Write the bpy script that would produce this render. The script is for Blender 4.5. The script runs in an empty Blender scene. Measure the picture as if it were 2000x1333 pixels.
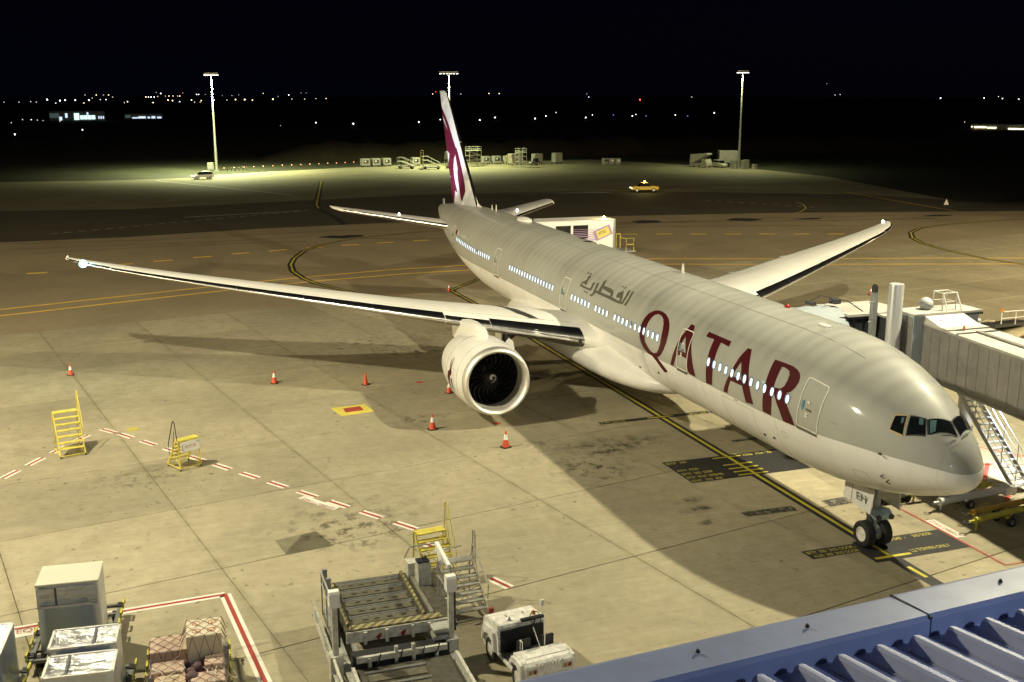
import bpy, bmesh, math, random
from mathutils import Vector, Matrix

random.seed(11)
sc = bpy.context.scene
COL = sc.collection
PI = math.pi
R = math.radians

# ------------------------------------------------------------------ camera
CAM = Vector((-28.955, 27.474, 18.063))
YAW, PITCH = -0.32754, -0.22260
cd = bpy.data.cameras.new('camera')
cd.sensor_width = 36.0
cd.lens = 2126.13 / 2000 * 36
cd.clip_start = 0.1
cd.clip_end = 12000
cam = bpy.data.objects.new('camera', cd)
COL.objects.link(cam)
fw = Vector((math.cos(PITCH) * math.cos(YAW), math.cos(PITCH) * math.sin(YAW), math.sin(PITCH)))
rt = fw.cross(Vector((0, 0, 1))).normalized()
up = rt.cross(fw)
mw = Matrix((rt, up, -fw)).transposed().to_4x4()
mw.translation = CAM
cam.matrix_world = mw
sc.camera = cam

# ------------------------------------------------------------------ sky, exposure
world = bpy.data.worlds.new('World')
sc.world = world
world.use_nodes = True
wn = world.node_tree.nodes
wl = world.node_tree.links
bg = wn['Background']
sky = wn.new('ShaderNodeTexSky')
sky.sky_type = 'NISHITA'
sky.sun_disc = False
sky.sun_elevation = R(-3.0)
sky.sun_rotation = R(200)
sky.air_density = 1.0
sky.dust_density = 0.4
sky.ozone_density = 4.0
tint = wn.new('ShaderNodeMix')
tint.data_type = 'RGBA'
tint.inputs[0].default_value = 0.85                 # night: mostly the flat navy of the upper air
tint.inputs[7].default_value = (0.0075, 0.0105, 0.034, 1)
wl.new(sky.outputs[0], tint.inputs[6])
wl.new(tint.outputs[2], bg.inputs[0])
bg.inputs[1].default_value = 0.08
sc.view_settings.view_transform = 'Standard'
sc.view_settings.look = 'None'
sc.view_settings.exposure = 0.0
sc.view_settings.gamma = 1.0
sc.view_settings.use_curve_mapping = False
sc.cycles.max_bounces = 6
sc.cycles.sample_clamp_indirect = 4.0
sc.cycles.use_light_tree = True

WARM = (1.0, 0.905, 0.62)
SODIUM = (1.0, 0.82, 0.48)
GREENISH = (0.95, 1.0, 0.52)
COOL = (0.70, 0.80, 1.0)
# flood-light masts outside the frame; the last two unseen, put in to light the taxiway: (x, y, height, watts, colour)
APRON_LAMPS = [(19, 43, 31, 70000, WARM), (12, -19, 32, 84000, WARM),
               (14, 125, 32, 560000, SODIUM), (8, -105, 32, 520000, SODIUM)]
# masts seen in the picture: (x, y, height, watts)
FAR_LAMPS = [(245.4, 9.6, 23.0, 320000), (243.5, -48.3, 23.6, 120000), (213.0, -114.5, 23.7, 28000)]


def lamp(name, kind, loc, power, col, aim=(0, 0, -1), size=160, blend=0.4, radius=0.6):
    d = bpy.data.lights.new(name, kind)
    d.energy = power
    d.color = col
    d.shadow_soft_size = radius
    if kind == 'SPOT':
        d.spot_size = R(size)
        d.spot_blend = blend
    o = bpy.data.objects.new(name, d)
    COL.objects.link(o)
    o.location = loc
    o.rotation_euler = Vector(aim).to_track_quat('-Z', 'Y').to_euler()
    return o


# ------------------------------------------------------------------ materials
MATS = {}


def M(name, col, rough=0.5, metal=0.0, var=0.0, scale=2.0, bump=0.0, bscale=20.0, emit=None, est=0.0, coat=0.0, spec=0.5, detail=4):
    if name in MATS:
        return MATS[name]
    m = bpy.data.materials.new(name)
    m.use_nodes = True
    n, l = m.node_tree.nodes, m.node_tree.links
    b = n['Principled BSDF']
    b.inputs['Base Color'].default_value = (*col, 1)
    b.inputs['Roughness'].default_value = rough
    b.inputs['Metallic'].default_value = metal
    b.inputs['Coat Weight'].default_value = coat
    b.inputs['Specular IOR Level'].default_value = spec
    if emit:
        b.inputs['Emission Color'].default_value = (*emit, 1)
        b.inputs['Emission Strength'].default_value = est
    if var > 0 or bump > 0:
        tc = n.new('ShaderNodeTexCoord')
    if var > 0:
        t = n.new('ShaderNodeTexNoise')
        t.inputs['Scale'].default_value = scale
        t.inputs['Detail'].default_value = detail
        t.inputs['Roughness'].default_value = 0.65
        l.new(tc.outputs['Object'], t.inputs['Vector'])
        mr = n.new('ShaderNodeMapRange')
        mr.inputs[1].default_value = 0.3
        mr.inputs[2].default_value = 0.7
        mr.inputs[3].default_value = 1 - var
        mr.inputs[4].default_value = 1 + var * 0.5
        l.new(t.outputs[0], mr.inputs[0])
        mx = n.new('ShaderNodeMix')
        mx.data_type = 'RGBA'
        mx.blend_type = 'MULTIPLY'
        mx.inputs[0].default_value = 1
        mx.inputs[6].default_value = (*col, 1)
        l.new(mr.outputs[0], mx.inputs[7])
        l.new(mx.outputs[2], b.inputs['Base Color'])
        rr = n.new('ShaderNodeMapRange')
        rr.inputs[3].default_value = min(1, rough * 1.25)
        rr.inputs[4].default_value = rough * 0.8
        l.new(t.outputs[0], rr.inputs[0])
        l.new(rr.outputs[0], b.inputs['Roughness'])
    if bump > 0:
        t2 = n.new('ShaderNodeTexNoise')
        t2.inputs['Scale'].default_value = bscale
        t2.inputs['Detail'].default_value = 5
        l.new(tc.outputs['Object'], t2.inputs['Vector'])
        bp = n.new('ShaderNodeBump')
        bp.inputs['Strength'].default_value = bump
        bp.inputs['Distance'].default_value = 0.02
        l.new(t2.outputs[0], bp.inputs['Height'])
        l.new(bp.outputs[0], b.inputs['Normal'])
    MATS[name] = m
    return m


def nodes_of(m):
    return m.node_tree.nodes, m.node_tree.links, m.node_tree.nodes['Principled BSDF']


def math_node(n, l, op, a, b=None):
    k = n.new('ShaderNodeMath')
    k.operation = op
    for i, s in enumerate((a, b)):
        if s is None:
            continue
        if isinstance(s, (int, float)):
            k.inputs[i].default_value = s
        else:
            l.new(s, k.inputs[i])
    return k.outputs[0]


def noise(n, l, vec, scale, detail=5, rough=0.6):
    t = n.new('ShaderNodeTexNoise')
    t.inputs['Scale'].default_value = scale
    t.inputs['Detail'].default_value = detail
    t.inputs['Roughness'].default_value = rough
    l.new(vec, t.inputs['Vector'])
    return t.outputs[0]


def remap(n, l, v, a, b, c, d):
    k = n.new('ShaderNodeMapRange')
    for i, x in enumerate((a, b, c, d)):
        k.inputs[1 + i].default_value = x
    l.new(v, k.inputs[0])
    return k.outputs[0]


def mixc(n, l, f, a, b, mode='MIX'):
    k = n.new('ShaderNodeMix')
    k.data_type = 'RGBA'
    k.blend_type = mode
    for i, s in ((0, f), (6, a), (7, b)):
        if isinstance(s, (int, float)):
            k.inputs[i].default_value = s
        elif isinstance(s, tuple):
            k.inputs[i].default_value = (*s, 1)
        else:
            l.new(s, k.inputs[i])
    return k.outputs[2]


def pavement(name, col, stain, amount, speck, tone=0.10, streak=True, spots=0.66):
    """concrete or asphalt: broad tone, broom streaks, small dark specks, per-slab tone"""
    m = bpy.data.materials.new(name)
    m.use_nodes = True
    n, l, b = nodes_of(m)
    g = n.new('ShaderNodeNewGeometry').outputs['Position']
    c1 = remap(n, l, noise(n, l, g, 0.11, 6), 0.3, 0.7, 1 - amount, 1 + amount * .6)
    c2 = remap(n, l, noise(n, l, g, 1.3, 6, .7), 0.3, 0.7, 1 - amount * .6, 1 + amount * .5)
    mp = n.new('ShaderNodeMapping')
    mp.inputs['Rotation'].default_value = (0, 0, R(-11.6))
    mp.inputs['Scale'].default_value = (6.0, 0.35, 1)
    l.new(g, mp.inputs['Vector'])
    c3 = remap(n, l, noise(n, l, mp.outputs[0], 1.0, 4), 0.25, 0.75, 1 - amount * .45, 1 + amount * .35)
    oi = n.new('ShaderNodeObjectInfo').outputs['Random']
    c4 = remap(n, l, oi, 0, 1, 1 - tone, 1 + tone)
    k = math_node(n, l, 'MULTIPLY', math_node(n, l, 'MULTIPLY', c1, c2), math_node(n, l, 'MULTIPLY', c3 if streak else c2, c4))
    base = mixc(n, l, 1.0, col, k, 'MULTIPLY')
    sp = remap(n, l, noise(n, l, g, 2.4, 3, .5), spots, spots + .08, 0, 1)
    reg = remap(n, l, noise(n, l, g, .16, 2, .5), .42, .62, 0, 1)
    f = math_node(n, l, 'MULTIPLY', math_node(n, l, 'MULTIPLY', sp, reg), speck)
    out = mixc(n, l, f, base, stain)
    if streak and tone > 0:
        # brown band of old sealant and tyre dust along the lengthwise joints
        sv = n.new('ShaderNodeSeparateXYZ')
        mq = n.new('ShaderNodeMapping')
        mq.inputs['Rotation'].default_value = (0, 0, R(-11.63))
        l.new(g, mq.inputs['Vector'])
        l.new(mq.outputs[0], sv.inputs[0])
        fr = math_node(n, l, 'FRACT', math_node(n, l, 'DIVIDE', math_node(n, l, 'ADD', sv.outputs[1], 7.31 * 40 - .60), 7.31))
        dj = math_node(n, l, 'MULTIPLY', math_node(n, l, 'ABSOLUTE', math_node(n, l, 'SUBTRACT', math_node(n, l, 'FRACT', math_node(n, l, 'ADD', fr, .5)), .5)), 7.31)
        fj = math_node(n, l, 'MULTIPLY', remap(n, l, dj, 0.02, .26, .5, 0), remap(n, l, noise(n, l, g, .9, 5, .7), .35, .65, .15, 1))
        out = mixc(n, l, fj, out, (0.17, 0.145, 0.085))
        fu = math_node(n, l, 'MULTIPLY', remap(n, l, noise(n, l, g, .45, 6, .75), .52, .72, 0, .35), 1.0)
        out = mixc(n, l, fu, out, (0.24, 0.205, 0.12))
    fine = remap(n, l, noise(n, l, g, 26, 3, .7), .3, .7, .86, 1.10)
    out = mixc(n, l, 1.0, out, fine, 'MULTIPLY')
    l.new(out, b.inputs['Base Color'])
    l.new(remap(n, l, noise(n, l, g, 3.0, 4), .3, .7, .95, .72), b.inputs['Roughness'])
    b.inputs['Specular IOR Level'].default_value = 0.3
    bp = n.new('ShaderNodeBump')
    bp.inputs['Strength'].default_value = .25
    bp.inputs['Distance'].default_value = .01
    l.new(noise(n, l, g, 40, 4, .7), bp.inputs['Height'])
    l.new(bp.outputs[0], b.inputs['Normal'])
    MATS[name] = m
    return m


def worn_paint(name, col, wear=0.5, under=(0.3, 0.27, 0.19), scale=5.0):
    m = bpy.data.materials.new(name)
    m.use_nodes = True
    n, l, b = nodes_of(m)
    g = n.new('ShaderNodeNewGeometry').outputs['Position']
    f = remap(n, l, noise(n, l, g, scale, 6, .75), wear, wear + .12, 1, 0)
    tone = remap(n, l, noise(n, l, g, .8, 4), .3, .7, .8, 1.1)
    c = mixc(n, l, 1.0, col, tone, 'MULTIPLY')
    l.new(mixc(n, l, f, under, c), b.inputs['Base Color'])
    b.inputs['Roughness'].default_value = .75
    MATS[name] = m
    return m


CONC = pavement('apron_concrete', (0.345, 0.308, 0.212), (0.075, 0.066, 0.045), .24, .8, spots=.635)
TAXI = pavement('taxiway_concrete', (0.31, 0.255, 0.165), (0.07, 0.06, 0.04), .16, .6, tone=0)
ASPH = pavement('apron_asphalt', (0.075, 0.066, 0.045), (0.03, 0.027, 0.02), .2, .5, tone=0)
FARC = pavement('far_lit_concrete', (0.19, 0.175, 0.11), (0.06, 0.055, 0.04), .22, .5, tone=0)  # paler base colour also stands in for the mast lamps' light pool
SOIL = pavement('grass_soil', (0.022, 0.024, 0.010), (0.009, 0.010, 0.005), .5, .7, tone=0, streak=False, spots=.5)
JOINT = M('joint_sealant', (0.035, 0.032, 0.025), .9)
BLACKP = worn_paint('black_paint', (0.018, 0.018, 0.018), .60, (0.10, 0.095, 0.07), 3.0)
BLACKW = worn_paint('worn_black_paint', (0.018, 0.018, 0.018), .47, (0.20, 0.18, 0.13), 4.0)
YELP = worn_paint('yellow_paint', (0.50, 0.44, 0.035), .64)
YELT = worn_paint('taxi_yellow_paint', (0.85, 0.55, 0.10), .68)
WHTP = worn_paint('white_paint', (0.72, 0.69, 0.62), .60)
REDP = worn_paint('red_paint', (0.33, 0.045, 0.03), .63)
REDB = worn_paint('bright_red_paint', (0.42, 0.06, 0.04), .66)
TXTP = worn_paint('stencil_yellow', (0.60, 0.52, 0.10), .56, (0.05, 0.05, 0.04), 9.0)
TXTR = worn_paint('stencil_red', (0.26, 0.05, 0.035), .55, (0.6, 0.57, 0.5), 9.0)


# ------------------------------------------------------------------ mesh builder
class MB:
    def __init__(s):
        s.v, s.f = [], []

    def add(s, vs, fs):
        o = len(s.v)
        s.v += [tuple(q) for q in vs]
        s.f += [tuple(i + o for i in q) for q in fs]
        return s

    def box(s, c, d, rz=0.0, mat=None, tap=1.0):
        x, y, z = d[0] / 2, d[1] / 2, d[2] / 2
        P = [Vector((a * x * (tap if k > 0 else 1), b * y * (tap if k > 0 else 1), k * z)) for k in (-1, 1) for b in (-1, 1) for a in (-1, 1)]
        m = mat if mat is not None else Matrix.Rotation(rz, 3, 'Z')
        P = [m @ q + Vector(c) for q in P]
        return s.add(P, [(0, 2, 3, 1), (4, 5, 7, 6), (0, 1, 5, 4), (2, 6, 7, 3), (0, 4, 6, 2), (1, 3, 7, 5)])

    def b2(s, lo, hi):
        return s.box([(a + b) / 2 for a, b in zip(lo, hi)], [b - a for a, b in zip(lo, hi)])

    def bar(s, p0, p1, w, h=None):
        p0, p1 = Vector(p0), Vector(p1)
        h = h or w
        d = p1 - p0
        q = d.to_track_quat('X', 'Z').to_matrix()
        return s.box((p0 + p1) / 2, (d.length, w, h), mat=q)

    def tube(s, p0, p1, r, r1=None, n=8):
        p0, p1 = Vector(p0), Vector(p1)
        r1 = r if r1 is None else r1
        q = (p1 - p0).to_track_quat('Z', 'Y').to_matrix()
        vs = []
        for p, rr in ((p0, r), (p1, r1)):
            for i in range(n):
                a = 2 * PI * i / n
                vs.append(p + q @ Vector((math.cos(a) * rr, math.sin(a) * rr, 0)))
        fs = [(i, (i + 1) % n, n + (i + 1) % n, n + i) for i in range(n)] + [tuple(range(n))[::-1], tuple(range(n, 2 * n))]
        return s.add(vs, fs)

    def path(s, pts, r, n=6, closed=False):
        pts = [Vector(q) for q in pts]
        k = len(pts)
        rings = []
        for i, q in enumerate(pts):
            a = pts[(i - 1) % k] if (i > 0 or closed) else q
            b = pts[(i + 1) % k] if (i < k - 1 or closed) else q
            m = (b - a).to_track_quat('Z', 'Y').to_matrix()
            rings.append([q + m @ Vector((math.cos(2 * PI * j / n) * r, math.sin(2 * PI * j / n) * r, 0)) for j in range(n)])
        vs = [q for rg in rings for q in rg]
        fs = []
        for i in range(k if closed else k - 1):
            a, b = i * n, ((i + 1) % k) * n
            fs += [(a + j, a + (j + 1) % n, b + (j + 1) % n, b + j) for j in range(n)]
        if not closed:
            fs += [tuple(range(n))[::-1], tuple(range((k - 1) * n, k * n))]
        return s.add(vs, fs)

    def lathe(s, prof, o=(0, 0, 0), axis='X', n=32, caps=(False, False), sy=1.0):
        """prof: (along axis, radius)"""
        vs = []
        for a, r in prof:
            for i in range(n):
                t = 2 * PI * i / n
                c, q = math.cos(t) * r, math.sin(t) * r
                p = {'X': (a, c * sy, q), 'Z': (c, q * sy, a), 'Y': (c, a, q * sy)}[axis]
                vs.append((p[0] + o[0], p[1] + o[1], p[2] + o[2]))
        k = len(prof)
        fs = [(i * n + j, i * n + (j + 1) % n, (i + 1) * n + (j + 1) % n, (i + 1) * n + j) for i in range(k - 1) for j in range(n)]
        if caps[0]:
            fs.append(tuple(range(n))[::-1])
        if caps[1]:
            fs.append(tuple(range((k - 1) * n, k * n)))
        return s.add(vs, fs)

    def prism(s, poly, z0, z1, T=None):
        """2-D outline extruded along z; T maps a point"""
        k = len(poly)
        T = T or (lambda x, y, z: (x, y, z))
        vs = [T(x, y, z0) for x, y in poly] + [T(x, y, z1) for x, y in poly]
        fs = [tuple(range(k))[::-1], tuple(range(k, 2 * k))] + [(i, (i + 1) % k, k + (i + 1) % k, k + i) for i in range(k)]
        return s.add(vs, fs)

    def loft(s, rings, caps=True):
        n = len(rings[0])
        vs = [q for rg in rings for q in rg]
        fs = [(i * n + j, i * n + (j + 1) % n, (i + 1) * n + (j + 1) % n, (i + 1) * n + j) for i in range(len(rings) - 1) for j in range(n)]
        if caps:
            fs += [tuple(range(n))[::-1], tuple(range((len(rings) - 1) * n, len(rings) * n))]
        return s.add(vs, fs)

    def ball(s, c, r, n=10, m=6, sz=1.0):
        prof = [(-math.cos(PI * i / m) * r * sz, max(math.sin(PI * i / m) * r, 1e-3)) for i in range(m + 1)]
        return s.lathe(prof, c, 'Z', n, (True, True))

    def obj(s, name, mat, parent=None, smooth=False, fix=True, bevel=0.0):
        me = bpy.data.meshes.new(name)
        me.from_pydata(s.v, [], s.f)
        if fix or bevel:
            bm = bmesh.new()
            bm.from_mesh(me)
            if bevel:
                bmesh.ops.bevel(bm, geom=[e for e in bm.edges if len(e.link_faces) == 2 and e.calc_face_angle(0) > .5], offset=bevel, segments=2, affect='EDGES', clamp_overlap=True)
            bmesh.ops.recalc_face_normals(bm, faces=bm.faces)
            bm.to_mesh(me)
            bm.free()
        if smooth:
            for q in me.polygons:
                q.use_smooth = True
            if smooth != 'all':
                me.set_sharp_from_angle(angle=R(40))
        if isinstance(mat, (list, tuple)):
            for q in mat:
                me.materials.append(q)
        else:
            me.materials.append(mat)
        o = bpy.data.objects.new(name, me)
        COL.objects.link(o)
        if parent:
            o.parent = parent
        return o


def tag(o, label, cat, group=None):
    o['label'] = label
    o['category'] = cat
    if group:
        o['group'] = group
    return o


def thing(name, label, cat, loc=(0, 0, 0), rz=0.0, group=None):
    o = bpy.data.objects.new(name, None)
    o.empty_display_size = .2
    COL.objects.link(o)
    o.location = loc
    o.rotation_euler = (0, 0, rz)
    return tag(o, label, cat, group)


def dup(root, loc, rz, label, group=None):
    r = root.copy()
    COL.objects.link(r)
    r.location = loc
    r.rotation_euler = (0, 0, rz)
    r['label'] = label
    if group:
        r['group'] = group
    for ch in list(root.children):
        c = ch.copy()
        COL.objects.link(c)
        c.parent = r
        for g in ch.children:
            d = g.copy()
            COL.objects.link(d)
            d.parent = c
    return r


def struct(o):
    o['kind'] = 'structure'
    return o


def sheet(name, poly, z, mat, parent=None):
    mb = MB()
    mb.add([(x, y, z) for x, y in poly], [tuple(range(len(poly)))])
    o = mb.obj(name, mat, parent, fix=False)
    if o.data.polygons[0].normal.z < 0:
        o.data.flip_normals()
    return o


def strip_poly(pts, w):
    """left and right offset of a polyline"""
    L, Rr = [], []
    for i, q in enumerate(pts):
        a = Vector(pts[max(i - 1, 0)])
        b = Vector(pts[min(i + 1, len(pts) - 1)])
        d = (b - a).normalized()
        nrm = Vector((-d.y, d.x)) * w / 2
        L.append(Vector(q) + nrm)
        Rr.append(Vector(q) - nrm)
    return L, Rr


def line(name, pts, w, z, mat, parent=None):
    L, Rr = strip_poly(pts, w)
    mb = MB()
    k = len(pts)
    mb.add([(q.x, q.y, z) for q in L] + [(q.x, q.y, z) for q in Rr], [(i, k + i, k + i + 1, i + 1) for i in range(k - 1)])
    o = mb.obj(name, mat, parent, fix=False)
    if o.data.polygons[0].normal.z < 0:
        o.data.flip_normals()
    return o


def text(name, body, size, mat, parent=None, loc=(0, 0, 0), rot=(0, 0, 0), width=None, align='LEFT', extrude=0.0, shear=0.0):
    cu = bpy.data.curves.new(name, 'FONT')
    cu.body = body
    cu.size = size
    cu.align_x = align
    cu.extrude = extrude
    cu.shear = shear
    cu.resolution_u = 3
    t = bpy.data.objects.new(name + '_tmp', cu)
    COL.objects.link(t)
    dg = bpy.context.evaluated_depsgraph_get()
    me = bpy.data.meshes.new_from_object(t.evaluated_get(dg))
    bpy.data.objects.remove(t)
    if width:
        xs = [v.co.x for v in me.vertices]
        k = width / max(max(xs) - min(xs), 1e-6)
        for v in me.vertices:
            v.co.x *= k
    me.materials.clear()
    me.materials.append(mat)
    o = bpy.data.objects.new(name, me)
    COL.objects.link(o)
    o.location = loc
    o.rotation_euler = rot
    if parent:
        o.parent = parent
    return o


def decal(name, poly, mapf, mat, parent, step=(0.4, 3.0)):
    """a painted outline laid on a curved surface: cut in strips, then mapped"""
    bm = bmesh.new()
    vs = [bm.verts.new((x, y, 0)) for x, y in poly]
    bm.faces.new(vs)
    bmesh.ops.triangulate(bm, faces=bm.faces[:])
    for ax in (0, 1):
        lo = min(q[ax] for q in poly)
        hi = max(q[ax] for q in poly)
        k = math.ceil(lo / step[ax])
        while k * step[ax] < hi:
            co = [0, 0, 0]
            co[ax] = k * step[ax]
            no = [0, 0, 0]
            no[ax] = 1
            bmesh.ops.bisect_plane(bm, geom=bm.verts[:] + bm.edges[:] + bm.faces[:], dist=1e-5, plane_co=co, plane_no=no)
            k += 1
    for v in bm.verts:
        v.co = mapf(v.co.x, v.co.y)
    bmesh.ops.recalc_face_normals(bm, faces=bm.faces)
    me = bpy.data.meshes.new(name)
    bm.to_mesh(me)
    bm.free()
    for q in me.polygons:
        q.use_smooth = True
    me.materials.append(mat)
    o = bpy.data.objects.new(name, me)
    COL.objects.link(o)
    o.parent = parent
    return o


def ring_decal(name, poly, poly_in, mapf, mat, parent):
    mb = MB()
    k = len(poly)
    mb.add([mapf(*q) for q in poly] + [mapf(*q) for q in poly_in], [(i, (i + 1) % k, k + (i + 1) % k, k + i) for i in range(k)])
    return mb.obj(name, mat, parent, smooth='all', fix=False)


def interp(x, X, Y):
    if x <= X[0]:
        return Y[0]
    for i in range(len(X) - 1):
        if x <= X[i + 1]:
            t = (x - X[i]) / (X[i + 1] - X[i])
            return Y[i] + (Y[i + 1] - Y[i]) * t
    return Y[-1]


def smooth_interp(x, X, Y):
    """monotone cubic through the table"""
    if x <= X[0]:
        return Y[0]
    if x >= X[-1]:
        return Y[-1]
    n = len(X)
    i = max(k for k in range(n - 1) if X[k] <= x)
    h = X[i + 1] - X[i]
    dl = lambda k: (Y[k + 1] - Y[k]) / (X[k + 1] - X[k])

    def sl(k):
        if k == 0:
            return dl(0)
        if k == n - 1:
            return dl(n - 2)
        a, b = dl(k - 1), dl(k)
        return 0 if a * b <= 0 else 2 * a * b / (a + b)
    t = (x - X[i]) / h
    m0, m1 = sl(i) * h, sl(i + 1) * h
    return (2 * t ** 3 - 3 * t * t + 1) * Y[i] + (t ** 3 - 2 * t * t + t) * m0 + (-2 * t ** 3 + 3 * t * t) * Y[i + 1] + (t ** 3 - t * t) * m1
# ================================================================== ground
GA = R(11.63)
GU = Vector((math.cos(GA), math.sin(GA)))
GV = Vector((-math.sin(GA), math.cos(GA)))


def grid(u, v):
    q = GU * u + GV * v
    return (q.x, q.y)


gp = [(-400, -5000), (9000, -5000), (9000, 5000), (-400, 5000)]
ground = struct(sheet('ground', gp, -0.06, SOIL))

apron = struct(sheet('apron', [grid(u, v) for u, v in ((-30, -125), (67.5, -125), (67.5, 90), (-30, 90))], -0.045, JOINT))
# concrete slabs, 7.22 m by 7.3 m, with open joints
PU, PV, U0, V0 = 7.22, 7.31, 2.58, 0.60
SLABM = []
for kk in range(3):
    gap = 0.02
    mb = MB()
    a, b = PU / 2 - .021, PV / 2 - .011
    ch = 0.012
    top = [(-a + ch, -b + ch, 0), (a - ch, -b + ch, 0), (a - ch, b - ch, 0), (-a + ch, b - ch, 0)]
    mid = [(-a, -b, -ch), (a, -b, -ch), (a, b, -ch), (-a, b, -ch)]
    bot = [(-a, -b, -.044), (a, -b, -.044), (a, b, -.044), (-a, b, -.044)]
    mb.add(top + mid + bot, [(0, 1, 2, 3)] + [(i, 4 + i, 4 + (i + 1) % 4, (i + 1) % 4) for i in range(4)] + [(4 + i, 8 + i, 8 + (i + 1) % 4, 4 + (i + 1) % 4) for i in range(4)])
    o = mb.obj('slab', CONC, apron)
    SLABM.append(o.data)
    bpy.data.objects.remove(o)
for i in range(-2, 9):
    for j in range(-14, 8):
        s = bpy.data.objects.new('slab', SLABM[0])
        COL.objects.link(s)
        s.parent = apron
        x, y = grid(U0 + PU * (i + .5), V0 + PV * (j + .5))
        s.location = (x, y, random.uniform(-.0025, .0025))
        s.rotation_euler = (0, 0, GA)

# taxiway and far apron
edge = [(150, 400), (122, 120), (120.2, 44.5), (120.6, 29.4), (124.3, 12.7), (125.6, -5.5), (124.5, -25), (123.3, -40.7), (119.6, -65.3), (111.8, -95.3), (109.2, -105.5), (106, -140), (104, -165)]
near = [grid(67.5, v) for v in (-160, 90)] + [(66, 400)]
taxiway = struct(sheet('taxiway', edge[::-1] + near[::-1], -0.004, TAXI))
far_edge = [(240, 400), (228, 140), (225.9, 55.4), (223.1, 33.9), (225.5, 15.8), (232.2, 10.9), (239.7, -1.5), (252.2, -30.3), (262, -60), (262, -95),
            (240, -106), (218.3, -114.3), (211.9, -117.9), (203.7, -118.7), (183.5, -120), (124.6, -106.3), (113, -135), (107, -166)]
mid = [(185, 400), (172, 140), (164, 60), (158, 30), (163, 5), (168, -20), (167, -50), (160, -68), (150, -85), (142, -100), (128, -107.2)]  # where the mast light pool fades; the surface colour changes along it
far_apron = struct(sheet('asphalt_strip', [(q[0] + .02, q[1]) for q in edge] + [(107, -166), (113, -135), (124.6, -106.3)] + mid[::-1], -0.012, ASPH))
back_apron = struct(sheet('back_apron', [(q[0] + .02, q[1]) for q in mid] + far_edge[:-3][::-1], -0.012, FARC))

# ------------------------------------------------------------------ painted lines (children of the surface they lie on)
Z1, Z2, Z3 = .005, .009, .013
yl1 = [(62, 90), (72.4, 39.6), (78.5, 21.5), (80.9, 13.5), (83.0, 3), (83.6, -8), (82.8, -20), (80.9, -28), (77, -39.3), (71.5, -57), (64, -80)]
yl2 = [(59, 90), (69.4, 39.3), (76.2, 19.5), (78.4, 11.5), (80.0, 2), (80.3, -8), (79.2, -20), (76.5, -28.4), (74.2, -34.5), (70.5, -45.9), (61, -75)]
line('taxiway_edge_line', yl1, .5, Z1, YELT, taxiway)
line('taxiway_edge_line', yl2, .5, Z1, YELT, taxiway)
dash = [(92.6, 39.16), (92.82, 37.21), (96.07, 30.47), (96.3, 28.75), (97.32, 26.6), (97.7, 24.55), (98.73, 22.29), (99.29, 20.2), (100.3, 17.91), (100.87, 15.83), (101.45, 13.55), (102.07, 11.32), (102.69, 9.01), (103.16, 6.86), (103.58, 4.51), (104.0, 2.26), (104.4, -0.06), (104.7, -2.28), (105.0, -4.82), (105.2, -6.94),
        (102.63, -32.65), (102.2, -34.7), (101.42, -37.05), (100.8, -39.17), (99.96, -41.37), (99.27, -43.39), (98.48, -45.71), (97.79, -47.74), (97.02, -50.0), (96.34, -52.03), (95.55, -54.35), (94.86, -56.38), (94.07, -58.69), (93.36, -60.79)]
for i in range(0, len(dash), 2):
    line('lane_dash', dash[i:i + 2], .75, Z1, YELT, taxiway)
for i in range(6):
    x = 90.8 - i * 4.3 * .26
    line('lane_dash', [(91.5 - i * 1.2, 43.5 + i * 4.4), (91.0 - i * 1.2, 45.6 + i * 4.4)], .6, Z1, YELT, taxiway)
cvL = [(71, 9.3), (76.7, 11.7), (80.1, 12.5), (85.4, 12.9), (90, 12.5), (94.6, 11.5), (100.5, 9.5), (105.5, 6.5), (110.2, 1.2), (113.3, -6.4), (115, -14)]
cvR = [(58, -65), (64.3, -63.3), (68.7, -62.3), (76, -62.8), (82.7, -64.5), (87.2, -66.7), (91.7, -70), (95.6, -74.5), (97.9, -81.1), (99.5, -89.4), (100, -100)]
for cv in (cvL, cvR):
    line('lead_line_border', cv, .75, Z1, BLACKP, taxiway)
    line('lead_line', cv, .22, Z2, YELP, taxiway)
st = [(207, -9.5), (175, -3.9), (155.8, -.5), (149.3, .14), (137, -.1), (125.5, .06)]
line('lead_line_border', st, 1.0, Z1 - .01, BLACKP, far_apron)
line('lead_line', st[:4], .3, Z2 - .01, YELP, far_apron)
line('lead_line', [(133.7, -79.5), (129.4, -78.2), (123.8, -75), (119.9, -71.5), (117.7, -68.7)], .25, Z2, YELP, far_apron)
for i in range(22):
    a = i / 22
    p = Vector((148 - 18 * a ** 1.5, 4 + 42 * a)) if False else Vector((147 - 20 * a, 2 + 38 * a))
    line('lead_dash', [(p.x, p.y), (p.x - .5, p.y + 1)], .18, Z1 - .008, WHTP, far_apron)
for i in range(14):
    p = Vector((146 - 12 * i / 14, -4 - 9 * i / 14))
for i in range(10):
    line('lead_dash', [(141 - i * 1.7, -66 - i * 1.2), (140.2 - i * 1.7, -66.6 - i * 1.2)], .2, Z1 - .008, WHTP, far_apron)
line('white_line', [(219.7, 24), (175.5, 1)], .35, Z1 - .008, WHTP, back_apron)
line('white_line', [(148.2, -99.7), (112, -95)], .25, Z1 - .008, YELT, far_apron)
line('white_line', [(142.6, 21.5), (146.5, 3.5)], .25, Z1 - .008, WHTP, far_apron)
line('white_line', [(165, -80), (160, -100)], .25, Z1 - .008, WHTP, far_apron)
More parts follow.
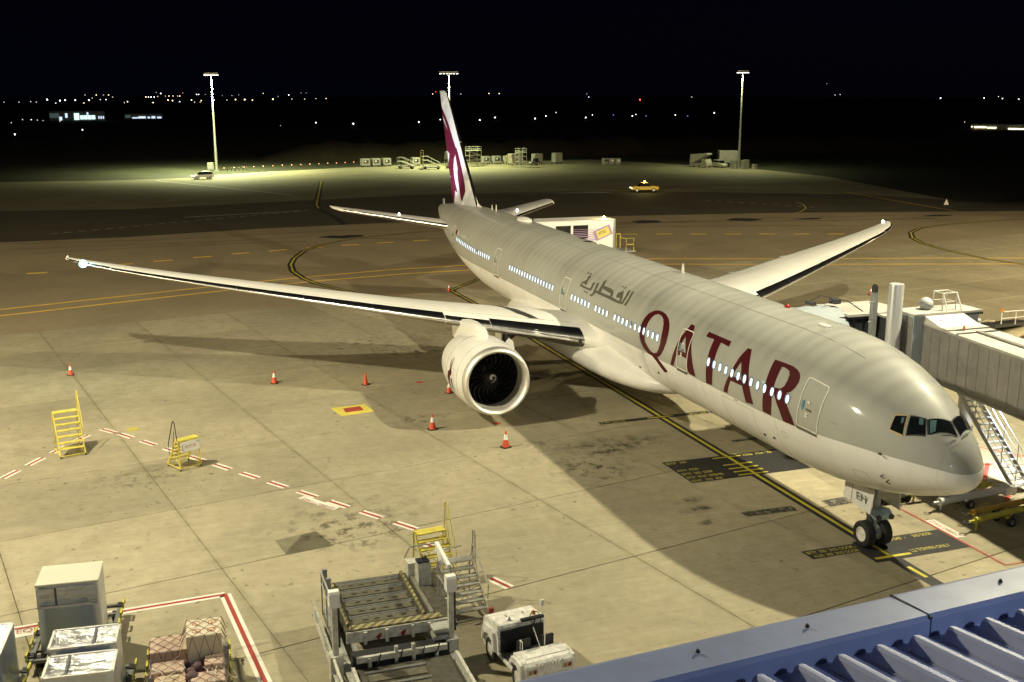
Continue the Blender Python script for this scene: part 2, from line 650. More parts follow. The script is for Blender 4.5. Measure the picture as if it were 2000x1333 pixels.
# crack sealing and dark joints on the taxiway
for pts, w in (([(118.5, 44), (116.5, 25), (119, 4), (117, -12)], .22), ([(113, 42), (112, 20), (114, 5)], .18), ([(108, 40), (110, 26), (109, 8)], .2),
               ([(112, 5), (107, -4), (105, -18)], .25), ([(116, -33), (112, -50), (108, -66), (105, -85)], .35), ([(110, -35), (106, -52), (101, -68)], .22),
               ([(113, -28), (113.6, -60), (110, -82)], .25)):
    line('sealed_crack', pts, w, Z1 - .002, BLACKP, taxiway)
for (x, y, a, b) in ((112, 3, 2.2, 3.4), (115, -42, 2.4, 2.8), (112.8, -57, 2.2, 3.4), (110.5, -66.5, 1.1, 3.2), (108, -88, 1.2, 3)):
    mb = MB()
    pol = [(x + a * math.cos(t) * random.uniform(.5, 1), y + b * math.sin(t) * random.uniform(.6, 1)) for t in [2 * PI * k / 12 for k in range(12)]]
    sheet('tar_patch', pol, Z1 + .002, BLACKP, taxiway)

# lead-in line of the stand with its black border
line('lead_in_border', [(62.5, .1), (1.9, 0)], .62, Z1, BLACKP, apron)
line('lead_in_line', [(62.5, .1), (4.75, 0)], .17, Z2, YELP, apron)
line('lead_in_line', [(3.62, 0), (2.6, -.05)], .17, Z2, YELP, apron)
for a, b in (((69, .28), (62.5, .1)), ((69, .28), (80, -8.6))):
    line('lead_in_border', [a, b], .62, Z1 + .001, BLACKP, apron)
    line('lead_in_line', [a, b], .17, Z2 + .001, YELP, apron)


def stencil(body, x, y, h, w, mat=TXTP, rz=-PI / 2, z=Z3, par=None):
    return text('stencil_text', body, h * 1.38, mat, par or apron, (x, y, z), (0, 0, rz), w)


sheet('stop_mark_panel', [(25.3, 3.9), (25.38, -3.03), (24.93, -3.01), (24.85, 3.92)], Z2 + .001, BLACKP, apron)
line('stop_bar', [(25.13, .92), (25.13, -.72)], .14, Z3, YELP, apron)
stencil('F100  BAE146', 24.95, 3.8, .24, 1.45)
stencil('B737 800', 24.95, -1.7, .24, 1.1)
sheet('stop_mark_panel', [(17.9, 3.6), (17.9, -3.1), (14.83, -3.1), (14.75, 3.55)], Z2 + .001, BLACKP, apron)
for x in (17.62, 16.53, 15.98, 15.5, 15.03):
    line('stop_bar', [(x, .88), (x, -.76)], .12, Z3, YELP, apron)
line('lead_in_line', [(18, 0), (14.7, 0)], .17, Z3 + .002, YELP, apron)
for b, x, y, w in (('B757  200', 17.47, 3.5, 1.1), ('A319  A320', 16.38, 3.46, 1.15), ('B777  200  B787', 15.83, 3.46, 1.65), ('B737  B767  EMB190', 15.33, 3.46, 1.95), ('B747  300  400', 14.84, 3.46, 1.65),
                   ('A340-  A330  300', 17.5, -.86, 1.7)):
    stencil(b, x, y, .29, w)
sheet('stop_mark_panel', [(6.22, 3.18), (6.2, .62), (5.44, .72), (5.4, 3.12)], Z2 + .001, BLACKP, apron)
stencil('B777  300  2ND DOOR -', 5.86, 3.05, .24, 2.3)
stencil('A330  300  2ND DOOR', 5.5, 2.95, .24, 2.1)
sheet('stop_mark_panel', [(6.36, .62), (6.33, -3.66), (4.39, -3.66), (4.32, .94), (5.44, .95)], Z2 + .002, BLACKP, apron)
stencil('A340  -', 5.95, -1.05, .26, .72)
stencil('2ND DOOR', 5.97, -2.15, .26, .95)
stencil('L2 TOWIN ONLY', 4.72, -1.1, .27, 1.9)
line('stop_bar', [(4.66, .75), (4.66, -.95)], .17, Z3 + .001, YELP, apron)
line('lead_in_line', [(6.4, 0), (4.6, 0)], .17, Z3 + .003, YELP, apron)
sheet('worn_mark', [(10.75, 3.3), (10.72, .7), (10.13, .74), (10.2, 3.3)], Z2, BLACKW, apron)
sheet('worn_mark', [(10.8, -.9), (10.95, -2.63), (10.15, -2.5), (10.05, -.9)], Z2, BLACKW, apron)
sheet('worn_mark', [(20.0, -1.5), (20.05, -3.4), (19.7, -3.4), (19.65, -1.5)], Z2, BLACKW, apron)

# red equipment limits
line('red_limit_line', [(12.4, -3.7), (2.5, -3.72), (2.55, -9)], .1, Z3 + .004, REDB, apron)
sheet('text_panel', [(7.32, -3.8), (7.3, -4.27), (5.34, -4.27), (5.34, -3.8)], Z2, WHTP, apron)
text('stencil_text', 'EQUIPMENT STORAGE', .36, TXTR, apron, (5.44, -4.16, Z3), (0, 0, 0), 1.78)
for a, b, w in (((12.6, -11.9), (9.2, -8.5), .22), ((9.2, -10.1), (7.9, -8.75), .22), ((7.9, -8.75), (8.1, -14), .12), ((14.6, -13.4), (12.4, -14.6), .14), ((17, -11.8), (14.6, -13.4), .14), ((12.6, -11.2), (11.4, -14.6), .1)):
    line('red_limit_line', [a, b], w, Z2 + .002, REDB, apron)
sheet('text_panel', [(12.3, -12.0), (12.7, -12.5), (9.9, -13.6), (9.6, -13.0)], Z2 + .001, WHTP, apron)
text('stencil_text', 'KEEP CLEAR', .4, TXTR, apron, (10.0, -13.35, Z3), (0, 0, R(22)), 2.3)

# red and white dashes of the staging area
def rw_dash(c, d, ln=1.22, w=.44):
    d = Vector(d).normalized()
    a, b = Vector(c) - d * ln / 2, Vector(c) + d * ln / 2
    line('white_dash', [a, b], w, Z1 + .001, WHTP, apron)
    line('red_dash', [a, b], .15, Z2 + .001, REDP, apron)


A0, A1 = Vector((31.9, 29.55)), Vector((12.9, 16.95))
dd = A1 - A0
nd = int(dd.length / 1.93)
for i in range(nd):
    rw_dash(A0 + dd * ((i + .35) / nd), dd)
B0, B1 = Vector((26.4, 34.55)), Vector((32.6, 30.8))
for i in range(4):
    rw_dash(B0 + (B1 - B0) * ((i + .1) / 3.7), B1 - B0)
rw_dash((32.5, 30.05), (-1, -.75))
rw_dash((11.5, 17.15), (-1, -.6), 1.0)
rw_dash((7.4, 15.6), (-1, -.45), 1.1)
rw_dash((3.9, 16.3), (-1, -.25), 1.6, .7)
sheet('text_panel', [(18.77, 21.62), (19.03, 21.3), (17.05, 19.98), (16.82, 20.33)], Z1 + .002, WHTP, apron)
text('stencil_text', 'EQUIPMENT STORAGE', .34, TXTR, apron, (17.02, 20.17, Z3), (0, 0, R(33.5)), 2.1)
# white and red box line round the cargo
for a, b in (((9.75, 25.55), (8.9, 39)), ((9.75, 25.55), (-4, 24.1))):
    line('box_line_white', [a, b], .42, Z1 + .001, WHTP, apron)
    line('box_line_red', [a, b], .15, Z2 + .001, REDP, apron)
sheet('text_panel', [(9.25, 32.75), (9.45, 30.2), (8.85, 30.15), (8.62, 32.7)], Z1 + .003, WHTP, apron)
text('stencil_text', 'EQUIPMENT', .44, TXTR, apron, (8.9, 32.6, Z3), (0, 0, R(-85.5)), 2.3)
# hydrant pits and covers
YB = worn_paint('pit_yellow', (0.62, 0.52, 0.09), .64)
sheet('pit_panel', [(33.05, 17.75), (33.2, 15.64), (31.53, 15.42), (31.15, 17.4)], Z1, YB, apron)
sheet('pit_cover', [(32.7, 17.05), (32.9, 16.0), (32.0, 15.96), (31.82, 17.05)], Z2, REDP, apron)
mb = MB()
mb.lathe([(-.02, .36), (.012, .35), (.02, .24), (.018, .05)], (32.4, 28.8, 0), 'Z', 20, (False, True))
mb.obj('hydrant_cover', worn_paint('pit_worn_yellow', (0.50, 0.42, 0.08), .53), apron, True)
PATCH = pavement('patch_concrete', (0.20, 0.185, 0.125), (0.06, 0.055, 0.04), .15, .5, tone=0)
sheet('repair_patch', [(14.22, 23.2), (14.7, 21.42), (12.91, 20.96), (12.6, 22.93)], Z1, PATCH, apron)
for (x, y) in ((27.0, 9.35), (37.1, 11.3)):
    mb = MB()
    mb.lathe([(Z1, .24), (Z1 + .004, .02)], (x, y, 0), 'Z', 16, (False, True))
    mb.obj('red_spot', REDB, apron)
# oil stains
def oil_mat(name, col, thr):
    m = bpy.data.materials.new(name)
    m.use_nodes = True
    n, l, b = nodes_of(m)
    tc = n.new('ShaderNodeTexCoord')
    g = n.new('ShaderNodeNewGeometry').outputs['Position']
    gr = n.new('ShaderNodeTexGradient')
    gr.gradient_type = 'SPHERICAL'
    l.new(tc.outputs['Object'], gr.inputs[0])
    f = math_node(n, l, 'MULTIPLY', remap(n, l, gr.outputs['Fac'], 0, .75, 0, 1), remap(n, l, noise(n, l, g, 1.4, 7, .72), thr, thr + .25, 0, 1))
    b.inputs['Base Color'].default_value = (*col, 1)
    b.inputs['Roughness'].default_value = .6
    l.new(math_node(n, l, 'MULTIPLY', f, .8), b.inputs['Alpha'])
    return m


OIL = oil_mat('oil_stain', (0.05, 0.043, 0.03), .44)
OIL2 = oil_mat('oil_smear', (0.06, 0.052, 0.035), .50)
mb = MB()
mb.add([(math.cos(2 * PI * k / 20), math.sin(2 * PI * k / 20), 0) for k in range(20)], [tuple(range(20))])
oo = mb.obj('oil_stain', OIL, apron)
oo.scale = (.01, .01, 1)
for q, (x, y, a, b, rz, m) in enumerate(((21.5, 4.6, 1.5, 3.6, 0, OIL), (20.4, 5.2, .8, 1.4, .4, OIL), (19.0, 6.5, 2.2, 2.6, .3, OIL2), (12.8, 4.7, .5, 1.1, .3, OIL), (11.7, 4.9, .5, 1.3, .1, OIL), (10.2, 5.2, .4, .7, .2, OIL),
                                           (48.5, 12, 5, 6, 0, OIL2), (45, 6.5, 2.5, 5, 0, OIL2), (51, 4, 3.5, 5, 0, OIL2), (22.5, 8.4, 1.2, 1.8, 0, OIL2), (15.5, 20, 3.6, 5, .3, OIL2), (13.6, 19.8, 2, 2.5, 0, OIL2),
                                           (17.5, 7.5, 3, 2.5, .2, OIL2), (29, 13.4, 1.5, 2, 0, OIL2), (24, 28.5, 2, 3.4, .2, OIL2), (36, 4, 2.4, 4, 0, OIL))):
    s = bpy.data.objects.new('oil_stain', oo.data.copy())
    s.data.materials[0] = m
    COL.objects.link(s)
    s.parent = apron
    s.location = (x, y, Z1 - .002 + q * .0002)
    s.scale = (a, b, 1)
    s.rotation_euler = (0, 0, rz)
bpy.data.objects.remove(oo)

# ================================================================== flood-light masts
GALV = M('galvanised_steel', (0.42, 0.43, 0.42), .5, .6, .15, 3)
MASTM = M('mast_grey', (0.20, 0.20, 0.18), .6, .2, .15, 1)
LAMPG = M('lamp_glass', (1, 1, .9), .3, emit=(1.0, 0.97, 0.80), est=14)
GREYM = M('grey_metal', (0.30, 0.31, 0.31), .5, .3, .15, 2)


def flood_mast(x, y, h, power, col, label, size=165, aim=(0, 0, -1), span=2.9, radius=.7):
    t = thing('floodlight_mast', label, 'light mast', (x, y, 0), 0, 'flood-light masts of the airport')
    mb = MB()
    mb.lathe([(0, .36), (.1, .33), (h * .5, .22), (h - .15, .12)], (0, 0, 0), 'Z', 14, (True, True))
    mb.obj('pole', MASTM, t, True)
    mb = MB()
    mb.box((0, 0, .03), (1.1, 1.1, .12))
    mb.obj('base_plate', GALV, t)
    mb = MB()
    d = (Vector((CAM.x, CAM.y)) - Vector((x, y))).normalized()
    s = Vector((-d.y, d.x))
    mb.bar((-s.x * span, -s.y * span, h), (s.x * span, s.y * span, h), .22, .2)
    mb.obj('cross_arm', GALV, t)
    for k in (-1, -.6, -.2, .2, .6, 1):
        q = s * k * span * .92
        mb = MB()
        mb.box((q.x, q.y, h - .26), (.62, .62, .3), math.atan2(s.y, s.x), tap=.7)
        f = mb.obj('flood_head', GREYM, t)
        mb = MB()
        mb.box((q.x, q.y, h - .425), (.56, .56, .02), math.atan2(s.y, s.x))
        mb.obj('lamp_lens', LAMPG, f)
    lo = lamp('flood_lamp', 'POINT' if size > 165 else 'SPOT', (d.x * 1.3, d.y * 1.3, h - .75), power, col, aim, size, .9, radius)
    lo.parent = t
    return t


for (x, y, h, w), lab, sz in zip(FAR_LAMPS, ('tall light mast left of the aircraft tail beside the grass edge', 'tall light mast rising behind the aircraft fin', 'tall light mast at right beside the parked trucks and cabinets'), (150, 151, 146)):
    flood_mast(x, y, h, w, GREENISH, lab, sz, (0, 0, -1), {150: 1.55, 151: 2.3}.get(sz, 1.3))
for (x, y, h, w, c), lab in zip(APRON_LAMPS, ('apron light mast standing left of the frame by the wing tip', 'apron light mast standing right of the frame by the air bridge', 'unseen light mast put in far to the left to light the taxiway', 'unseen light mast put in far to the right to light the taxiway')):
    if abs(y) < 60:
        flood_mast(x, y, h, w, c, lab, 172, (0.05, 0, -1), 1.6, .45)
    else:                    # these two are aimed across the taxiway
        flood_mast(x, y, h, w, c, lab, 96, Vector((112, y * .25, 0)) - Vector((x, y, h)), 1.6, .45)

# ================================================================== terminal building (its roof is in the foreground)
ROOFM = M('roof_sheet_blue', (0.36, 0.395, 0.58), .5, .0, .16, 1.6, .1, 60)
PARM = M('parapet_sheet_blue', (0.225, 0.27, 0.43), .5, .0, .18, 1.3, .08, 50)
WALLM = M('terminal_wall', (0.45, 0.45, 0.44), .7, 0, .1, .5)
DARKM = M('black_rubber', (0.02, 0.02, 0.02), .8)
term = thing('terminal_building', 'blue-grey metal roof of the terminal with ribbed sheets and wide parapet', 'building', (-22.0, 20, 0))
T = Matrix.Rotation(math.atan2(.36, 4.46), 4, 'Z').inverted() if False else None
# parapet edge runs from (-22.29,24.76) to (-21.93,20.30)
PD = Vector((.36, -4.46, 0)).normalized()
PN = Vector((-PD.y, PD.x, 0)) * -1          # towards the building
if PN.x > 0:
    PN = -PN
PO = Vector((-21.93, 20.30, 0))
def pt(a, b, z):
    """a along the edge (towards the left of the picture), b into the building"""
    q = PO - PD * a + PN * b
    return Vector((q.x + 22.0, q.y - 20, z))


for a0, a1 in ((-30, -.0 + 1.50), (1.515, 45)):
    mb = MB()
    zt = 14.0 if a0 < 0 else 13.992
    pr = [(0, zt - .5), (0, zt), (.04, zt + .012), (.42, zt + .03), (.455, zt), (.46, zt - .62), (.43, zt - .62), (.42, zt - .03), (.03, zt - .03), (.03, zt - .5)]
    mb.loft([[pt(a0, b, z) for b, z in pr], [pt(a1, b, z) for b, z in pr]])
    mb.obj('parapet_cap', PARM, term)
for a in (-1.8, .5, 2.52, 3.52, 6.0, 8.0):
    mb = MB()
    c = pt(a, .2, 14.02)
    mb.lathe([(0, .018), (.012, .018), (.018, .012), (.026, .010)], c, 'Z', 8, (False, True))
    mb.obj('parapet_screw', DARKM, term)
mb = MB()
mb.bar(pt(1.508, .0, 14.004), pt(1.508, .46, 14.012), .02, .016)
mb.obj('parapet_joint', DARKM, term)
RZ = 13.85
mb = MB()
mb.add([pt(-30, .455, RZ), pt(45, .455, RZ), pt(45, 14, RZ + .35), pt(-30, 14, RZ + .35)], [(0, 1, 2, 3)])
mb.obj('roof_sheet', ROOFM, term, fix=False)
RP = .368
RD = Vector((-.06, 0))
for k in range(-22, 50):
    a = .3 + k * RP
    mb = MB()
    pr = [(-.075, 0), (-.05, .10), (-.02, .112), (.015, .112), (.045, .095), (.085, 0)]
    rg = []
    for b in (.56, 1.6, 3, 6, 13.9):
        rg.append([pt(a + u - (b - .5) * .13, b, RZ + w + (b - .455) * .0258 + .001) for u, w in pr])
    mb.loft(rg)
    mb.obj('roof_rib', ROOFM, term)
    mb = MB()
    for u in (.10, .19):
        mb.bar(pt(a + u - .013, .6, RZ + .008), pt(a + u - 1.69, 13.5, RZ + .008 + 12.92 * .0258), .018, .012)
    mb.obj('roof_flute', ROOFM, term)
mb = MB()
w0 = [pt(-30, .06, 0), pt(45, .06, 0), pt(45, 14, 0), pt(-30, 14, 0)]
mb.add([(q.x, q.y, 0) for q in w0] + [(q.x, q.y, RZ - .03) for q in w0], [(0, 1, 5, 4), (1, 2, 6, 5), (2, 3, 7, 6), (3, 0, 4, 7)])
mb.obj('wall', WALLM, term)
# cool wall-pack flood light on the roof behind the camera
rl = thing('roof_floodlight', 'white floodlight on a short post on the terminal roof', 'floodlight', (-33.0, 14, RZ + .3))
mb = MB()
mb.tube((0, 0, 0), (0, 0, 7.5), .06)
mb.obj('post', GALV, rl)
mb = MB()
mb.box((.1, 0, 7.5), (.3, .6, .4))
mb.obj('flood_head', GREYM, rl)
lo = lamp('roof_lamp', 'SPOT', (.35, 0, 7.45), 4200, COOL, (1, .35, -.55), 150, .6, .25)
lo.parent = rl

# ================================================================== earth mound behind the far apron
MOUND = pavement('mound_earth', (0.032, 0.025, 0.012), (0.014, 0.012, 0.006), .35, .6, tone=0, streak=False, spots=.5)
rows, cols = 14, 120
vs, fs = [], []
rnd = random.Random(3)
ph = [rnd.uniform(0, 6) for _ in range(8)]
for i in range(rows):
    for j in range(cols):
        y = -6 - j * 2.4
        b = i / (rows - 1)
        x = 279 + b * 26 + 4 * math.sin(y * .05 + 1) - (y + 6) * -.02
        ends = min(1, max(0, (-6 - y) / 14)) * min(1, max(0, (y + 292) / 90))
        hh = 4.2 * math.sin(min(1, b * 1.6) * PI / 2) * ends
        hh *= 1 + .10 * math.sin(y * .21 + ph[0]) + .07 * math.sin(y * .53 + ph[1]) + .05 * math.sin(y * 1.1 + ph[2] + b * 3)
        if b > .8:
            hh *= (1 - b) / .2
        vs.append((x, y, hh - .07 + (rnd.uniform(-.18, .18) if 0 < b < .8 else 0)))
for i in range(rows - 1):
    for j in range(cols - 1):
        a = i * cols + j
        fs.append((a, a + 1, a + cols + 1, a + cols))
mb = MB()
mb.add(vs, fs)
struct(mb.obj('mound', MOUND, None, 'all'))

# ================================================================== distant lights
def px(u, v, dist):
    """a far point seen at picture position u, v (for lights kilometres away)"""
    d = fw * 2126.13 + rt * (u - 1000) - up * (v - 666.5)
    d = d / Vector((d.x, d.y)).length
    return CAM + d * dist


EM = {k: M('light_' + k, c, .4, emit=c, est=e) for k, c, e in (('white', (1, .97, .92), 6), ('blue', (.75, .85, 1), 5), ('amber', (1, .78, .4), 5), ('red', (1, .08, .06), 8), ('dim', (.8, .85, 1), 2.2), ('warmdim', (1, .8, .55), 2.2), ('blued', (.25, .3, 1), 2.5))}
POST = M('lamp_post_dark', (.05, .05, .05), .7)
lights = [  # u, v, colour, relative size, kind
    (29, 263, 'white', 1.5, 'r'), (161, 254, 'white', 1.2, 'r'), (617, 240, 'white', 1.2, 'r'), (690, 242, 'white', 1.6, 'r'), (818, 239, 'white', 1.4, 'r'), (937, 235, 'white', 1.4, 'r'),
    (967, 230, 'white', 1.3, 'r'), (1045, 232, 'white', 1.4, 'r'), (1066, 227, 'white', 1.2, 'r'), (1086, 220, 'white', .7, 'r'), (1144, 230, 'white', 1.3, 'r'), (1157, 225, 'white', .8, 'r'), (1235, 227, 'white', 1.2, 'r'),
    (1242, 224, 'white', .8, 'r'), (1319, 225, 'white', 1.0, 'r'), (1395, 221, 'white', 1.2, 'r'), (860, 234, 'white', 1.2, 'r'), (1250, 195, 'red', 1.4, 'o'),
    (22, 240, 'dim', .8, 'b'), (44, 234, 'dim', .9, 'b'), (61, 234, 'blue', .8, 'b'), (73, 235, 'dim', .8, 'b'), (84, 236, 'dim', .7, 'b'), (117, 237, 'warmdim', .9, 'b'), (1198, 225, 'blued', .8, 'b'), (1262, 227, 'blued', .8, 'b'), (1343, 227, 'blued', .8, 'b'), (548, 246, 'dim', .6, 'b'),
    (92, 195, 'blue', 1.6, 's'), (117, 197, 'blue', 1.5, 's'), (127, 196, 'blue', 1.5, 's'), (147, 196, 'blue', 1.4, 's'), (174, 196, 'blue', 1.5, 's'), (164, 203, 'amber', 2.2, 's'), (133, 203, 'amber', 1.0, 's'), (140, 203, 'warmdim', 1.2, 's'), (109, 202, 'blue', 1.0, 's'), (200, 204, 'amber', 1.2, 's'),
    (37, 200, 'dim', .8, 's'), (60, 199, 'dim', .8, 's'), (71, 200, 'dim', .8, 's'), (8, 200, 'dim', .7, 's'), (196, 195, 'dim', 1.0, 's'), (207, 195, 'blue', 1.0, 's'), (166, 186, 'warmdim', .7, 'h'), (180, 192, 'warmdim', .8, 'h'), (188, 186, 'amber', .9, 'h'), (202, 186, 'warmdim', .7, 'h'), (212, 186, 'amber', .8, 'h'), (220, 190, 'warmdim', .8, 'h'),
    (243, 201, 'warmdim', .9, 's'), (249, 199, 'white', .9, 's'), (254, 203, 'amber', 1.0, 's'), (285, 190, 'amber', 1.0, 'h'), (290, 190, 'white', .8, 'h'), (295, 190, 'white', 1.0, 'h'), (301, 190, 'white', .9, 'h'), (308, 189, 'warmdim', .8, 'h'), (314, 183, 'white', 1.1, 'h'), (305, 181, 'warmdim', .6, 'h'), (323, 188, 'warmdim', .7, 'h'), (330, 188, 'amber', .9, 'h'), (338, 188, 'amber', .8, 'h'), (347, 188, 'warmdim', .8, 'h'), (351, 188, 'amber', .9, 'h'), (357, 182, 'red', .5, 'h'),
    (299, 201, 'amber', 1.1, 's'), (328, 196, 'amber', 1.3, 's'), (337, 197, 'amber', 1.1, 's'), (351, 199, 'blue', 1.0, 's'), (374, 196, 'amber', 1.2, 's'), (380, 200, 'warmdim', .9, 's'), (391, 200, 'warmdim', .8, 's'), (393, 197, 'amber', 1.0, 's'), (384, 185, 'white', .9, 'h'), (388, 185, 'white', .8, 'h'), (401, 185, 'dim', .5, 'h'), (418, 196, 'white', 1.1, 's'), (443, 196, 'warmdim', .9, 's'), (460, 195, 'amber', 1.3, 's'), (478, 195, 'amber', 1.5, 's'), (493, 196, 'amber', 1.1, 's'),
    (434, 187, 'dim', .5, 'h'), (453, 187, 'dim', .6, 'h'), (466, 186, 'dim', .5, 'h'), (514, 183, 'amber', .7, 'h'), (533, 194, 'amber', 1.4, 's'), (564, 186, 'white', 1.0, 's'), (543, 189, 'warmdim', .6, 'h'), (570, 194, 'warmdim', .9, 's'), (595, 194, 'warmdim', 1.0, 's'), (588, 182, 'warmdim', .5, 'h'), (598, 182, 'warmdim', .5, 'h'), (617, 193, 'warmdim', .8, 's'), (637, 193, 'amber', .8, 's'), (688, 204, 'blue', .9, 's'), (700, 203, 'white', .9, 's'), (690, 209, 'dim', .7, 's'),
    (845, 184, 'amber', .8, 's'), (851, 180, 'red', .6, 's'), (900, 184, 'dim', .8, 's'), (955, 183, 'amber', .9, 's'), (975, 183, 'amber', .9, 's'), (1150, 190, 'blue', .8, 's'), (1146, 184, 'dim', .6, 's'), (1351, 190, 'warmdim', .8, 's'), (1615, 164, 'dim', .5, 'h'), (1631, 186, 'dim', .8, 's'), (1641, 185, 'dim', .8, 's'), (1837, 192, 'blue', 1.2, 's'), (1922, 192, 'white', .9, 's'), (1958, 193, 'white', .8, 's'), (1990, 194, 'white', .8, 's'), (1950, 189, 'amber', .6, 's'), (1933, 217, 'warmdim', .7, 's'), (1884, 239, 'warmdim', .7, 'b'), (1449, 193, 'red', .4, 's')]
KIND = {'r': ('runway_light', 'runway light', 'small white light standing on the dark airfield', 'lights across the dark airfield'),
        'o': ('obstruction_light', 'obstruction light', 'single bright red obstruction light right of the fin', None),
        'b': ('taxiway_light', 'taxiway light', 'faint tiny light low on the dark airfield', 'faint low lights on the airfield'),
        's': ('street_light', 'street light', 'distant light along the horizon of the town', 'town lights along the horizon'),
        'h': ('hillside_light', 'hillside light', 'distant light on the hillside above the horizon line', 'lights on the hillside')}
BULB = {}
for (u, v, c, s, k) in lights:
    nm, cat, lab, grp = KIND[k]
    if k in 'rb':
        dist = (CAM.z - 1.0) / max((v - 184.5) / 2126.0, .012)
    elif k == 'o':
        dist = 1400
    else:
        dist = 2600 if k == 's' else 3600
    q = px(u, v, dist)
    t = thing(nm, lab, cat, (q.x, q.y, -.05), 0, grp)
    r = dist * .00037 * s
    if c not in BULB:
        b = MB().ball((0, 0, 0), 1.0, 8, 5).obj('bulb', EM[c], None, 'all')
        BULB[c] = b.data
        bpy.data.objects.remove(b)
    b = bpy.data.objects.new('bulb', BULB[c])
    COL.objects.link(b)
    b.parent = t
    b.scale = (r, r, r)
    b.location = (0, 0, q.z + .05)
    if q.z > 1.5:
        MB().tube((0, 0, 0), (0, 0, q.z), r * .12, n=5).obj('post', POST, t)
    else:
        MB().tube((0, 0, 0), (0, 0, max(q.z, .3)), r * .2, n=5).obj('post', POST, t)
# lit sheds across the field and the illuminated fence line at right
SHED = M('shed_wall', (.3, .36, .36), .6, 0, .2, .2)
LITW = M('shed_lit_front', (.6, .8, .75), .5, emit=(.62, 1, .88), est=1.6)
LITB = M('shed_lit_blue', (.6, .7, .9), .5, emit=(.7, .82, 1), est=1.2)
DIMW = M('shed_dim_front', (.3, .36, .36), .5, emit=(.4, .62, .62), est=.10)


def shed(u0, u1, v0, v1, label, pieces):
    dist = (CAM.z) / ((v1 - 184.5) / 2126.0)
    a, b = px(u0, v1, dist), px(u1, v1, dist)
    sc_ = dist / 2126
    t = thing('airfield_shed', label, 'shed', ((a.x + b.x) / 2, (a.y + b.y) / 2, 0))
    dr = (b - a)
    dr.z = 0
    rz = math.atan2(dr.y, dr.x)
    t.rotation_euler = (0, 0, rz)
    ln, h = dr.length, (v1 - v0) * sc_
    mb = MB().box((0, 9, h / 2 - .1), (ln, 18, h))
    mb.obj('wall', SHED, t)
    mb = MB().prism([(-ln / 2 - .4, h), (ln / 2 + .4, h), (ln / 2 + .4, h + .3), (-ln / 2 - .4, h + .3)], -.5, 18.5, lambda x, y, z: (x, z, y))
    mb.obj('roof', SHED, t)
    for (f0, f1, g0, g1, m) in pieces:
        MB().b2((-ln / 2 + ln * f0, -.25, h * g0), (-ln / 2 + ln * f1, -.02, h * g1)).obj('lit_opening', m, t)
    return t


shed(97, 205, 214, 229, 'long shed far away at left with pale green lit front', [(.0, .17, .3, .8, DIMW), (.17, .22, .0, .4, LITB), (.28, .32, .3, .8, LITB), (.44, .53, .05, .8, LITW), (.55, .61, .1, .55, LITW), (.62, .68, .1, .55, LITW), (.69, .75, .1, .55, LITW), (.76, .82, .1, .55, LITW), (.67, .70, .6, .9, LITB), (.88, .90, .15, .45, LITB), (.92, .94, .15, .45, LITB), (.96, .98, .15, .45, LITB)])
shed(243, 318, 219, 227, 'low shed far away with blue-white lit front', [(.02, .16, .2, .8, DIMW), (.2, .35, .05, .3, LITB), (.36, .55, .05, .5, LITB), (.6, .66, .05, .4, LITB), (.7, .8, .05, .5, LITB), (.85, .96, .05, .4, LITB)])
shed(1897, 2005, 236, 244, 'low building with an amber strip of lights at far right', [(.0, .03, .4, .6, EM['warmdim']), (.06, .28, .3, .55, EM['amber']), (.3, .46, .2, .45, EM['amber']), (.68, .86, .0, .25, EM['amber']), (.86, 1.0, .0, .2, EM['amber'])])
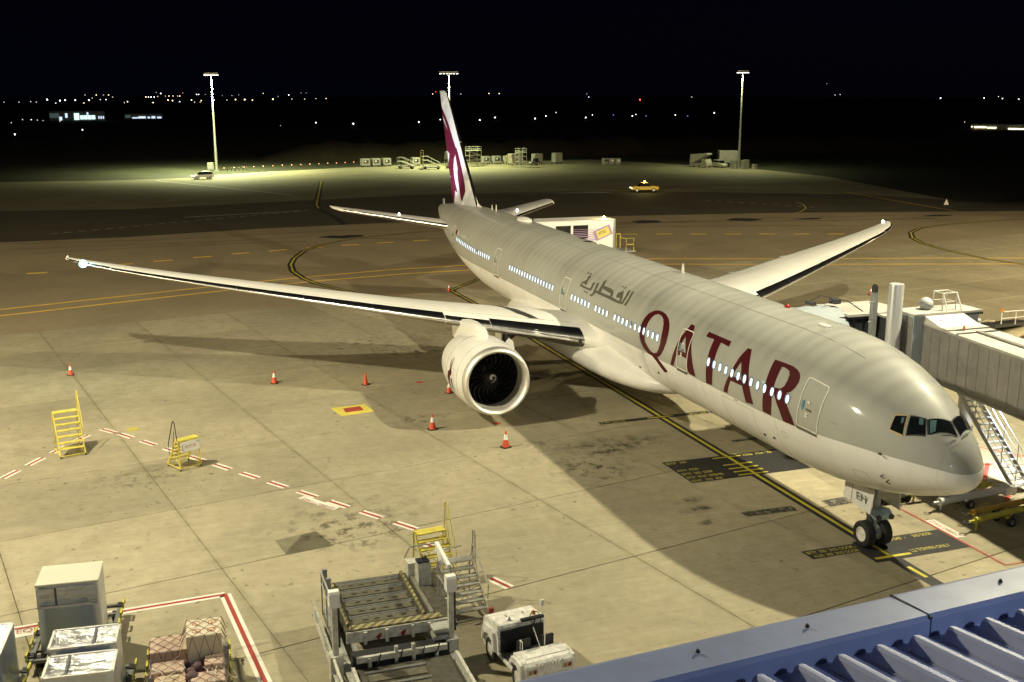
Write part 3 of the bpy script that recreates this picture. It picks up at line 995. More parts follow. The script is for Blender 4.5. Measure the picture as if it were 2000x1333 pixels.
# row of red lamps on the fence at the back of the far apron
for k in range(15):
    a = k / 14
    q = Vector((248.6, 7.6)).lerp(Vector((262.5, -27)), a)
    t = thing('barrier_lamp', 'small red lamp on a short post along the grass edge', 'barrier lamp', (q.x, q.y, -.05), 0, 'red lamps along the edge of the far apron')
    MB().tube((0, 0, 0), (0, 0, .5), .05, n=6).obj('post', POST, t)
    MB().ball((0, 0, .58), .12, 8, 5).obj('bulb', M('barrier_red', (1, .3, .15), .4, emit=(1, .38, .2), est=2.2), t)
QATAR = {
    'QL': [(20.86,34.0),(21.23,31.8),(21.57,27.8),(21.78,22.4),(21.92,15.6),(21.95,8.4),(21.89,3.1),(21.7,-2.3),(21.35,-7.0),(20.87,-9.6),(20.38,-10.2),(19.94,-10.0),(19.55,-6.6),(19.85,-4.6),(20.18,-6.4),(20.51,-6.1),(20.89,-3.2),(21.22,0.9),(21.33,7.1),(21.32,13.2),(21.26,19.7),(21.09,25.4),(20.91,28.9),(20.66,30.7)],
    'QR': [(20.86,34.0),(20.4,34.5),(19.87,33.3),(19.45,30.4),(19.12,26.3),(18.94,21.4),(18.86,15.8),(18.86,9.3),(19.03,2.2),(19.32,-3.8),(19.55,-6.6),(19.94,-10.0),(20.06,-8.2),(19.85,-4.6),(19.64,-0.4),(19.51,5.5),(19.5,12.0),(19.54,18.4),(19.67,24.0),(19.92,28.1),(20.27,30.6),(20.66,30.7)],
    'QT': [(20.41,-10.2),(19.94,-9.8),(19.76,-9.4),(19.37,-13.1),(18.83,-18.8),(19.31,-21.9),(19.64,-18.2),(20.01,-13.5)],
    'A1L': [(17.22,34.1),(16.88,34.2),(16.76,28.1),(17.19,22.0),(17.29,16.9),(17.42,11.8),(17.61,4.7),(17.8,-2.4),(18.0,-9.2),(18.33,-9.2),(18.13,-2.1),(17.95,5.0),(17.77,12.6),(17.61,19.7),(17.36,27.0)],
    'A1R': [(16.88,34.2),(16.59,24.6),(16.45,18.1),(16.29,12.0),(16.05,4.1),(15.86,-2.9),(15.7,-8.9),(16.33,-8.7),(16.47,-6.8),(16.58,0.6),(16.74,6.7),(16.93,13.8),(17.19,22.0),(17.27,27.7)],
    'A1B': [(17.52,7.7),(16.78,8.5),(16.58,4.0),(17.54,3.6)],
    'T1S': [(14.9,30.6),(14.1,30.2),(14.1,24.8),(14.1,18.0),(14.07,10.0),(14.06,1.9),(14.09,-8.7),(14.68,-9.5),(14.68,-2.0),(14.7,6.1),(14.72,15.3),(14.73,22.5),(14.74,29.6)],
    'T1B': [(15.48,34.0),(13.38,33.8),(13.36,28.8),(14.12,29.5),(14.74,29.7),(15.48,29.1)],
    'A2L': [(11.95,34.1),(11.65,34.1),(11.5,27.7),(11.95,21.5),(12.06,17.0),(12.24,10.8),(12.42,3.6),(12.57,-2.0),(12.7,-8.8),(13.07,-9.0),(12.96,-4.4),(12.77,2.0),(12.55,8.8),(12.36,17.1),(12.19,25.5)],
    'A2R': [(11.65,34.1),(11.41,26.1),(11.19,18.1),(11.03,12.0),(10.86,6.2),(10.67,-0.5),(10.49,-7.1),(11.1,-8.5),(11.22,-3.3),(11.4,2.6),(11.56,8.6),(11.74,15.5),(11.94,21.6),(11.92,28.3)],
    'A2B': [(12.33,7.7),(11.56,7.9),(11.43,3.7),(12.41,3.4)],
    'RS': [(9.77,34.1),(9.14,31.0),(9.14,24.2),(9.14,17.1),(9.14,8.7),(9.11,0.3),(9.13,-9.1),(9.74,-8.8),(9.74,-1.8),(9.75,5.6),(9.75,13.5),(9.75,21.1),(9.77,28.3)],
    'RP': [(9.77,34.1),(9.08,34.6),(8.57,34.7),(8.22,33.8),(7.98,31.9),(7.86,29.4),(7.79,25.3),(7.84,20.5),(8.02,16.0),(8.24,14.1),(8.7,14.7),(8.51,17.8),(8.44,22.6),(8.48,27.4),(8.59,30.1),(8.86,31.1),(9.14,31.0)],
    'RM': [(9.12,13.7),(8.68,14.8),(8.24,14.1),(8.07,10.4),(8.37,11.8),(9.08,10.8)],
    'RL': [(9.08,11.1),(8.73,13.9),(8.29,12.2),(8.15,7.2),(7.93,2.8),(7.69,-2.1),(7.49,-8.1),(8.27,-9.1),(8.52,-1.9),(8.82,4.5)],
}
ARABIC = {
    'alif': [(24.4,42.9),(24.56,40.3),(24.46,33.2),(24.57,25.1),(24.29,25.4),(24.26,33.2)],
    'lam': [(24.82,42.5),(25.02,40.3),(24.93,34.4),(24.94,27.0),(25.35,27.0),(25.29,24.6),(24.75,25.4),(24.73,31.4),(24.72,36.8)],
    'base1': [(25.31,27.0),(25.29,24.6),(26.45,24.7),(27.67,25.5),(28.59,25.2),(28.84,26.1),(28.68,27.6),(27.72,27.9),(26.48,28.3)],
    'qaf': [(25.45,38.7),(25.6,37.3),(25.93,34.1),(25.92,30.7),(25.79,29.3),(25.38,30.4),(25.31,27.0),(25.01,27.1),(25.19,32.7)],
    'ta_stem': [(28.14,43.0),(28.32,40.1),(28.28,32.9),(28.3,27.4),(27.88,27.4),(27.96,31.7),(28.01,36.8)],
    'ta_loop': [(28.18,35.3),(27.45,36.0),(26.79,35.6),(26.51,33.9),(26.35,30.6),(26.35,28.4),(26.64,28.1),(26.67,30.6),(26.75,32.6),(27.1,33.7),(27.7,33.3),(28.07,32.5)],
    'ra': [(28.74,37.1),(28.97,34.6),(28.88,27.6),(28.89,22.7),(29.06,21.4),(29.28,21.4),(29.09,19.8),(28.81,20.0),(28.62,22.2),(28.56,25.4),(28.62,31.7)],
    'ya': [(29.25,35.8),(29.5,33.4),(29.43,28.8),(29.47,27.0),(30.04,26.7),(30.67,27.3),(30.78,27.5),(30.95,24.8),(30.12,24.7),(29.37,24.6),(29.19,25.6),(29.17,29.7)],
    'ta_m': [(30.31,41.1),(30.56,38.2),(30.43,34.6),(30.86,30.2),(30.92,27.2),(30.95,24.8),(30.78,27.5),(30.61,29.5),(30.16,28.7),(30.17,31.0),(30.26,34.4),(30.22,37.1)],
    'd1': [(25.99,42.1),(25.96,43.5),(25.79,43.1),(25.8,41.5)],
    'd2': [(25.64,42.0),(25.62,43.5),(25.45,43.1),(25.47,41.6)],
    'd3': [(30.96,41.5),(30.96,43.1),(30.73,42.8),(30.75,41.0)],
    'd4': [(30.61,41.7),(30.6,43.5),(30.41,43.1),(30.4,41.2)],
    'd5': [(30.08,21.2),(30.0,22.8),(29.82,22.4),(29.91,20.7)],
    'd6': [(29.77,20.9),(29.69,22.6),(29.52,22.3),(29.6,20.5)],
}
ORYX = {
    'horn1': [(72.59,16.93),(72.07,16.73),(71.23,16.38),(70.36,15.93),(69.47,15.37),(68.63,14.69),(68.06,14.21),(67.66,13.86),(67.04,13.43),(66.42,12.92),(68.23,12.83),(67.98,13.78),(68.83,14.27),(69.91,14.9),(71.05,15.63),(72.21,16.19),(72.69,16.68)],
    'horn2': [(72.24,15.77),(71.33,15.45),(69.92,14.86),(68.65,14.23),(67.9,13.77),(67.49,13.41),(66.7,12.9),(69.69,12.76),(70.8,13.01),(70.95,13.32),(68.93,13.43),(69.17,13.8),(70.01,14.35),(71.22,14.95),(72.14,15.35)],
    'neck': [(70.9,13.17),(67.23,13.33),(66.61,13.11),(67.06,12.79),(67.62,12.33),(67.88,11.79),(67.87,11.23),(67.65,10.63),(67.13,9.98),(66.5,9.42),(67.65,9.5),(67.87,8.95),(68.45,8.06),(69.22,7.96),(69.6,8.8),(69.66,9.42),(69.27,9.59),(69.89,9.71),(70.03,10.46),(69.35,10.62),(70.26,10.8),(70.33,11.06),(70.64,11.76),(69.76,12.34),(69.54,12.79),(70.22,12.89)],
    'leg': [(66.92,13.35),(66.71,13.36),(66.16,12.87),(65.51,12.14),(65.03,11.62),(64.38,10.86),(63.88,10.19),(63.75,9.73),(63.88,9.58),(64.27,9.82),(64.1,9.37),(64.77,8.78),(65.31,8.92),(65.62,9.58),(66.1,10.4),(66.41,11.15),(66.31,11.54),(66.8,12.33),(67.06,12.79)],
}
# ================================================================== the airliner
SX = [.73, .76, .82, .92, 1.1, 1.4, 1.8, 2.3, 3, 4, 5, 6, 8, 10]
ST = [-.86, -.66, -.48, -.25, .08, .47, .86, 1.24, 1.67, 2.14, 2.47, 2.72, 3.02, 3.1]
SB = [-.86, -1.02, -1.14, -1.27, -1.42, -1.58, -1.75, -1.93, -2.17, -2.45, -2.67, -2.83, -3.04, -3.1]
SW = [0, .26, .43, .62, .86, 1.15, 1.44, 1.73, 2.03, 2.35, 2.6, 2.78, 3.01, 3.1]
SP = [.0, .0, .0, .02, .06, .12, .16, .18, .16, .12, .08, .05, .02, 0]
TX = [48, 52, 56, 60, 64, 68, 71, 72.6, 73.2]
TT = [3.1, 3.1, 3.1, 3.04, 2.88, 2.6, 2.3, 2.1, 1.95]
TB = [-3.1, -2.98, -2.5, -1.75, -.8, .2, .85, 1.15, 1.4]
TW = [3.1, 3.09, 2.97, 2.66, 2.2, 1.5, .85, .45, .2]


def zc(x):
    return 5.36 + .005 * x


def sec(x):
    if x < 30:
        g = lambda a: smooth_interp(x, SX, a)
        return g(ST), g(SB), g(SW), -.86 * (1 - min(max((x - .73) / 8, 0), 1)) ** 1.5, g(SP)
    g = lambda a: smooth_interp(x, TX, a)
    k = min(max((x - 48) / 24, 0), 1)
    zt, zb = g(TT), g(TB)
    return zt, zb, g(TW), (zt + zb) / 2 * k ** .8, 0


def surf(x, th, off=0.0):
    zt, zb, w, zw, pk = sec(x)
    c, s = math.cos(th), math.sin(th)
    p = Vector((x, w * c * (1 - pk * max(s, 0)), zc(x) + (zw + (zt - zw) * s if s > 0 else zw + (zw - zb) * s)))
    if off:
        p += Vector((0 if x > 3 else -.4 * (3 - x), c, s)).normalized() * off
    return p


def fmap(off, port=False):
    def f(x, d):
        p = surf(x, R(d), off)
        return Vector((p.x, -p.y, p.z)) if port else p
    return f


plane = thing('airliner', 'large grey and white passenger jet parked on the stand with QATAR lettering', 'aircraft', (0, 0, 0))

# fuselage paint: grey above a level line, white below; damp bands on the crown
FUS = bpy.data.materials.new('fuselage_paint')
FUS.use_nodes = True
n, l, b = nodes_of(FUS)
at = n.new('ShaderNodeAttribute')
at.attribute_name = 'split'
am = n.new('ShaderNodeAttribute')
am.attribute_name = 'crown'
g = n.new('ShaderNodeNewGeometry').outputs['Position']
f = math_node(n, l, 'GREATER_THAN', at.outputs['Fac'], 0.0)
mp = n.new('ShaderNodeMapping')
mp.inputs['Scale'].default_value = (1, .12, .12)
l.new(g, mp.inputs['Vector'])
sx = n.new('ShaderNodeSeparateXYZ')
l.new(g, sx.inputs[0])
wob = math_node(n, l, 'MULTIPLY', noise(n, l, g, .5, 3), 2.2)
lean = math_node(n, l, 'MULTIPLY', sx.outputs[2], .32)
ph_ = math_node(n, l, 'ADD', math_node(n, l, 'MULTIPLY', math_node(n, l, 'ADD', sx.outputs[0], lean), 2 * PI / .9), wob)
band = remap(n, l, math_node(n, l, 'SINE', ph_), -.6, 1, 0, 1)
patch = remap(n, l, noise(n, l, mp.outputs[0], .55, 4, .55), .40, .66, 0, 1)
cr = remap(n, l, am.outputs['Fac'], .25, .62, 0, 1)
cr2 = remap(n, l, am.outputs['Fac'], .97, .80, 0, 1)
damp = math_node(n, l, 'MULTIPLY', math_node(n, l, 'MULTIPLY', math_node(n, l, 'ADD', math_node(n, l, 'MULTIPLY', band, .40), math_node(n, l, 'MULTIPLY', patch, .6)), cr), .52)
grey = mixc(n, l, damp, (0.40, 0.405, 0.37), (0.225, 0.222, 0.195))
tone = remap(n, l, noise(n, l, g, .35, 5), .3, .7, .93, 1.05)
grey = mixc(n, l, 1.0, grey, tone, 'MULTIPLY')
white = mixc(n, l, 1.0, (0.84, 0.83, 0.81), tone, 'MULTIPLY')
dirt = remap(n, l, noise(n, l, mp.outputs[0], 1.6, 5, .7), .50, .75, 0, .16)
white = mixc(n, l, dirt, white, (0.42, 0.38, 0.28))
l.new(mixc(n, l, f, white, grey), b.inputs['Base Color'])
b.inputs['Roughness'].default_value = .30
b.inputs['Roughness'].default_value = .5
b.inputs['Specular IOR Level'].default_value = .3
b.inputs['Coat Weight'].default_value = .5
b.inputs['Coat Roughness'].default_value = .07

BX = [.7, .85, 1.3, 2.5, 4.1, 6, 8, 12, 60, 74]
BZ = [-.60, -.57, -.47, -.37, -.36, -.43, -.52, -.55, -.55, -.55]
xs = [.731 + .6 * (i / 14) ** 2 for i in range(15)] + [1.45 + i * .16 for i in range(1, 22)] + [5.2 + i * .4 for i in range(13)] + [11 + i for i in range(37)] + [48.5 + i * .6 for i in range(41)] + [73, 73.2]
NT = 96
rings = []
mb = MB()
for x in xs:
    rings.append([surf(x, 2 * PI * i / NT) for i in range(NT)])
mb.loft(rings)
fus = mb.obj('fuselage', FUS, plane, 'all')
me = fus.data
a1 = me.attributes.new('split', 'FLOAT', 'POINT')
a2 = me.attributes.new('crown', 'FLOAT', 'POINT')
for i, v in enumerate(me.vertices):
    a1.data[i].value = v.co.z - zc(v.co.x) - smooth_interp(v.co.x, BX, BZ)
    a2.data[i].value = max(0, (v.co.z - zc(v.co.x)) / 3.1)

MAROON = M('maroon_paint', (0.070, 0.005, 0.009), .45, 0, .08, 1, coat=.12, spec=.2)
ARGREY = M('dark_grey_paint', (0.11, 0.107, 0.09), .5, spec=.2)
off = .012
for k, (nm, poly) in enumerate(QATAR.items()):
    decal('lettering', poly, fmap(.010 + .0015 * (k % 6)), MAROON, fus, (.35, 3.0))
for k, (nm, poly) in enumerate(ARABIC.items()):
    decal('arabic_lettering', poly, fmap(.010 + .0015 * (k % 5)), ARGREY, fus, (.4, 3.0))

# ---- cabin windows
WFR = M('window_frame', (0.16, 0.20, 0.28), .35)
WLIT = M('window_lit', (.7, .8, .9), .2, emit=(0.70, 0.87, 1.0), est=1.2)
WSH = M('painted_reveal', (.2, .3, .5), .3, emit=(.18, .34, .62), est=.5)  # flat patch: dimmer glow painted for the shaded side of the recess


def oval(cx, cd, a, bdeg, n=16, sq=2.15):
    out = []
    for i in range(n):
        t = 2 * PI * i / n
        c, s = math.cos(t), math.sin(t)
        out.append((cx + a * math.copysign(abs(c) ** (2 / sq), c), cd + bdeg * math.copysign(abs(s) ** (2 / sq), s)))
    return out


wx = [14.56 - .538 * i for i in range(13)] + [25.2 - .531 * i for i in range(11)] + [27.88 - .536 * i for i in range(4)] + [31.61 - .537 * i for i in range(6)] + [43.39 - .5325 * i for i in range(17)] + [57.85 - .533 * i for i in range(19)]
for x in wx:
    d = 10.0
    w = decal('cabin_window', oval(x, d, .165, 4.3), fmap(.016), WFR, fus, (1, 20))
    mb = MB()
    bl_r = random.random()
    po = oval(x - .018, d - .15, .10, 3.35)
    if bl_r < .09:
        cut = d + random.uniform(-1.2, 1.8)
        po = [(q[0], min(q[1], cut)) for q in po]
    mb.add([fmap(.022)(*q) for q in po], [tuple(range(len(po)))])
    mb.obj('window_pane', WLIT, w, fix=False)
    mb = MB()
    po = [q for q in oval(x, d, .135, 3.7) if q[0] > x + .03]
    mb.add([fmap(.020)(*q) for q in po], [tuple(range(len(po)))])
    mb.obj('painted_reveal', WSH, w, fix=False)

# ---- doors: pale outline, small window, handle plates, dark sill
DOORL = M('door_outline', (0.78, 0.76, 0.68), .4)
SILL = M('door_sill', (0.12, 0.115, 0.10), .5)
DWIN = M('door_window', (0.10, 0.22, 0.26), .15, emit=(.25, .6, .7), est=.08)
PLAC = M('placard', (0.75, 0.72, 0.62), .5)


def rrect(x0, x1, d0, d1, rx, rd, n=4):
    out = []
    for cx, cy, a0 in ((x1 - rx, d1 - rd, 0), (x0 + rx, d1 - rd, 90), (x0 + rx, d0 + rd, 180), (x1 - rx, d0 + rd, 270)):
        for i in range(n + 1):
            t = R(a0 + 90 * i / n)
            out.append((cx + rx * math.cos(t), cy + rd * math.sin(t)))
    return out


def dens(poly, k=5):
    out = []
    for i in range(len(poly)):
        a, c = poly[i], poly[(i + 1) % len(poly)]
        m = k if abs(a[1] - c[1]) > 6 else 1
        out += [(a[0] + (c[0] - a[0]) * j / m, a[1] + (c[1] - a[1]) * j / m) for j in range(m)]
    return out


for (x0, x1, d0, d1) in ((6.15, 7.38, -6.2, 33.2), (16.55, 17.65, -8.6, 28.6), (32.4, 33.5, -8.6, 28.4), (45.95, 47.1, -9.8, 27.8), (59.2, 60.1, -6, 27)):
    ot = dens(rrect(x0, x1, d0, d1, .14, 2.2))
    it = dens(rrect(x0 + .05, x1 - .05, d0 + .9, d1 - .9, .10, 1.5))
    dr = ring_decal('cabin_door', ot, it, fmap(.024), DOORL, fus)
    decal('door_sill', [(x0 + .02, d0 - .3), (x1 - .02, d0 - .3), (x1 - .02, d0 - 2.6), (x0 + .02, d0 - 2.6)], fmap(.03), SILL, dr, (.5, 2))
    xm = (x0 + x1) / 2
    decal('door_window', oval(x1 - .24, 11.5, .075, 4.0, 12), fmap(.026), DWIN, dr, (1, 20))
    decal('door_handle', [(xm - .12, 8.6), (xm + .16, 8.6), (xm + .16, 10.2), (xm - .12, 10.2)], fmap(.026), ARGREY, dr, (1, 4))
    for (pa, pb) in ((5.4, 6.8), (3.3, 4.8), (14.2, 15.8)):
        decal('placard', [(xm + .02, pa), (xm + .17, pa), (xm + .17, pb), (xm + .02, pb)], fmap(.026), PLAC, dr, (1, 4))

# ---- flight-deck windows
GLASS = M('flight_deck_glass', (0.008, 0.01, 0.012), .06, coat=.6)
WSURR = M('windscreen_frame', (0.045, 0.045, 0.042), .35)
TAN = M('window_seal_tan', (0.52, 0.38, 0.18), .45)
FDL = M('flight_deck_lit', (.05, .10, .10), .3, emit=(.30, .62, .58), est=.05)
cockpit = {
    'w1': [(3.27, 41.1), (2.95, 47.5), (2.70, 29.9), (3.18, 27.7)],
    'w2': [(2.84, 49.2), (2.46, 59.2), (2.11, 45.4), (2.58, 32.3)],
    'w3': [(2.37, 62.3), (1.99, 88.2), (1.56, 85.6), (2.02, 48.2)]}


def grow(poly, kx, kd):
    cx = sum(q[0] for q in poly) / len(poly)
    cy = sum(q[1] for q in poly) / len(poly)
    out = []
    for q in poly:
        out.append((q[0] + math.copysign(kx, q[0] - cx), q[1] + math.copysign(kd, q[1] - cy)))
    return out


for port in (False, True):
    for nm, po in cockpit.items():
        fr = decal('flight_deck_window', grow(po, .035, 1.9), fmap(.014, port), TAN if nm == 'w1' and not port else WSURR, fus, (.15, 3))
        decal('window_glass', po, fmap(.024, port), GLASS, fr, (.15, 3))
    if not port:
        for po in ([(2.32, 62.5), (2.20, 70), (1.96, 58), (2.02, 50)], [(2.60, 55), (2.48, 58), (2.36, 52), (2.47, 49)], [(3.05, 43), (2.98, 45.5), (2.90, 40), (2.95, 38)]):
            decal('lit_interior_patch', po, fmap(.029), FDL, fus, (.2, 4))  # flat glowing patches painted for the lit interior behind the glass
# wipers, probes, radome seam, small marks
DK = M('dark_fitting', (0.03, 0.03, 0.03), .5)
for port in (False, True):
    mb = MB()
    mb.path([fmap(.04, port)(1.52, 84), fmap(.05, port)(1.60, 74), fmap(.05, port)(1.72, 62)], .014)
    mb.obj('wiper', DARKM, fus)
    for (x, d) in ((3.16, 4.3), (2.98, -30), (3.12, -23)):
        mb = MB()
        q = fmap(.0, port)(x, d)
        o2 = fmap(.14, port)(x, d)
        mb.path([q, o2, o2 + Vector((-.22, 0, 0))], .022)
        mb.obj('probe', DK, fus)
seam = M('panel_seam', (0.30, 0.30, 0.27), .6)
mb = MB()
pts = [surf(1.3 + .06 * math.sin(R(d)), R(d), .006) for d in range(-80, 200, 8)]
mb.path(pts, .003, 4)
mb.obj('radome_seam', seam, fus)
for d in (70, 41.7, 105):
    mb = MB()
    mb.path([surf(x, R(d), .003) for x in [6 + i for i in range(46)]], .008, 4)
    mb.obj('skin_lap', seam, fus)
# circumferential skin joints, cargo-hold doors and access hatches
for x in (8.9, 15.2, 21.6, 28.0, 34.3, 40.6, 46.9, 53.0, 58.6):
    mb = MB()
    mb.path([surf(x, R(d), .0015) for d in range(-88, 150, 7)], .006, 4)
    mb.obj('skin_joint', seam, fus)
for (x0, x1, d0, d1) in ((10.6, 13.3, -52, -13), (48.6, 51.0, -50, -14), (54.2, 55.2, -44, -18), (3.9, 4.6, -40, -28), (18.2, 18.7, -36, -30), (8.2, 8.6, -24, -19), (29.6, 30.3, 14.5, 22)):
    ot = dens(rrect(x0, x1, d0, d1, .10, 1.6))
    it = dens(rrect(x0 + .018, x1 - .018, d0 + .36, d1 - .36, .085, 1.3))
    ring_decal('hatch_outline', ot, it, fmap(.007), seam, fus)
for (x, d) in ((8.0, 12.5), (15.3, 12), (19.2, 12.2), (32.0, 12), (45.2, 12), (12.0, -11.3), (21.5, -11.8), (27, -2), (9.4, 4.2), (5.4, 9.5)):
    decal('stencil_mark', [(x - .16, d - .5), (x + .16, d - .5), (x + .16, d + .5), (x - .16, d + .5)], fmap(.008), seam, fus, (.5, 4))
# flag and registration near the tail
FLAGM = M('flag_maroon', (0.12, 0.012, 0.02), .4)
FLAGW = M('flag_white', (.8, .78, .75), .4)
decal('flag', [(58.7, 15.7), (58.0, 15.7), (58.1, 23.2), (58.8, 23.0)], fmap(.014), FLAGM, fus, (.5, 4))
decal('flag', [(58.0, 15.7), (57.72, 15.7), (57.85, 23.2), (58.1, 23.2)], fmap(.014), FLAGW, fus, (.5, 4))
# antennas, beacon and domes on the crown
WHT = M('white_fitting', (.78, .76, .72), .35)
def blade(x, d, h, ch):
    q = surf(x, R(d))
    mb = MB()
    mb.loft([[q + Vector((a * ch, b * .05, -.05)) for a, b in ((0, 0), (.4, 1), (1, 0), (.4, -1))], [q + Vector((a * ch * .5 + .25 * ch, b * .02, h)) for a, b in ((0, 0), (.4, 1), (1, 0), (.4, -1))]])
    mb.obj('blade_antenna', WHT, fus)


blade(23.6, 96, .5, .42)
blade(56.2, 93, .5, .4)
blade(57.8, 96, .35, .3)
for x, d, a, h in ((49.3, 92, .85, .28), (9.6, 84, .3, .1)):
    q = surf(x, R(d))
    mb = MB()
    mb.lathe([(-.05, 1), (h * .5, .9), (h * .85, .55), (h, .05)], (0, 0, 0), 'Z', 18, (False, True))
    mb.v = [(v[0] * a * 1.5 + q.x, v[1] * a * .55 + q.y, v[2] + q.z) for v in mb.v]
    mb.obj('antenna_fairing', WHT, fus, True)
q = surf(13.6, R(97))
MB().lathe([(-.02, .15), (.06, .14), (.14, .06), (.15, .01)], q, 'Z', 12, (False, True)).obj('beacon', M('beacon_red', (.35, .02, .015), .2), fus, True)
for x, d in ((38.6, 97), (36.9, 93)):
    q = surf(x, R(d), .01)
    mb = MB().lathe([(0, .32), (.01, .02)], (0, 0, 0), 'Z', 14, (False, True))
    mb.v = [(v[0] * 1.3 + q.x, v[1] * .9 + q.y, v[2] + q.z) for v in mb.v]
    mb.obj('vent', DK, fus)
for x, d in ((20.2, -27), (10.2, -33), (9.4, -31), (16, -50), (26.6, -40), (22.8, -34)):
    mb = MB()
    q = surf(x, R(d), .008)
    mb.box(q, (.16, .03, .1))
    mb.obj('drain_port', DK, fus)

# ---- belly fairing
FWH = M('fairing_white', (0.74, 0.73, 0.70), .33, 0, .08, .5, coat=.3)
mb = MB()
rg = []
FX = [21.2, 22.2, 24, 26, 28.5, 32, 36, 40, 43, 45.5, 47.2]
FWd = [1.6, 2.35, 3.05, 3.5, 3.72, 3.78, 3.75, 3.6, 3.25, 2.5, 1.4]
FB = [2.45, 2.2, 1.98, 1.86, 1.8, 1.78, 1.8, 1.9, 2.08, 2.3, 2.5]
FT = [3.2, 3.5, 3.85, 4.15, 4.35, 4.45, 4.45, 4.3, 4.0, 3.6, 3.2]
for i in range(40):
    x = 21.2 + 26 * i / 39
    w, zb_, zt_ = smooth_interp(x, FX, FWd), smooth_interp(x, FX, FB), smooth_interp(x, FX, FT)
    zm, hh = (zb_ + zt_) / 2, (zt_ - zb_) / 2
    r_ = []
    for j in range(36):
        t = 2 * PI * j / 36
        c, s = math.cos(t), math.sin(t)
        r_.append((x, w * math.copysign(abs(c) ** .7, c), zm + hh * math.copysign(abs(s) ** .85, s)))
    rg.append(r_)
mb.loft(rg)
mb.obj('belly_fairing', FWH, plane, 'all')

# ---- wings
WINGM = M('wing_paint', (0.85, 0.84, 0.80), .4, 0, .07, .4, coat=.15)
SLATM = M('bare_metal', (0.62, 0.61, 0.61), .24, 1.0, .04, .6)
DARKP = M('wing_dark_band', (0.05, 0.048, 0.045), .45)
GREYP = M('wing_grey_line', (0.33, 0.33, 0.31), .5)
WY = [0, 3.1, 6, 9.6, 11.65, 18.6, 26.9, 30.0, 31.4, 32.4]
WL = [24.6, 27.25, 29.5, 31.85, 33.15, 37.6, 43.0, 45.05, 46.3, 47.75]
WT = [41.2, 41.2, 41.2, 41.3, 41.55, 43.6, 46.3, 47.45, 48.05, 48.7]
WZ = [3.35, 3.75, 4.15, 4.62, 4.88, 5.72, 6.75, 7.18, 7.38, 7.52]
WTH = [.145, .14, .125, .115, .11, .10, .095, .09, .085, .08]
WTW = [4.2, 3.8, 3.0, 2.2, 1.9, .9, -.2, -.8, -1, -1.2]


def foil(t):
    """upper then lower surface of a supercritical-like section, chord 1"""
    return t


def afz(c, th, up):
    base = 5 * th * (.2969 * math.sqrt(c) - .126 * c - .3516 * c * c + .2843 * c ** 3 - .1015 * c ** 4)
    camb = .022 * math.sin(PI * c ** .8)
    return camb + base if up else camb - base * .95


def wing_pt(y, c, up, sgn, off=0.0):
    le, te, z0, th, tw = (smooth_interp(y, WY, a) for a in (WL, WT, WZ, WTH, WTW))
    ch = te - le
    zz = afz(c, th, up) * ch + (off if up else -off)
    xx = c * ch
    a = R(tw)
    q = xx - .35 * ch
    return Vector((le + .35 * ch + q * math.cos(a) + zz * math.sin(a), sgn * y, z0 + zz * math.cos(a) - q * math.sin(a)))


CU = [0, .004, .012, .025, .045, .07, .11, .17, .25, .35, .46, .58, .70, .82, .92, 1.0]


def wing_ring(y, sgn, cs, off=0.0):
    up_ = [wing_pt(y, c, True, sgn, off) for c in reversed(cs)]
    lo_ = [wing_pt(y, c, False, sgn, off) for c in cs[1:]]
    return up_ + lo_


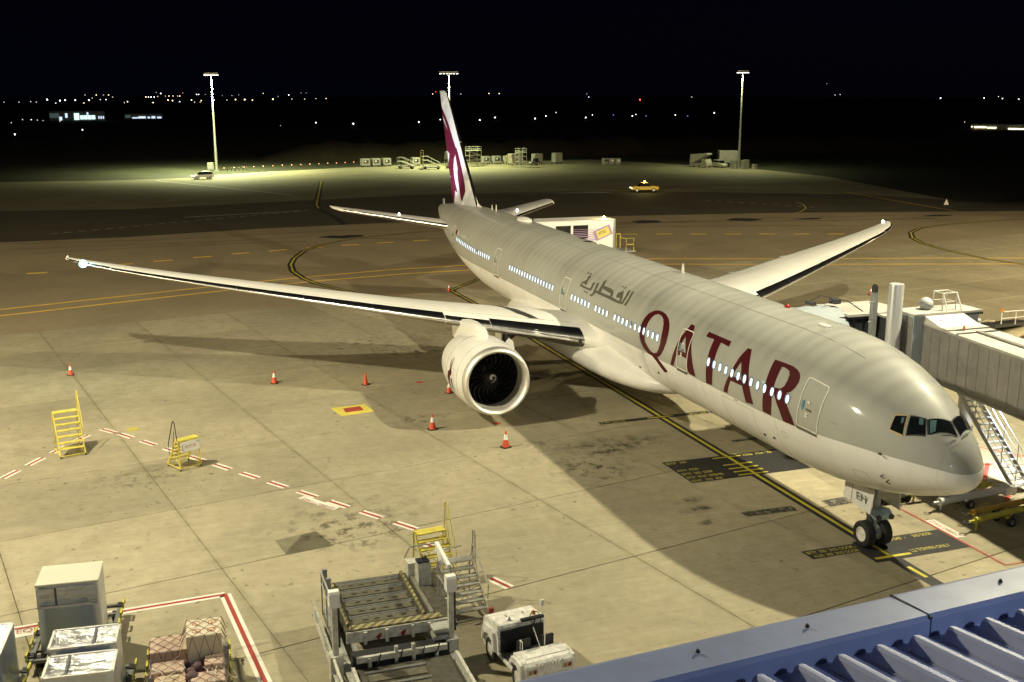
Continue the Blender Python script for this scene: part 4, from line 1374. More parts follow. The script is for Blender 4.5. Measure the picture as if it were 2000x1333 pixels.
ys = [2.2, 3.1, 4.2, 5.4, 6.6, 7.8, 9, 10, 11, 12.2, 14, 16, 18, 20, 22, 24, 26, 28, 29.5, 30.5, 31.2, 31.8, 32.2, 32.42]
for sgn in (1, -1):
    mb = MB()
    mb.loft([wing_ring(y, sgn, CU) for y in ys])
    wing = mb.obj('wing', WINGM, plane, 'all')
    # slats: bare metal, one piece after another
    cuts = [3.75, 8.35, 10.75, 14.6, 18.4, 22.2, 26.0, 29.6]
    cs = [0, .003, .01, .022, .038, .058, .078]
    for i in range(len(cuts) - 1):
        y0, y1 = cuts[i] + .004, cuts[i + 1] - .004
        if i == 1:
            continue
        mb = MB()
        nn = 6
        mb.loft([wing_ring(y0 + (y1 - y0) * k / nn, sgn, [c * (1 if y0 > 9 else .8) for c in cs], .012) for k in range(nn + 1)])
        mb.obj('slat', SLATM, wing, True)
    mb = MB()
    mb.loft([wing_ring(8.37 + (10.72 - 8.37) * k / 4, sgn, [c * .5 for c in cs], .018) for k in range(5)])
    mb.obj('slat', SLATM, wing, True)
    # raked tip leading edge
    mb = MB()
    mb.loft([wing_ring(29.65 + 2.7 * k / 5, sgn, [c * 1.3 for c in cs], .02) for k in range(6)])
    mb.obj('tip_edge', SLATM, wing, True)

    def wm(off_, s=sgn):
        return lambda y, c: wing_pt(y, c, True, s, off_)
    # panel lines: slat trailing line, spoiler and flap lines
    for c0, c1, ya, yb in ((.115, .118, 4, 29), (.70, .706, 4, 30), (.60, .605, 5, 24)):
        decal('panel_line', [(ya, c0), (yb, c0), (yb, c1), (ya, c1)], wm(.012), GREYP, wing, (.8, 1))
    for yy in (7.0, 9.6, 13.5, 17, 20.5, 23.8):
        decal('panel_line', [(yy, .605), (yy + .03, .605), (yy + .03, .97), (yy, .97)], wm(.013), GREYP, wing, (.5, .08))
    # dark curved stripe near the root
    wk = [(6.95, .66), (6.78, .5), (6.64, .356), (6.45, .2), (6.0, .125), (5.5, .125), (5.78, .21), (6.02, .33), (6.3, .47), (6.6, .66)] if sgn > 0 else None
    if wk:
        decal('wing_dark_stripe', wk, wm(.016), DARKP, wing, (.3, .06))
    # flap-track fairings
    for yy, ln in ((6.2, 5.2), (14.2, 4.4), (19.6, 3.8)):
        te = smooth_interp(yy, WY, WT)
        zq = wing_pt(yy, .85, False, sgn).z
        mb = MB()
        prof = [(te - ln + ln * 1.18 * k / 12, max(.33 * math.sin(PI * k / 12) ** .7, .01)) for k in range(13)]
        mb.lathe(prof, (0, sgn * yy, zq - .12), 'X', 12, (True, True))
        mb.obj('flap_track_fairing', WINGM, wing, 'all')
    # landing light in the root, navigation lights at the tip
    if sgn > 0:
        q = wing_pt(3.95, .0, True, sgn)
        MB().lathe([(-.04, .16), (-.06, .02)], (q.x, q.y, q.z), 'X', 14, (False, True)).obj('landing_light', DK, wing)
NAVG = M('navigation_green', (.3, 1, .9), .3, emit=(.30, .95, 1.0), est=5)
NAVW = M('navigation_white', (1, 1, 1), .3, emit=(.9, .95, 1.0), est=14)
for sgn, y_, c_, m_, r_ in ((1, 31.3, -.0, NAVG, .26), (-1, 32.2, .95, NAVW, .12), (1, 32.35, .98, WHT, .06)):
    q = wing_pt(y_, max(c_, 0), True, sgn)
    MB().ball(q + Vector((-.06 if c_ < .5 else .05, 0, .02)), r_, 10, 6).obj('navigation_light', m_, plane, 'all')
q = wing_pt(31.3, 0, True, 1)
nl = lamp('navigation_lamp', 'POINT', q + Vector((-.4, .1, .15)), 260, (.5, 1, .95), radius=.15)
nl.parent = plane
# ---- tail
def sym_ring(le, te, th, axis_pt, n=CU):
    """symmetric section from le to te; axis_pt(x, t) gives the 3-D point at offset t"""
    ch = te - le
    up_ = [axis_pt(le + c * ch, ch * 5 * th * (.2969 * math.sqrt(c) - .126 * c - .3516 * c * c + .2843 * c ** 3 - .1015 * c ** 4)) for c in reversed(n)]
    lo_ = [axis_pt(le + c * ch, -ch * 5 * th * (.2969 * math.sqrt(c) - .126 * c - .3516 * c * c + .2843 * c ** 3 - .1015 * c ** 4)) for c in n[1:]]
    return up_ + lo_


for sgn in (1, -1):
    def st_le(y):
        return 62.0 + (y - 1.5) * .855
    def st_te(y):
        return 69.6 + (y - 1.5) * .405
    def st_z(y):
        return 6.75 + (y - 1.5) * .125
    mb = MB()
    yl = [.8, 2, 3.5, 5, 6.5, 8, 9.5, 10.3, 10.65, 10.78]
    rg = []
    for y in yl:
        le, te = st_le(y), st_te(y)
        if y > 10.2:
            le += (y - 10.2) ** 2 * 4.5
        rg.append(sym_ring(le, te, .095, lambda x, t, y=y: (x, sgn * y, st_z(y) + t)))
    mb.loft(rg)
    stb = mb.obj('tailplane', WINGM, plane, 'all')
    mb = MB()
    cs = [0, .003, .008, .015, .025, .036]
    rg = []
    for k in range(9):
        y = 2.25 + 7.9 * k / 8
        le, te = st_le(y), st_te(y)
        ch = te - le
        fn = lambda c: ch * 5 * .095 * (.2969 * math.sqrt(c) - .126 * c - .3516 * c * c + .2843 * c ** 3) + .016
        rg.append([(le + c * ch - .012, sgn * y, st_z(y) + fn(c)) for c in reversed(cs)] + [(le + c * ch - .012, sgn * y, st_z(y) - fn(c)) for c in cs])
    mb.loft(rg)
    mb.obj('leading_edge', SLATM, stb, True)

FINM = bpy.data.materials.new('fin_paint')
FINM.use_nodes = True
n, l, b = nodes_of(FINM)
g = n.new('ShaderNodeNewGeometry').outputs['Position']
sx = n.new('ShaderNodeSeparateXYZ')
l.new(g, sx.inputs[0])
u_ = math_node(n, l, 'ADD', math_node(n, l, 'MULTIPLY', sx.outputs[2], .62), math_node(n, l, 'MULTIPLY', sx.outputs[0], .10))
v_ = math_node(n, l, 'ADD', math_node(n, l, 'MULTIPLY', sx.outputs[0], .8), math_node(n, l, 'MULTIPLY', sx.outputs[2], .72))
cu = math_node(n, l, 'FLOOR', u_)
cv = math_node(n, l, 'FLOOR', math_node(n, l, 'MULTIPLY', v_, .42))
cb = n.new('ShaderNodeCombineXYZ')
l.new(cu, cb.inputs[0])
l.new(cv, cb.inputs[1])
wnz = n.new('ShaderNodeTexWhiteNoise')
l.new(cb.outputs[0], wnz.inputs[0])
l.new(mixc(n, l, remap(n, l, wnz.outputs[0], 0, 1, 0, 1), (0.80, 0.81, 0.86), (0.50, 0.53, 0.62)), b.inputs['Base Color'])
b.inputs['Roughness'].default_value = .3
b.inputs['Coat Weight'].default_value = .3


def fin_le(z):
    return 60.6 + (z - 8.4) * 1.01
def fin_te(z):
    return 68.75 + (z - 8.0) * .42
FTH = .085


def fin_half(x, z):
    le, te = fin_le(z), fin_te(z)
    c = min(max((x - le) / (te - le), 0), 1)
    return (te - le) * 5 * FTH * (.2969 * math.sqrt(c) - .126 * c - .3516 * c * c + .2843 * c ** 3 - .1015 * c ** 4)


mb = MB()
rg = []
for z in (7.6, 8.4, 9.5, 11, 12.5, 14, 15.5, 17, 18, 18.3, 18.42):
    le = fin_le(z) + (max(0, z - 18) * 1.6)
    rg.append(sym_ring(le, fin_te(z), FTH, lambda x, t, z=z: (x, t, z)))
mb.loft(rg)
fin = mb.obj('fin', FINM, plane, 'all')
for za, zb_ in ((8.5, 13.9), (13.95, 18.1)):
    mb = MB()
    rg = []
    cs = [0, .002, .005, .009, .014, .02]
    for k in range(7):
        z = za + (zb_ - za) * k / 6
        le, te = fin_le(z), fin_te(z)
        ch = te - le
        fn = lambda c: ch * 5 * FTH * (.2969 * math.sqrt(c) - .126 * c - .3516 * c * c + .2843 * c ** 3) + .014
        rg.append([(le + c * ch - .012, fn(c), z) for c in reversed(cs)] + [(le + c * ch - .012, -fn(c), z) for c in cs])
    mb.loft(rg)
    mb.obj('leading_edge', SLATM, fin, True)
# dorsal fillet
mb = MB()
mb.loft([[(58.9, 0, 8.5), (58.95, .02, 8.45), (58.95, -.02, 8.45)], [(60.9, 0, 8.95), (61.4, .3, 8.3), (61.4, -.3, 8.3)], [(63, 0, 10.4), (65, .45, 8.2), (65, -.45, 8.2)]])
mb.obj('dorsal_fillet', FUS, plane)
LOGO = M('logo_maroon', (0.085, 0.006, 0.026), .5, spec=.2)
for k, (nm, poly) in enumerate(ORYX.items()):
    for sg in (1, -1):
        decal('tail_emblem', [(min(q[0], fin_te(q[1]) - .06), q[1]) for q in poly], lambda x, z, sg=sg, k=k: Vector((x, sg * (fin_half(x, z) + .012 + .003 * k), z)), LOGO, fin, (.5, .8))
# logo lights in the tailplane roots shine on the fin
for sg in (1, -1):
    LQ = Vector((66.9, sg * 5.6, 7.62))
    MB().ball(LQ, .09, 8, 5).obj('logo_light', NAVW, plane, 'all')
    lg = lamp('logo_lamp', 'SPOT', LQ + Vector((0, 0, .2)), 5200, (.86, .92, 1.0), Vector((68.6, 0, 14.4)) - LQ, 85, .8, .1)
    lg.parent = plane
# tail-cone light and small strut lamp on the tailplane root
MB().ball(surf(73.1, R(90)) + Vector((.1, 0, -.1)), .1, 8, 5).obj('tail_light', WHT, plane, 'all')
mb = MB()
q = surf(71.2, R(70))
mb.box(q + Vector((0, 0, .25)), (.5, .06, .55))
mb.obj('exhaust_shield', GREYM, plane)

# ---- engines
NACM = M('nacelle_paint', (0.83, 0.82, 0.79), .30, 0, .06, .7, coat=.35)
LIPM = M('inlet_lip_metal', (0.80, 0.78, 0.74), .54, 1.0, .05, 2)
DUCT = M('inlet_duct', (0.40, 0.39, 0.36), .45)
FANM = M('fan_blade', (0.022, 0.022, 0.024), .35, .4)
FANE = M('fan_blade_edge', (0.13, 0.125, 0.115), .4, .8)
BLK = M('black_void', (0.004, 0.004, 0.004), .9)
SPIN = M('spinner', (0.012, 0.012, 0.012), .3)
HOT = M('exhaust_metal', (0.22, 0.19, 0.16), .35, .9)
EX, EZ, EY = 25.9, 2.66, 9.64
for sgn in (1, -1):
    oy = sgn * EY
    mb = MB()
    prof = [(EX + .42, 1.955), (EX + .8, 1.99), (EX + 1.4, 2.035), (EX + 2.2, 2.06), (EX + 3.2, 2.03), (EX + 4.2, 1.93), (EX + 5.0, 1.80), (EX + 5.6, 1.68), (EX + 5.6, 1.60), (EX + 4.4, 1.62)]
    mb.lathe(prof, (0, oy, EZ), 'X', 64)
    nac = mb.obj('engine', NACM, plane, True)
    mb = MB()
    lip = [(EX + .42, 1.956), (EX + .25, 1.925), (EX + .12, 1.885), (EX + .03, 1.83), (EX, 1.765), (EX + .03, 1.70), (EX + .12, 1.645), (EX + .3, 1.605), (EX + .5, 1.592)]
    mb.lathe(lip, (0, oy, EZ), 'X', 64)
    mb.obj('inlet_lip', LIPM, nac, True)
    mb = MB()
    mb.lathe([(EX + .5, 1.592), (EX + .9, 1.60), (EX + 1.45, 1.63)], (0, oy, EZ), 'X', 64)
    mb.obj('inlet_duct', DUCT, nac, True)
    mb = MB()
    mb.lathe([(EX + 2.05, 1.64), (EX + 2.05, .05)], (0, oy, EZ), 'X', 48, (False, True))
    mb.lathe([(EX + 1.45, 1.632), (EX + 2.06, 1.64)], (0, oy, EZ), 'X', 48)
    mb.obj('fan_case', BLK, nac)
    for kb in range(22):
        t0 = 2 * PI * kb / 22 + .1
        mb = MB()
        ro, ri = [], []
        K = 9
        for k in range(K + 1):
            a = k / K
            r = .46 + a * 1.15
            sw = t0 + .20 * math.sin(a * PI * 1.0) * (1 if a < .5 else 1) - .28 * a ** 2.2 + .05 * math.sin(2 * PI * a)
            tw = .30 - .16 * a
            fx = EX + 1.42 + .10 * math.sin(PI * a) + .02
            wd = (.26 - .05 * a)
            ro.append((fx, oy + r * math.cos(sw), EZ + r * math.sin(sw)))
            ri.append((fx + .34, oy + r * math.cos(sw + wd / r * .75 + tw * .3), EZ + r * math.sin(sw + wd / r * .75 + tw * .3)))
        mb.add(ro + ri, [(k, k + 1, K + 2 + k, K + 1 + k) for k in range(K)])
        bl = mb.obj('fan_blade', FANM, nac, 'all', fix=False)
        mb = MB()
        mb.path([(q[0] - .006, q[1], q[2]) for q in ro], .011, 4)
        mb.obj('blade_edge', FANE, bl)
    mb = MB()
    mb.lathe([(EX + .92, .015), (EX + 1.0, .12), (EX + 1.15, .26), (EX + 1.35, .40), (EX + 1.6, .50), (EX + 1.75, .5)], (0, oy, EZ), 'X', 28, (True, False))
    spn = mb.obj('spinner', SPIN, nac, True)
    mb = MB()
    pts = []
    for k in range(26):
        a = k / 25
        r = .035 + .23 * a ** .8
        t = R(-60) + a * R(330)
        xx = interp(r, [.015, .12, .26, .40], [EX + .92, EX + 1.0, EX + 1.15, EX + 1.35])
        pts.append((r, t, xx))
    vs = []
    for r, t, xx in pts:
        w = .022 + .03 * math.sin(min(1, (r / .26)) * PI * .9)
        for rr in (max(r - w, .005), r + w):
            x2 = interp(rr, [.015, .12, .26, .40], [EX + .92, EX + 1.0, EX + 1.15, EX + 1.35])
            vs.append((x2 - .012, oy + rr * math.cos(t), EZ + rr * math.sin(t)))
    mb.add(vs, [(2 * k, 2 * k + 1, 2 * k + 3, 2 * k + 2) for k in range(25)])
    mb.obj('spiral_mark', FLAGW, nac, fix=False)
    mb = MB()
    mb.lathe([(EX + 4.3, 1.3), (EX + 5.6, 1.18), (EX + 6.8, .92), (EX + 7.5, .74), (EX + 7.5, .66), (EX + 6.9, .66)], (0, oy, EZ), 'X', 32)
    mb.lathe([(EX + 6.6, .60), (EX + 7.6, .5), (EX + 8.5, .1)], (0, oy, EZ), 'X', 24, (False, True))
    mb.obj('core_nozzle', HOT, nac, True)
    # cowl seams
    for xx, rr in ((EX + 1.25, 2.029), (EX + 3.3, 2.029)):
        mb = MB()
        mb.path([(xx, oy + rr * math.cos(2 * PI * k / 48), EZ + rr * math.sin(2 * PI * k / 48)) for k in range(48)], .011, 4, True)
        mb.obj('cowl_seam', GREYP, nac)
    # strake on the inboard cowl
    mb = MB()
    t = R(130) if sgn > 0 else R(50)
    cx, sx_ = math.cos(t), math.sin(t)
    mb.loft([[(EX + .95, oy + 2.0 * cx, EZ + 2.0 * sx_), (EX + 2.7, oy + 2.03 * cx, EZ + 2.03 * sx_), (EX + 2.7, oy + 2.36 * cx, EZ + 2.36 * sx_), (EX + 1.9, oy + 2.34 * cx, EZ + 2.34 * sx_)],
             [(EX + .95, oy + 2.0 * cx, EZ + 2.0 * sx_ + .03), (EX + 2.7, oy + 2.03 * cx, EZ + 2.03 * sx_ + .04), (EX + 2.7, oy + 2.36 * cx, EZ + 2.36 * sx_ + .04), (EX + 1.9, oy + 2.34 * cx, EZ + 2.34 * sx_ + .03)]])
    mb.obj('nacelle_strake', NACM, nac)
    # pylon
    mb = MB()
    PXs = [EX + 1.9, EX + 2.3, EX + 3.2, EX + 4.4, EX + 5.6, EX + 6.8, EX + 8.2]
    PT = [4.68, 4.90, 5.16, 5.20, 5.10, 4.95, 4.7]
    PB = [4.5, 4.45, 4.3, 4.2, 4.0, 3.7, 3.6]
    PW = [.02, .22, .34, .36, .36, .34, .28]
    rg = []
    for x_, t_, b_, w_ in zip(PXs, PT, PB, PW):
        rg.append([(x_, oy - w_, b_), (x_, oy - w_, t_ - .12), (x_, oy - w_ * .55, t_), (x_, oy + w_ * .55, t_), (x_, oy + w_, t_ - .12), (x_, oy + w_, b_)])
    mb.loft(rg)
    mb.obj('pylon', NACM, plane, True)
    # emblem on the outboard cowl
    if sgn > 0:
        def nm_(x, d):
            rr = interp(x, [EX + .42, EX + .8, EX + 1.4, EX + 2.2, EX + 3.2, EX + 4.2], [1.955, 1.99, 2.035, 2.06, 2.03, 1.93]) + .012
            return Vector((x, oy + rr * math.cos(R(d)), EZ + rr * math.sin(R(d))))
        bx = EX + 2.1
        for po in ([(bx, 8), (bx + .35, 9), (bx + .8, 4), (bx + .95, -8), (bx + .75, -22), (bx + .55, -27), (bx + .5, -12), (bx + .3, 0), (bx + .05, 3)],
                   [(bx + .1, 8), (bx + .25, 30), (bx + .32, 30), (bx + .3, 8)], [(bx + .3, 8), (bx + .55, 26), (bx + .6, 25), (bx + .42, 6)],
                   [(bx - .05, -2), (bx + .2, -4), (bx + .12, -20), (bx - .02, -26)]):
            decal('cowl_emblem', po, nm_, MAROON, nac, (.3, 5))
        for k in range(8):
            decal('cowl_line', [(bx - .55, 14 - k * 4.6), (bx - .12, 14 - k * 4.6), (bx - .12, 13.2 - k * 4.6), (bx - .55, 13.2 - k * 4.6)], nm_, GREYP, nac, (.3, 5))

# ---- landing gear
TYRE = M('tyre_rubber', (0.016, 0.016, 0.016), .75, 0, .2, 4)
RIM = M('wheel_rim', (0.72, 0.70, 0.64), .4, .1)
STRUT = M('gear_steel', (0.36, 0.38, 0.40), .4, .5, .2, 4)
OLEO = M('gear_paint_blue', (0.30, 0.40, 0.48), .4, .2, .2, 5)
GEARD = M('gear_dark', (0.07, 0.07, 0.07), .5, .3, .3, 5)


def wheel(parent, c, r, w, side, name='wheel'):
    mb = MB()
    h = w / 2
    prof = [(-h * .86, r * .56), (-h, r * .66), (-h * .98, r * .82), (-h * .8, r * .95), (-h * .45, r), (h * .45, r), (h * .8, r * .95), (h * .98, r * .82), (h, r * .66), (h * .86, r * .56)]
    mb.lathe(prof, c, 'Y', 30)
    ty = mb.obj(name, TYRE, parent, True)
    mb = MB()
    for s in (-1, 1):
        mb.lathe([(s * h * .84, r * .575), (s * h * .9, r * .5), (s * h * .62, r * .46), (s * h * .55, r * .22), (s * h * .72, r * .16), (s * h * .72, .01)], c, 'Y', 24, (False, True))
    mb.obj('rim', RIM, ty, True)
    return ty


ng = bpy.data.objects.new('nose_gear', None)
COL.objects.link(ng)
ng.parent = plane
NX = 5.89
for s in (-1, 1):
    wheel(ng, (NX, s * .395, .55), .55, .44, s)
mb = MB()
mb.tube((NX, -.3, .55), (NX, .3, .55), .09)
mb.tube((NX - .02, 0, .5), (NX - .1, 0, 1.35), .085)
mb.obj('oleo', OLEO, ng, True)
mb = MB()
mb.tube((NX - .08, 0, 1.2), (NX - .16, 0, 3.0), .15, n=12)
mb.bar((NX - .1, 0, 1.9), (NX + 1.35, 0, 2.9), .12)
mb.bar((NX + .05, .14, .72), (NX + .28, .14, 1.05), .06)
mb.bar((NX + .28, .14, 1.05), (NX + .02, .14, 1.45), .06)
mb.obj('strut', STRUT, ng, True)
mb = MB()
mb.prism([(NX - .62, 1.32), (NX - .12, 1.42), (NX - .12, 1.68), (NX - .5, 1.72), (NX - .7, 1.55)], -.34, .34, lambda x, y, z: (x, z, y))
mb.obj('steering_unit', OLEO, ng)
for s in (-1, 1):
    MB().lathe([(-.02, .11), (.04, .12), (.13, .07)], (NX - .72, s * .3, 1.46), 'X', 12, (True, True)).obj('taxi_light', DK, ng)
    mb = MB()
    mb.bar((NX + .3, s * .22, 1.9), (NX - .05, s * .16, .95), .09, .22)
    mb.obj('side_brace', GEARD, ng)
# nose-gear doors
DOORM = M('gear_door_white', (.70, .69, .66), .4, 0, .05, 1)
for s in (-1, 1):
    mb = MB()
    po = [(NX - .72, 2.64), (NX + 1.15, 2.58), (NX + 1.12, 1.82), (NX + .62, 1.76), (NX - .66, 1.66)]
    mb.prism(po, -.02, .02, lambda x, y, z: (x, s * (.62 + .10 * (2.6 - y)) + z, y))
    dr = mb.obj('gear_door', DOORM, ng)
    if s > 0:
        mb = MB()
        mb.prism([(NX + .60, 2.58), (NX + .635, 2.58), (NX + .63, 1.765), (NX + .60, 1.765)], .022, .028, lambda x, y, z: (x, (.62 + .10 * (2.6 - y)) + z, y))
        mb.obj('red_edge', REDB, dr)
        t = text('door_letters', 'EH', .50, GEARD, dr, (NX + .30, .72, 2.0), (0, 0, 0), .62)
        t.rotation_euler = (R(90 + 5.7), 0, R(180))
# main gear
for s in (-1, 1):
    mg = bpy.data.objects.new('main_gear', None)
    COL.objects.link(mg)
    mg.parent = plane
    gx, gy = 37.1, s * 5.48
    for dx in (-1.46, 0, 1.46):
        for dy in (-.70, .70):
            wheel(mg, (gx + dx, gy + dy, .66), .66, .5, s)
        MB().tube((gx + dx, gy - .6, .66), (gx + dx, gy + .6, .66), .1).obj('axle', STRUT, mg)
    mb = MB()
    mb.bar((gx - 1.7, gy, .7), (gx + 1.7, gy, .7), .28, .3)
    mb.obj('bogie_beam', STRUT, mg)
    mb = MB()
    mb.tube((gx, gy, .7), (gx, gy - s * .05, 2.2), .17, n=12)
    mb.tube((gx, gy - s * .05, 2.0), (gx + .1, gy - s * .1, 4.4), .27, n=12)
    mb.obj('strut', STRUT, mg, True)
    mb = MB()
    mb.bar((gx + .05, gy, 2.5), (gx - 1.6, gy - s * .9, 4.0), .16)
    mb.bar((gx + .05, gy, 2.3), (gx + .1, gy - s * 2.3, 3.6), .16)
    mb.obj('brace', GEARD, mg)
    mb = MB()
    mb.prism([(gx - .6, 4.3), (gx + .8, 4.3), (gx + .7, 1.7), (gx - .5, 1.7)], -.02, .02, lambda x, y, z: (x, gy + s * (.42 + .02 * (4 - y)) + z, y))
    mb.obj('gear_door', DOORM, mg)
# power-cart style chock blocks at the nose wheels
# ================================================================== air bridge
BRW = M('bridge_roof_white', (0.44, 0.425, 0.39), .6, 0, .22, 1.2)
BRP = M('bridge_panel_grey', (0.25, 0.24, 0.22), .5, .1, .22, 1.0)
BRD = M('bridge_dark', (0.05, 0.05, 0.055), .5)
BRB = M('bridge_side_blue', (0.42, 0.47, 0.55), .5, 0, .08, .8)
BRC = M('bridge_column', (0.62, 0.63, 0.64), .32, .35, .05, .6)
CANO = M('canopy_fabric', (0.30, 0.34, 0.37), .65, 0, .08, 1)
ALU = M('aluminium', (0.62, 0.63, 0.64), .35, .8, .1, 3)
RAILW = M('white_rail', (0.75, 0.74, 0.70), .45)
jb = thing('air_bridge', 'grey panelled passenger air bridge with white roof beside the nose', 'air bridge', (15, -7.4, 0))
ORG = Vector((15, -7.4, 0))


def J(p):
    return Vector(p) - ORG


def tun_y(x):
    return -7.9 - (x - 6.9) * .0946


def tunnel_z(x):
    return 7.03 + (x - 6.9) * .006


def bmk(fn, name, mat, parent=jb, **k):
    mb = MB()
    fn(mb)
    mb.v = [tuple(Vector(v) - ORG) for v in mb.v]
    return mb.obj(name, mat, parent, **k)


def tun(mb, x0, x1, y_off0, y_off1, z0, z1):
    P = []
    for x in (x0, x1):
        for yo, z in ((y_off0, z0), (y_off1, z0), (y_off1, z1), (y_off0, z1)):
            P.append((x, tun_y(x) - yo, z + (tunnel_z(x) - 7.03)))
    mb.add(P, [(0, 1, 2, 3), (7, 6, 5, 4), (0, 4, 5, 1), (1, 5, 6, 2), (2, 6, 7, 3), (3, 7, 4, 0)])


tb = bmk(lambda m: tun(m, -20, 14.2, .06, 2.34, 4.45, 6.95), 'tunnel', BRP)
bmk(lambda m: tun(m, -20, 12.2, -.04, 2.44, 6.95, 7.06), 'tunnel_roof', BRW)
bmk(lambda m: tun(m, 12.24, 14.2, -.02, 2.42, 6.96, 7.12), 'tunnel_roof', BRW)
bmk(lambda m: tun(m, -20, 11.6, 1.10, 1.34, 7.06, 7.15), 'roof_channel', M('roof_channel', (.16, .155, .14), .7))
bmk(lambda m: tun(m, 11.5, 11.62, 0.0, 2.4, 7.06, 7.10), 'roof_seam', BRD)
bmk(lambda m: tun(m, -20, 14.2, -.05, .05, 4.36, 4.50), 'floor_rail', BRP)
bmk(lambda m: tun(m, -20, 14.2, -.05, .03, 6.86, 6.95), 'eave_rail', BRP)
k = 0
x = -2.0
while x < 14.1:
    x1 = min(x + .36, 14.18)
    bmk(lambda m: tun(m, x + .004, x1 - .004, -.005 - .014 * (k % 2), .058, 4.5, 6.86), 'wall_panel', BRP, tb)
    x = x1
    k += 1
# raised sloping hood where the sections overlap
def hood(m):
    a = [(14.25, tun_y(14.2) + .02, 7.50), (14.25, tun_y(14.2) - 2.3, 7.50), (12.7, tun_y(12.7) - 2.3, 7.14), (12.7, tun_y(12.7) + .02, 7.14)]
    m.add(a + [(p[0], p[1], 7.10) for p in a], [(0, 1, 2, 3), (4, 7, 6, 5), (0, 4, 5, 1), (1, 5, 6, 2), (2, 6, 7, 3), (3, 7, 4, 0)])


bmk(hood, 'hood', M('hood_white', (.62, .61, .58), .5))
# tall lift section
bx = bmk(lambda m: m.b2((14.2, -11.9, 4.1), (15.6, -8.0, 7.48)), 'lift_section', BRB)
bmk(lambda m: m.b2((14.08, -12.02, 7.48), (15.72, -7.9, 7.58)), 'lift_roof', BRW)
bmk(lambda m: m.b2((14.06, -12.05, 7.36), (14.10, -10.9, 7.47)), 'roof_trim', BRD)
for i in range(3):
    bmk(lambda m: m.b2((14.25 + i * .45, -8.0, 4.15), (14.66 + i * .45, -7.97 + .012 * (i % 2), 7.40)), 'wall_panel', BRP, bx)
# corridor, cab and canopy at the aircraft door
bmk(lambda m: m.b2((15.6, -10.9, 4.3), (17.4, -8.3, 6.9)), 'corridor', BRD)
bmk(lambda m: m.b2((15.6, -11.0, 6.9), (17.4, -8.2, 7.0)), 'corridor_roof', BRW)
cab = bmk(lambda m: m.b2((17.3, -9.9, 4.3), (20.0, -5.9, 6.95)), 'cab', BRD)
bmk(lambda m: m.b2((17.15, -10.0, 6.95), (20.15, -6.4, 7.08)), 'cab_roof', BRW)
for i in range(6):
    bmk(lambda m: m.b2((17.24, -9.8 + i * .62, 4.4), (17.29, -9.3 + i * .62, 6.8)), 'cab_window', M('cab_glass', (.03, .035, .04), .1), cab)
def can(m):
    for i in range(7):
        y = -6.4 + i * .5
        r0 = 1.42 + .07 * (i % 2)
        pr = [(18.45 + r0 * math.cos(PI * k / 12) * 1.08, y, 5.9 + r0 * math.sin(PI * k / 12)) for k in range(13)] + [(18.45 - r0 * 1.08, y, 4.4), (18.45 + r0 * 1.08, y, 4.4)]
        if i == 0:
            rgs = []
        rgs.append(pr)
    m.loft(rgs, caps=False)


bmk(can, 'canopy', CANO, smooth=True)
bmk(lambda m: (m.path([(18.2, -5.6, 7.5), (18.4, -6.3, 7.75), (18.0, -6.9, 7.6), (17.4, -7.4, 7.15)], .03), m.box((18.3, -6.3, 7.6), (.5, .4, .25)), m.path([(19.2, -5.2, 7.4), (19.0, -5.9, 7.8), (18.6, -6.4, 7.7)], .03), m.box((19.0, -5.3, 7.45), (.6, .3, .15))), 'canopy_linkage', BRD)
# lift column, camera pole, drive legs
bmk(lambda m: m.lathe([(0, .38), (.3, .36), (8.95, .36), (9.0, .34)], (14.95, -7.42, 0), 'Z', 28, (True, True)), 'lift_column', BRC, smooth=True)
bmk(lambda m: m.lathe([(0, .38), (6.9, .36), (6.95, .3)], (14.95, -12.3, 0), 'Z', 20, (True, True)), 'lift_column', BRC, smooth=True)
bmk(lambda m: m.b2((14.6, -12.6, .8), (15.3, -7.3, 1.3)), 'drive_beam', BRP)
for s in (-9.2, -10.8):
    bmk(lambda m: m.lathe([(-.2, .3), (-.25, .45), (.25, .45), (.2, .3)], (14.95, s, .46), 'Y', 20, (True, True)), 'drive_wheel', TYRE, smooth=True)
bmk(lambda m: (m.b2((16.15, -7.32, 4.3), (16.42, -7.05, 8.35)), m.bar((16.2, -7.2, 7.9), (16.0, -6.7, 7.92), .05), m.bar((16.2, -7.2, 6.9), (16.0, -6.7, 6.92), .05)), 'mast_post', GREYM)
bmk(lambda m: (m.box((16.28, -7.18, 8.52), (.22, .22, .34)), m.box((16.28, -7.18, 8.72), (.14, .14, .1))), 'camera_head', DK)
# roof fittings: guard rail and round white vent
def rail(m):
    pts = [(14.5, -9.9), (15.2, -9.9), (15.2, -10.7), (14.5, -10.7)]
    for px_, py_ in pts:
        m.tube((px_, py_, 7.58), (px_, py_, 8.45), .03)
    m.path([(q[0], q[1], 8.45) for q in pts], .03, 6, True)
    m.path([(q[0], q[1], 8.0) for q in pts], .02, 6, True)
    m.tube((14.5, -10.7, 8.45), (13.95, -10.95, 6.9), .04)
    m.tube((14.5, -9.9, 8.45), (14.2, -9.95, 7.6), .03)


bmk(rail, 'guard_rail', RAILW)
bmk(lambda m: m.ball((15.05, -9.35, 7.86), .34, 14, 8), 'round_vent', M('vent_white', (.5, .54, .54), .4), smooth='all')
for (x_, y_) in ((17.2, -8.8), (13.5, -9.0), (16.4, -9.9), (12.1, -9.2)):
    bmk(lambda m: m.lathe([(0, .07), (.1, .06), (.25, .03)], (x_, y_, tunnel_z(x_) + .05), 'Z', 8, (False, True)), 'roof_fitting', M('fitting_orange', (.5, .2, .08), .5))
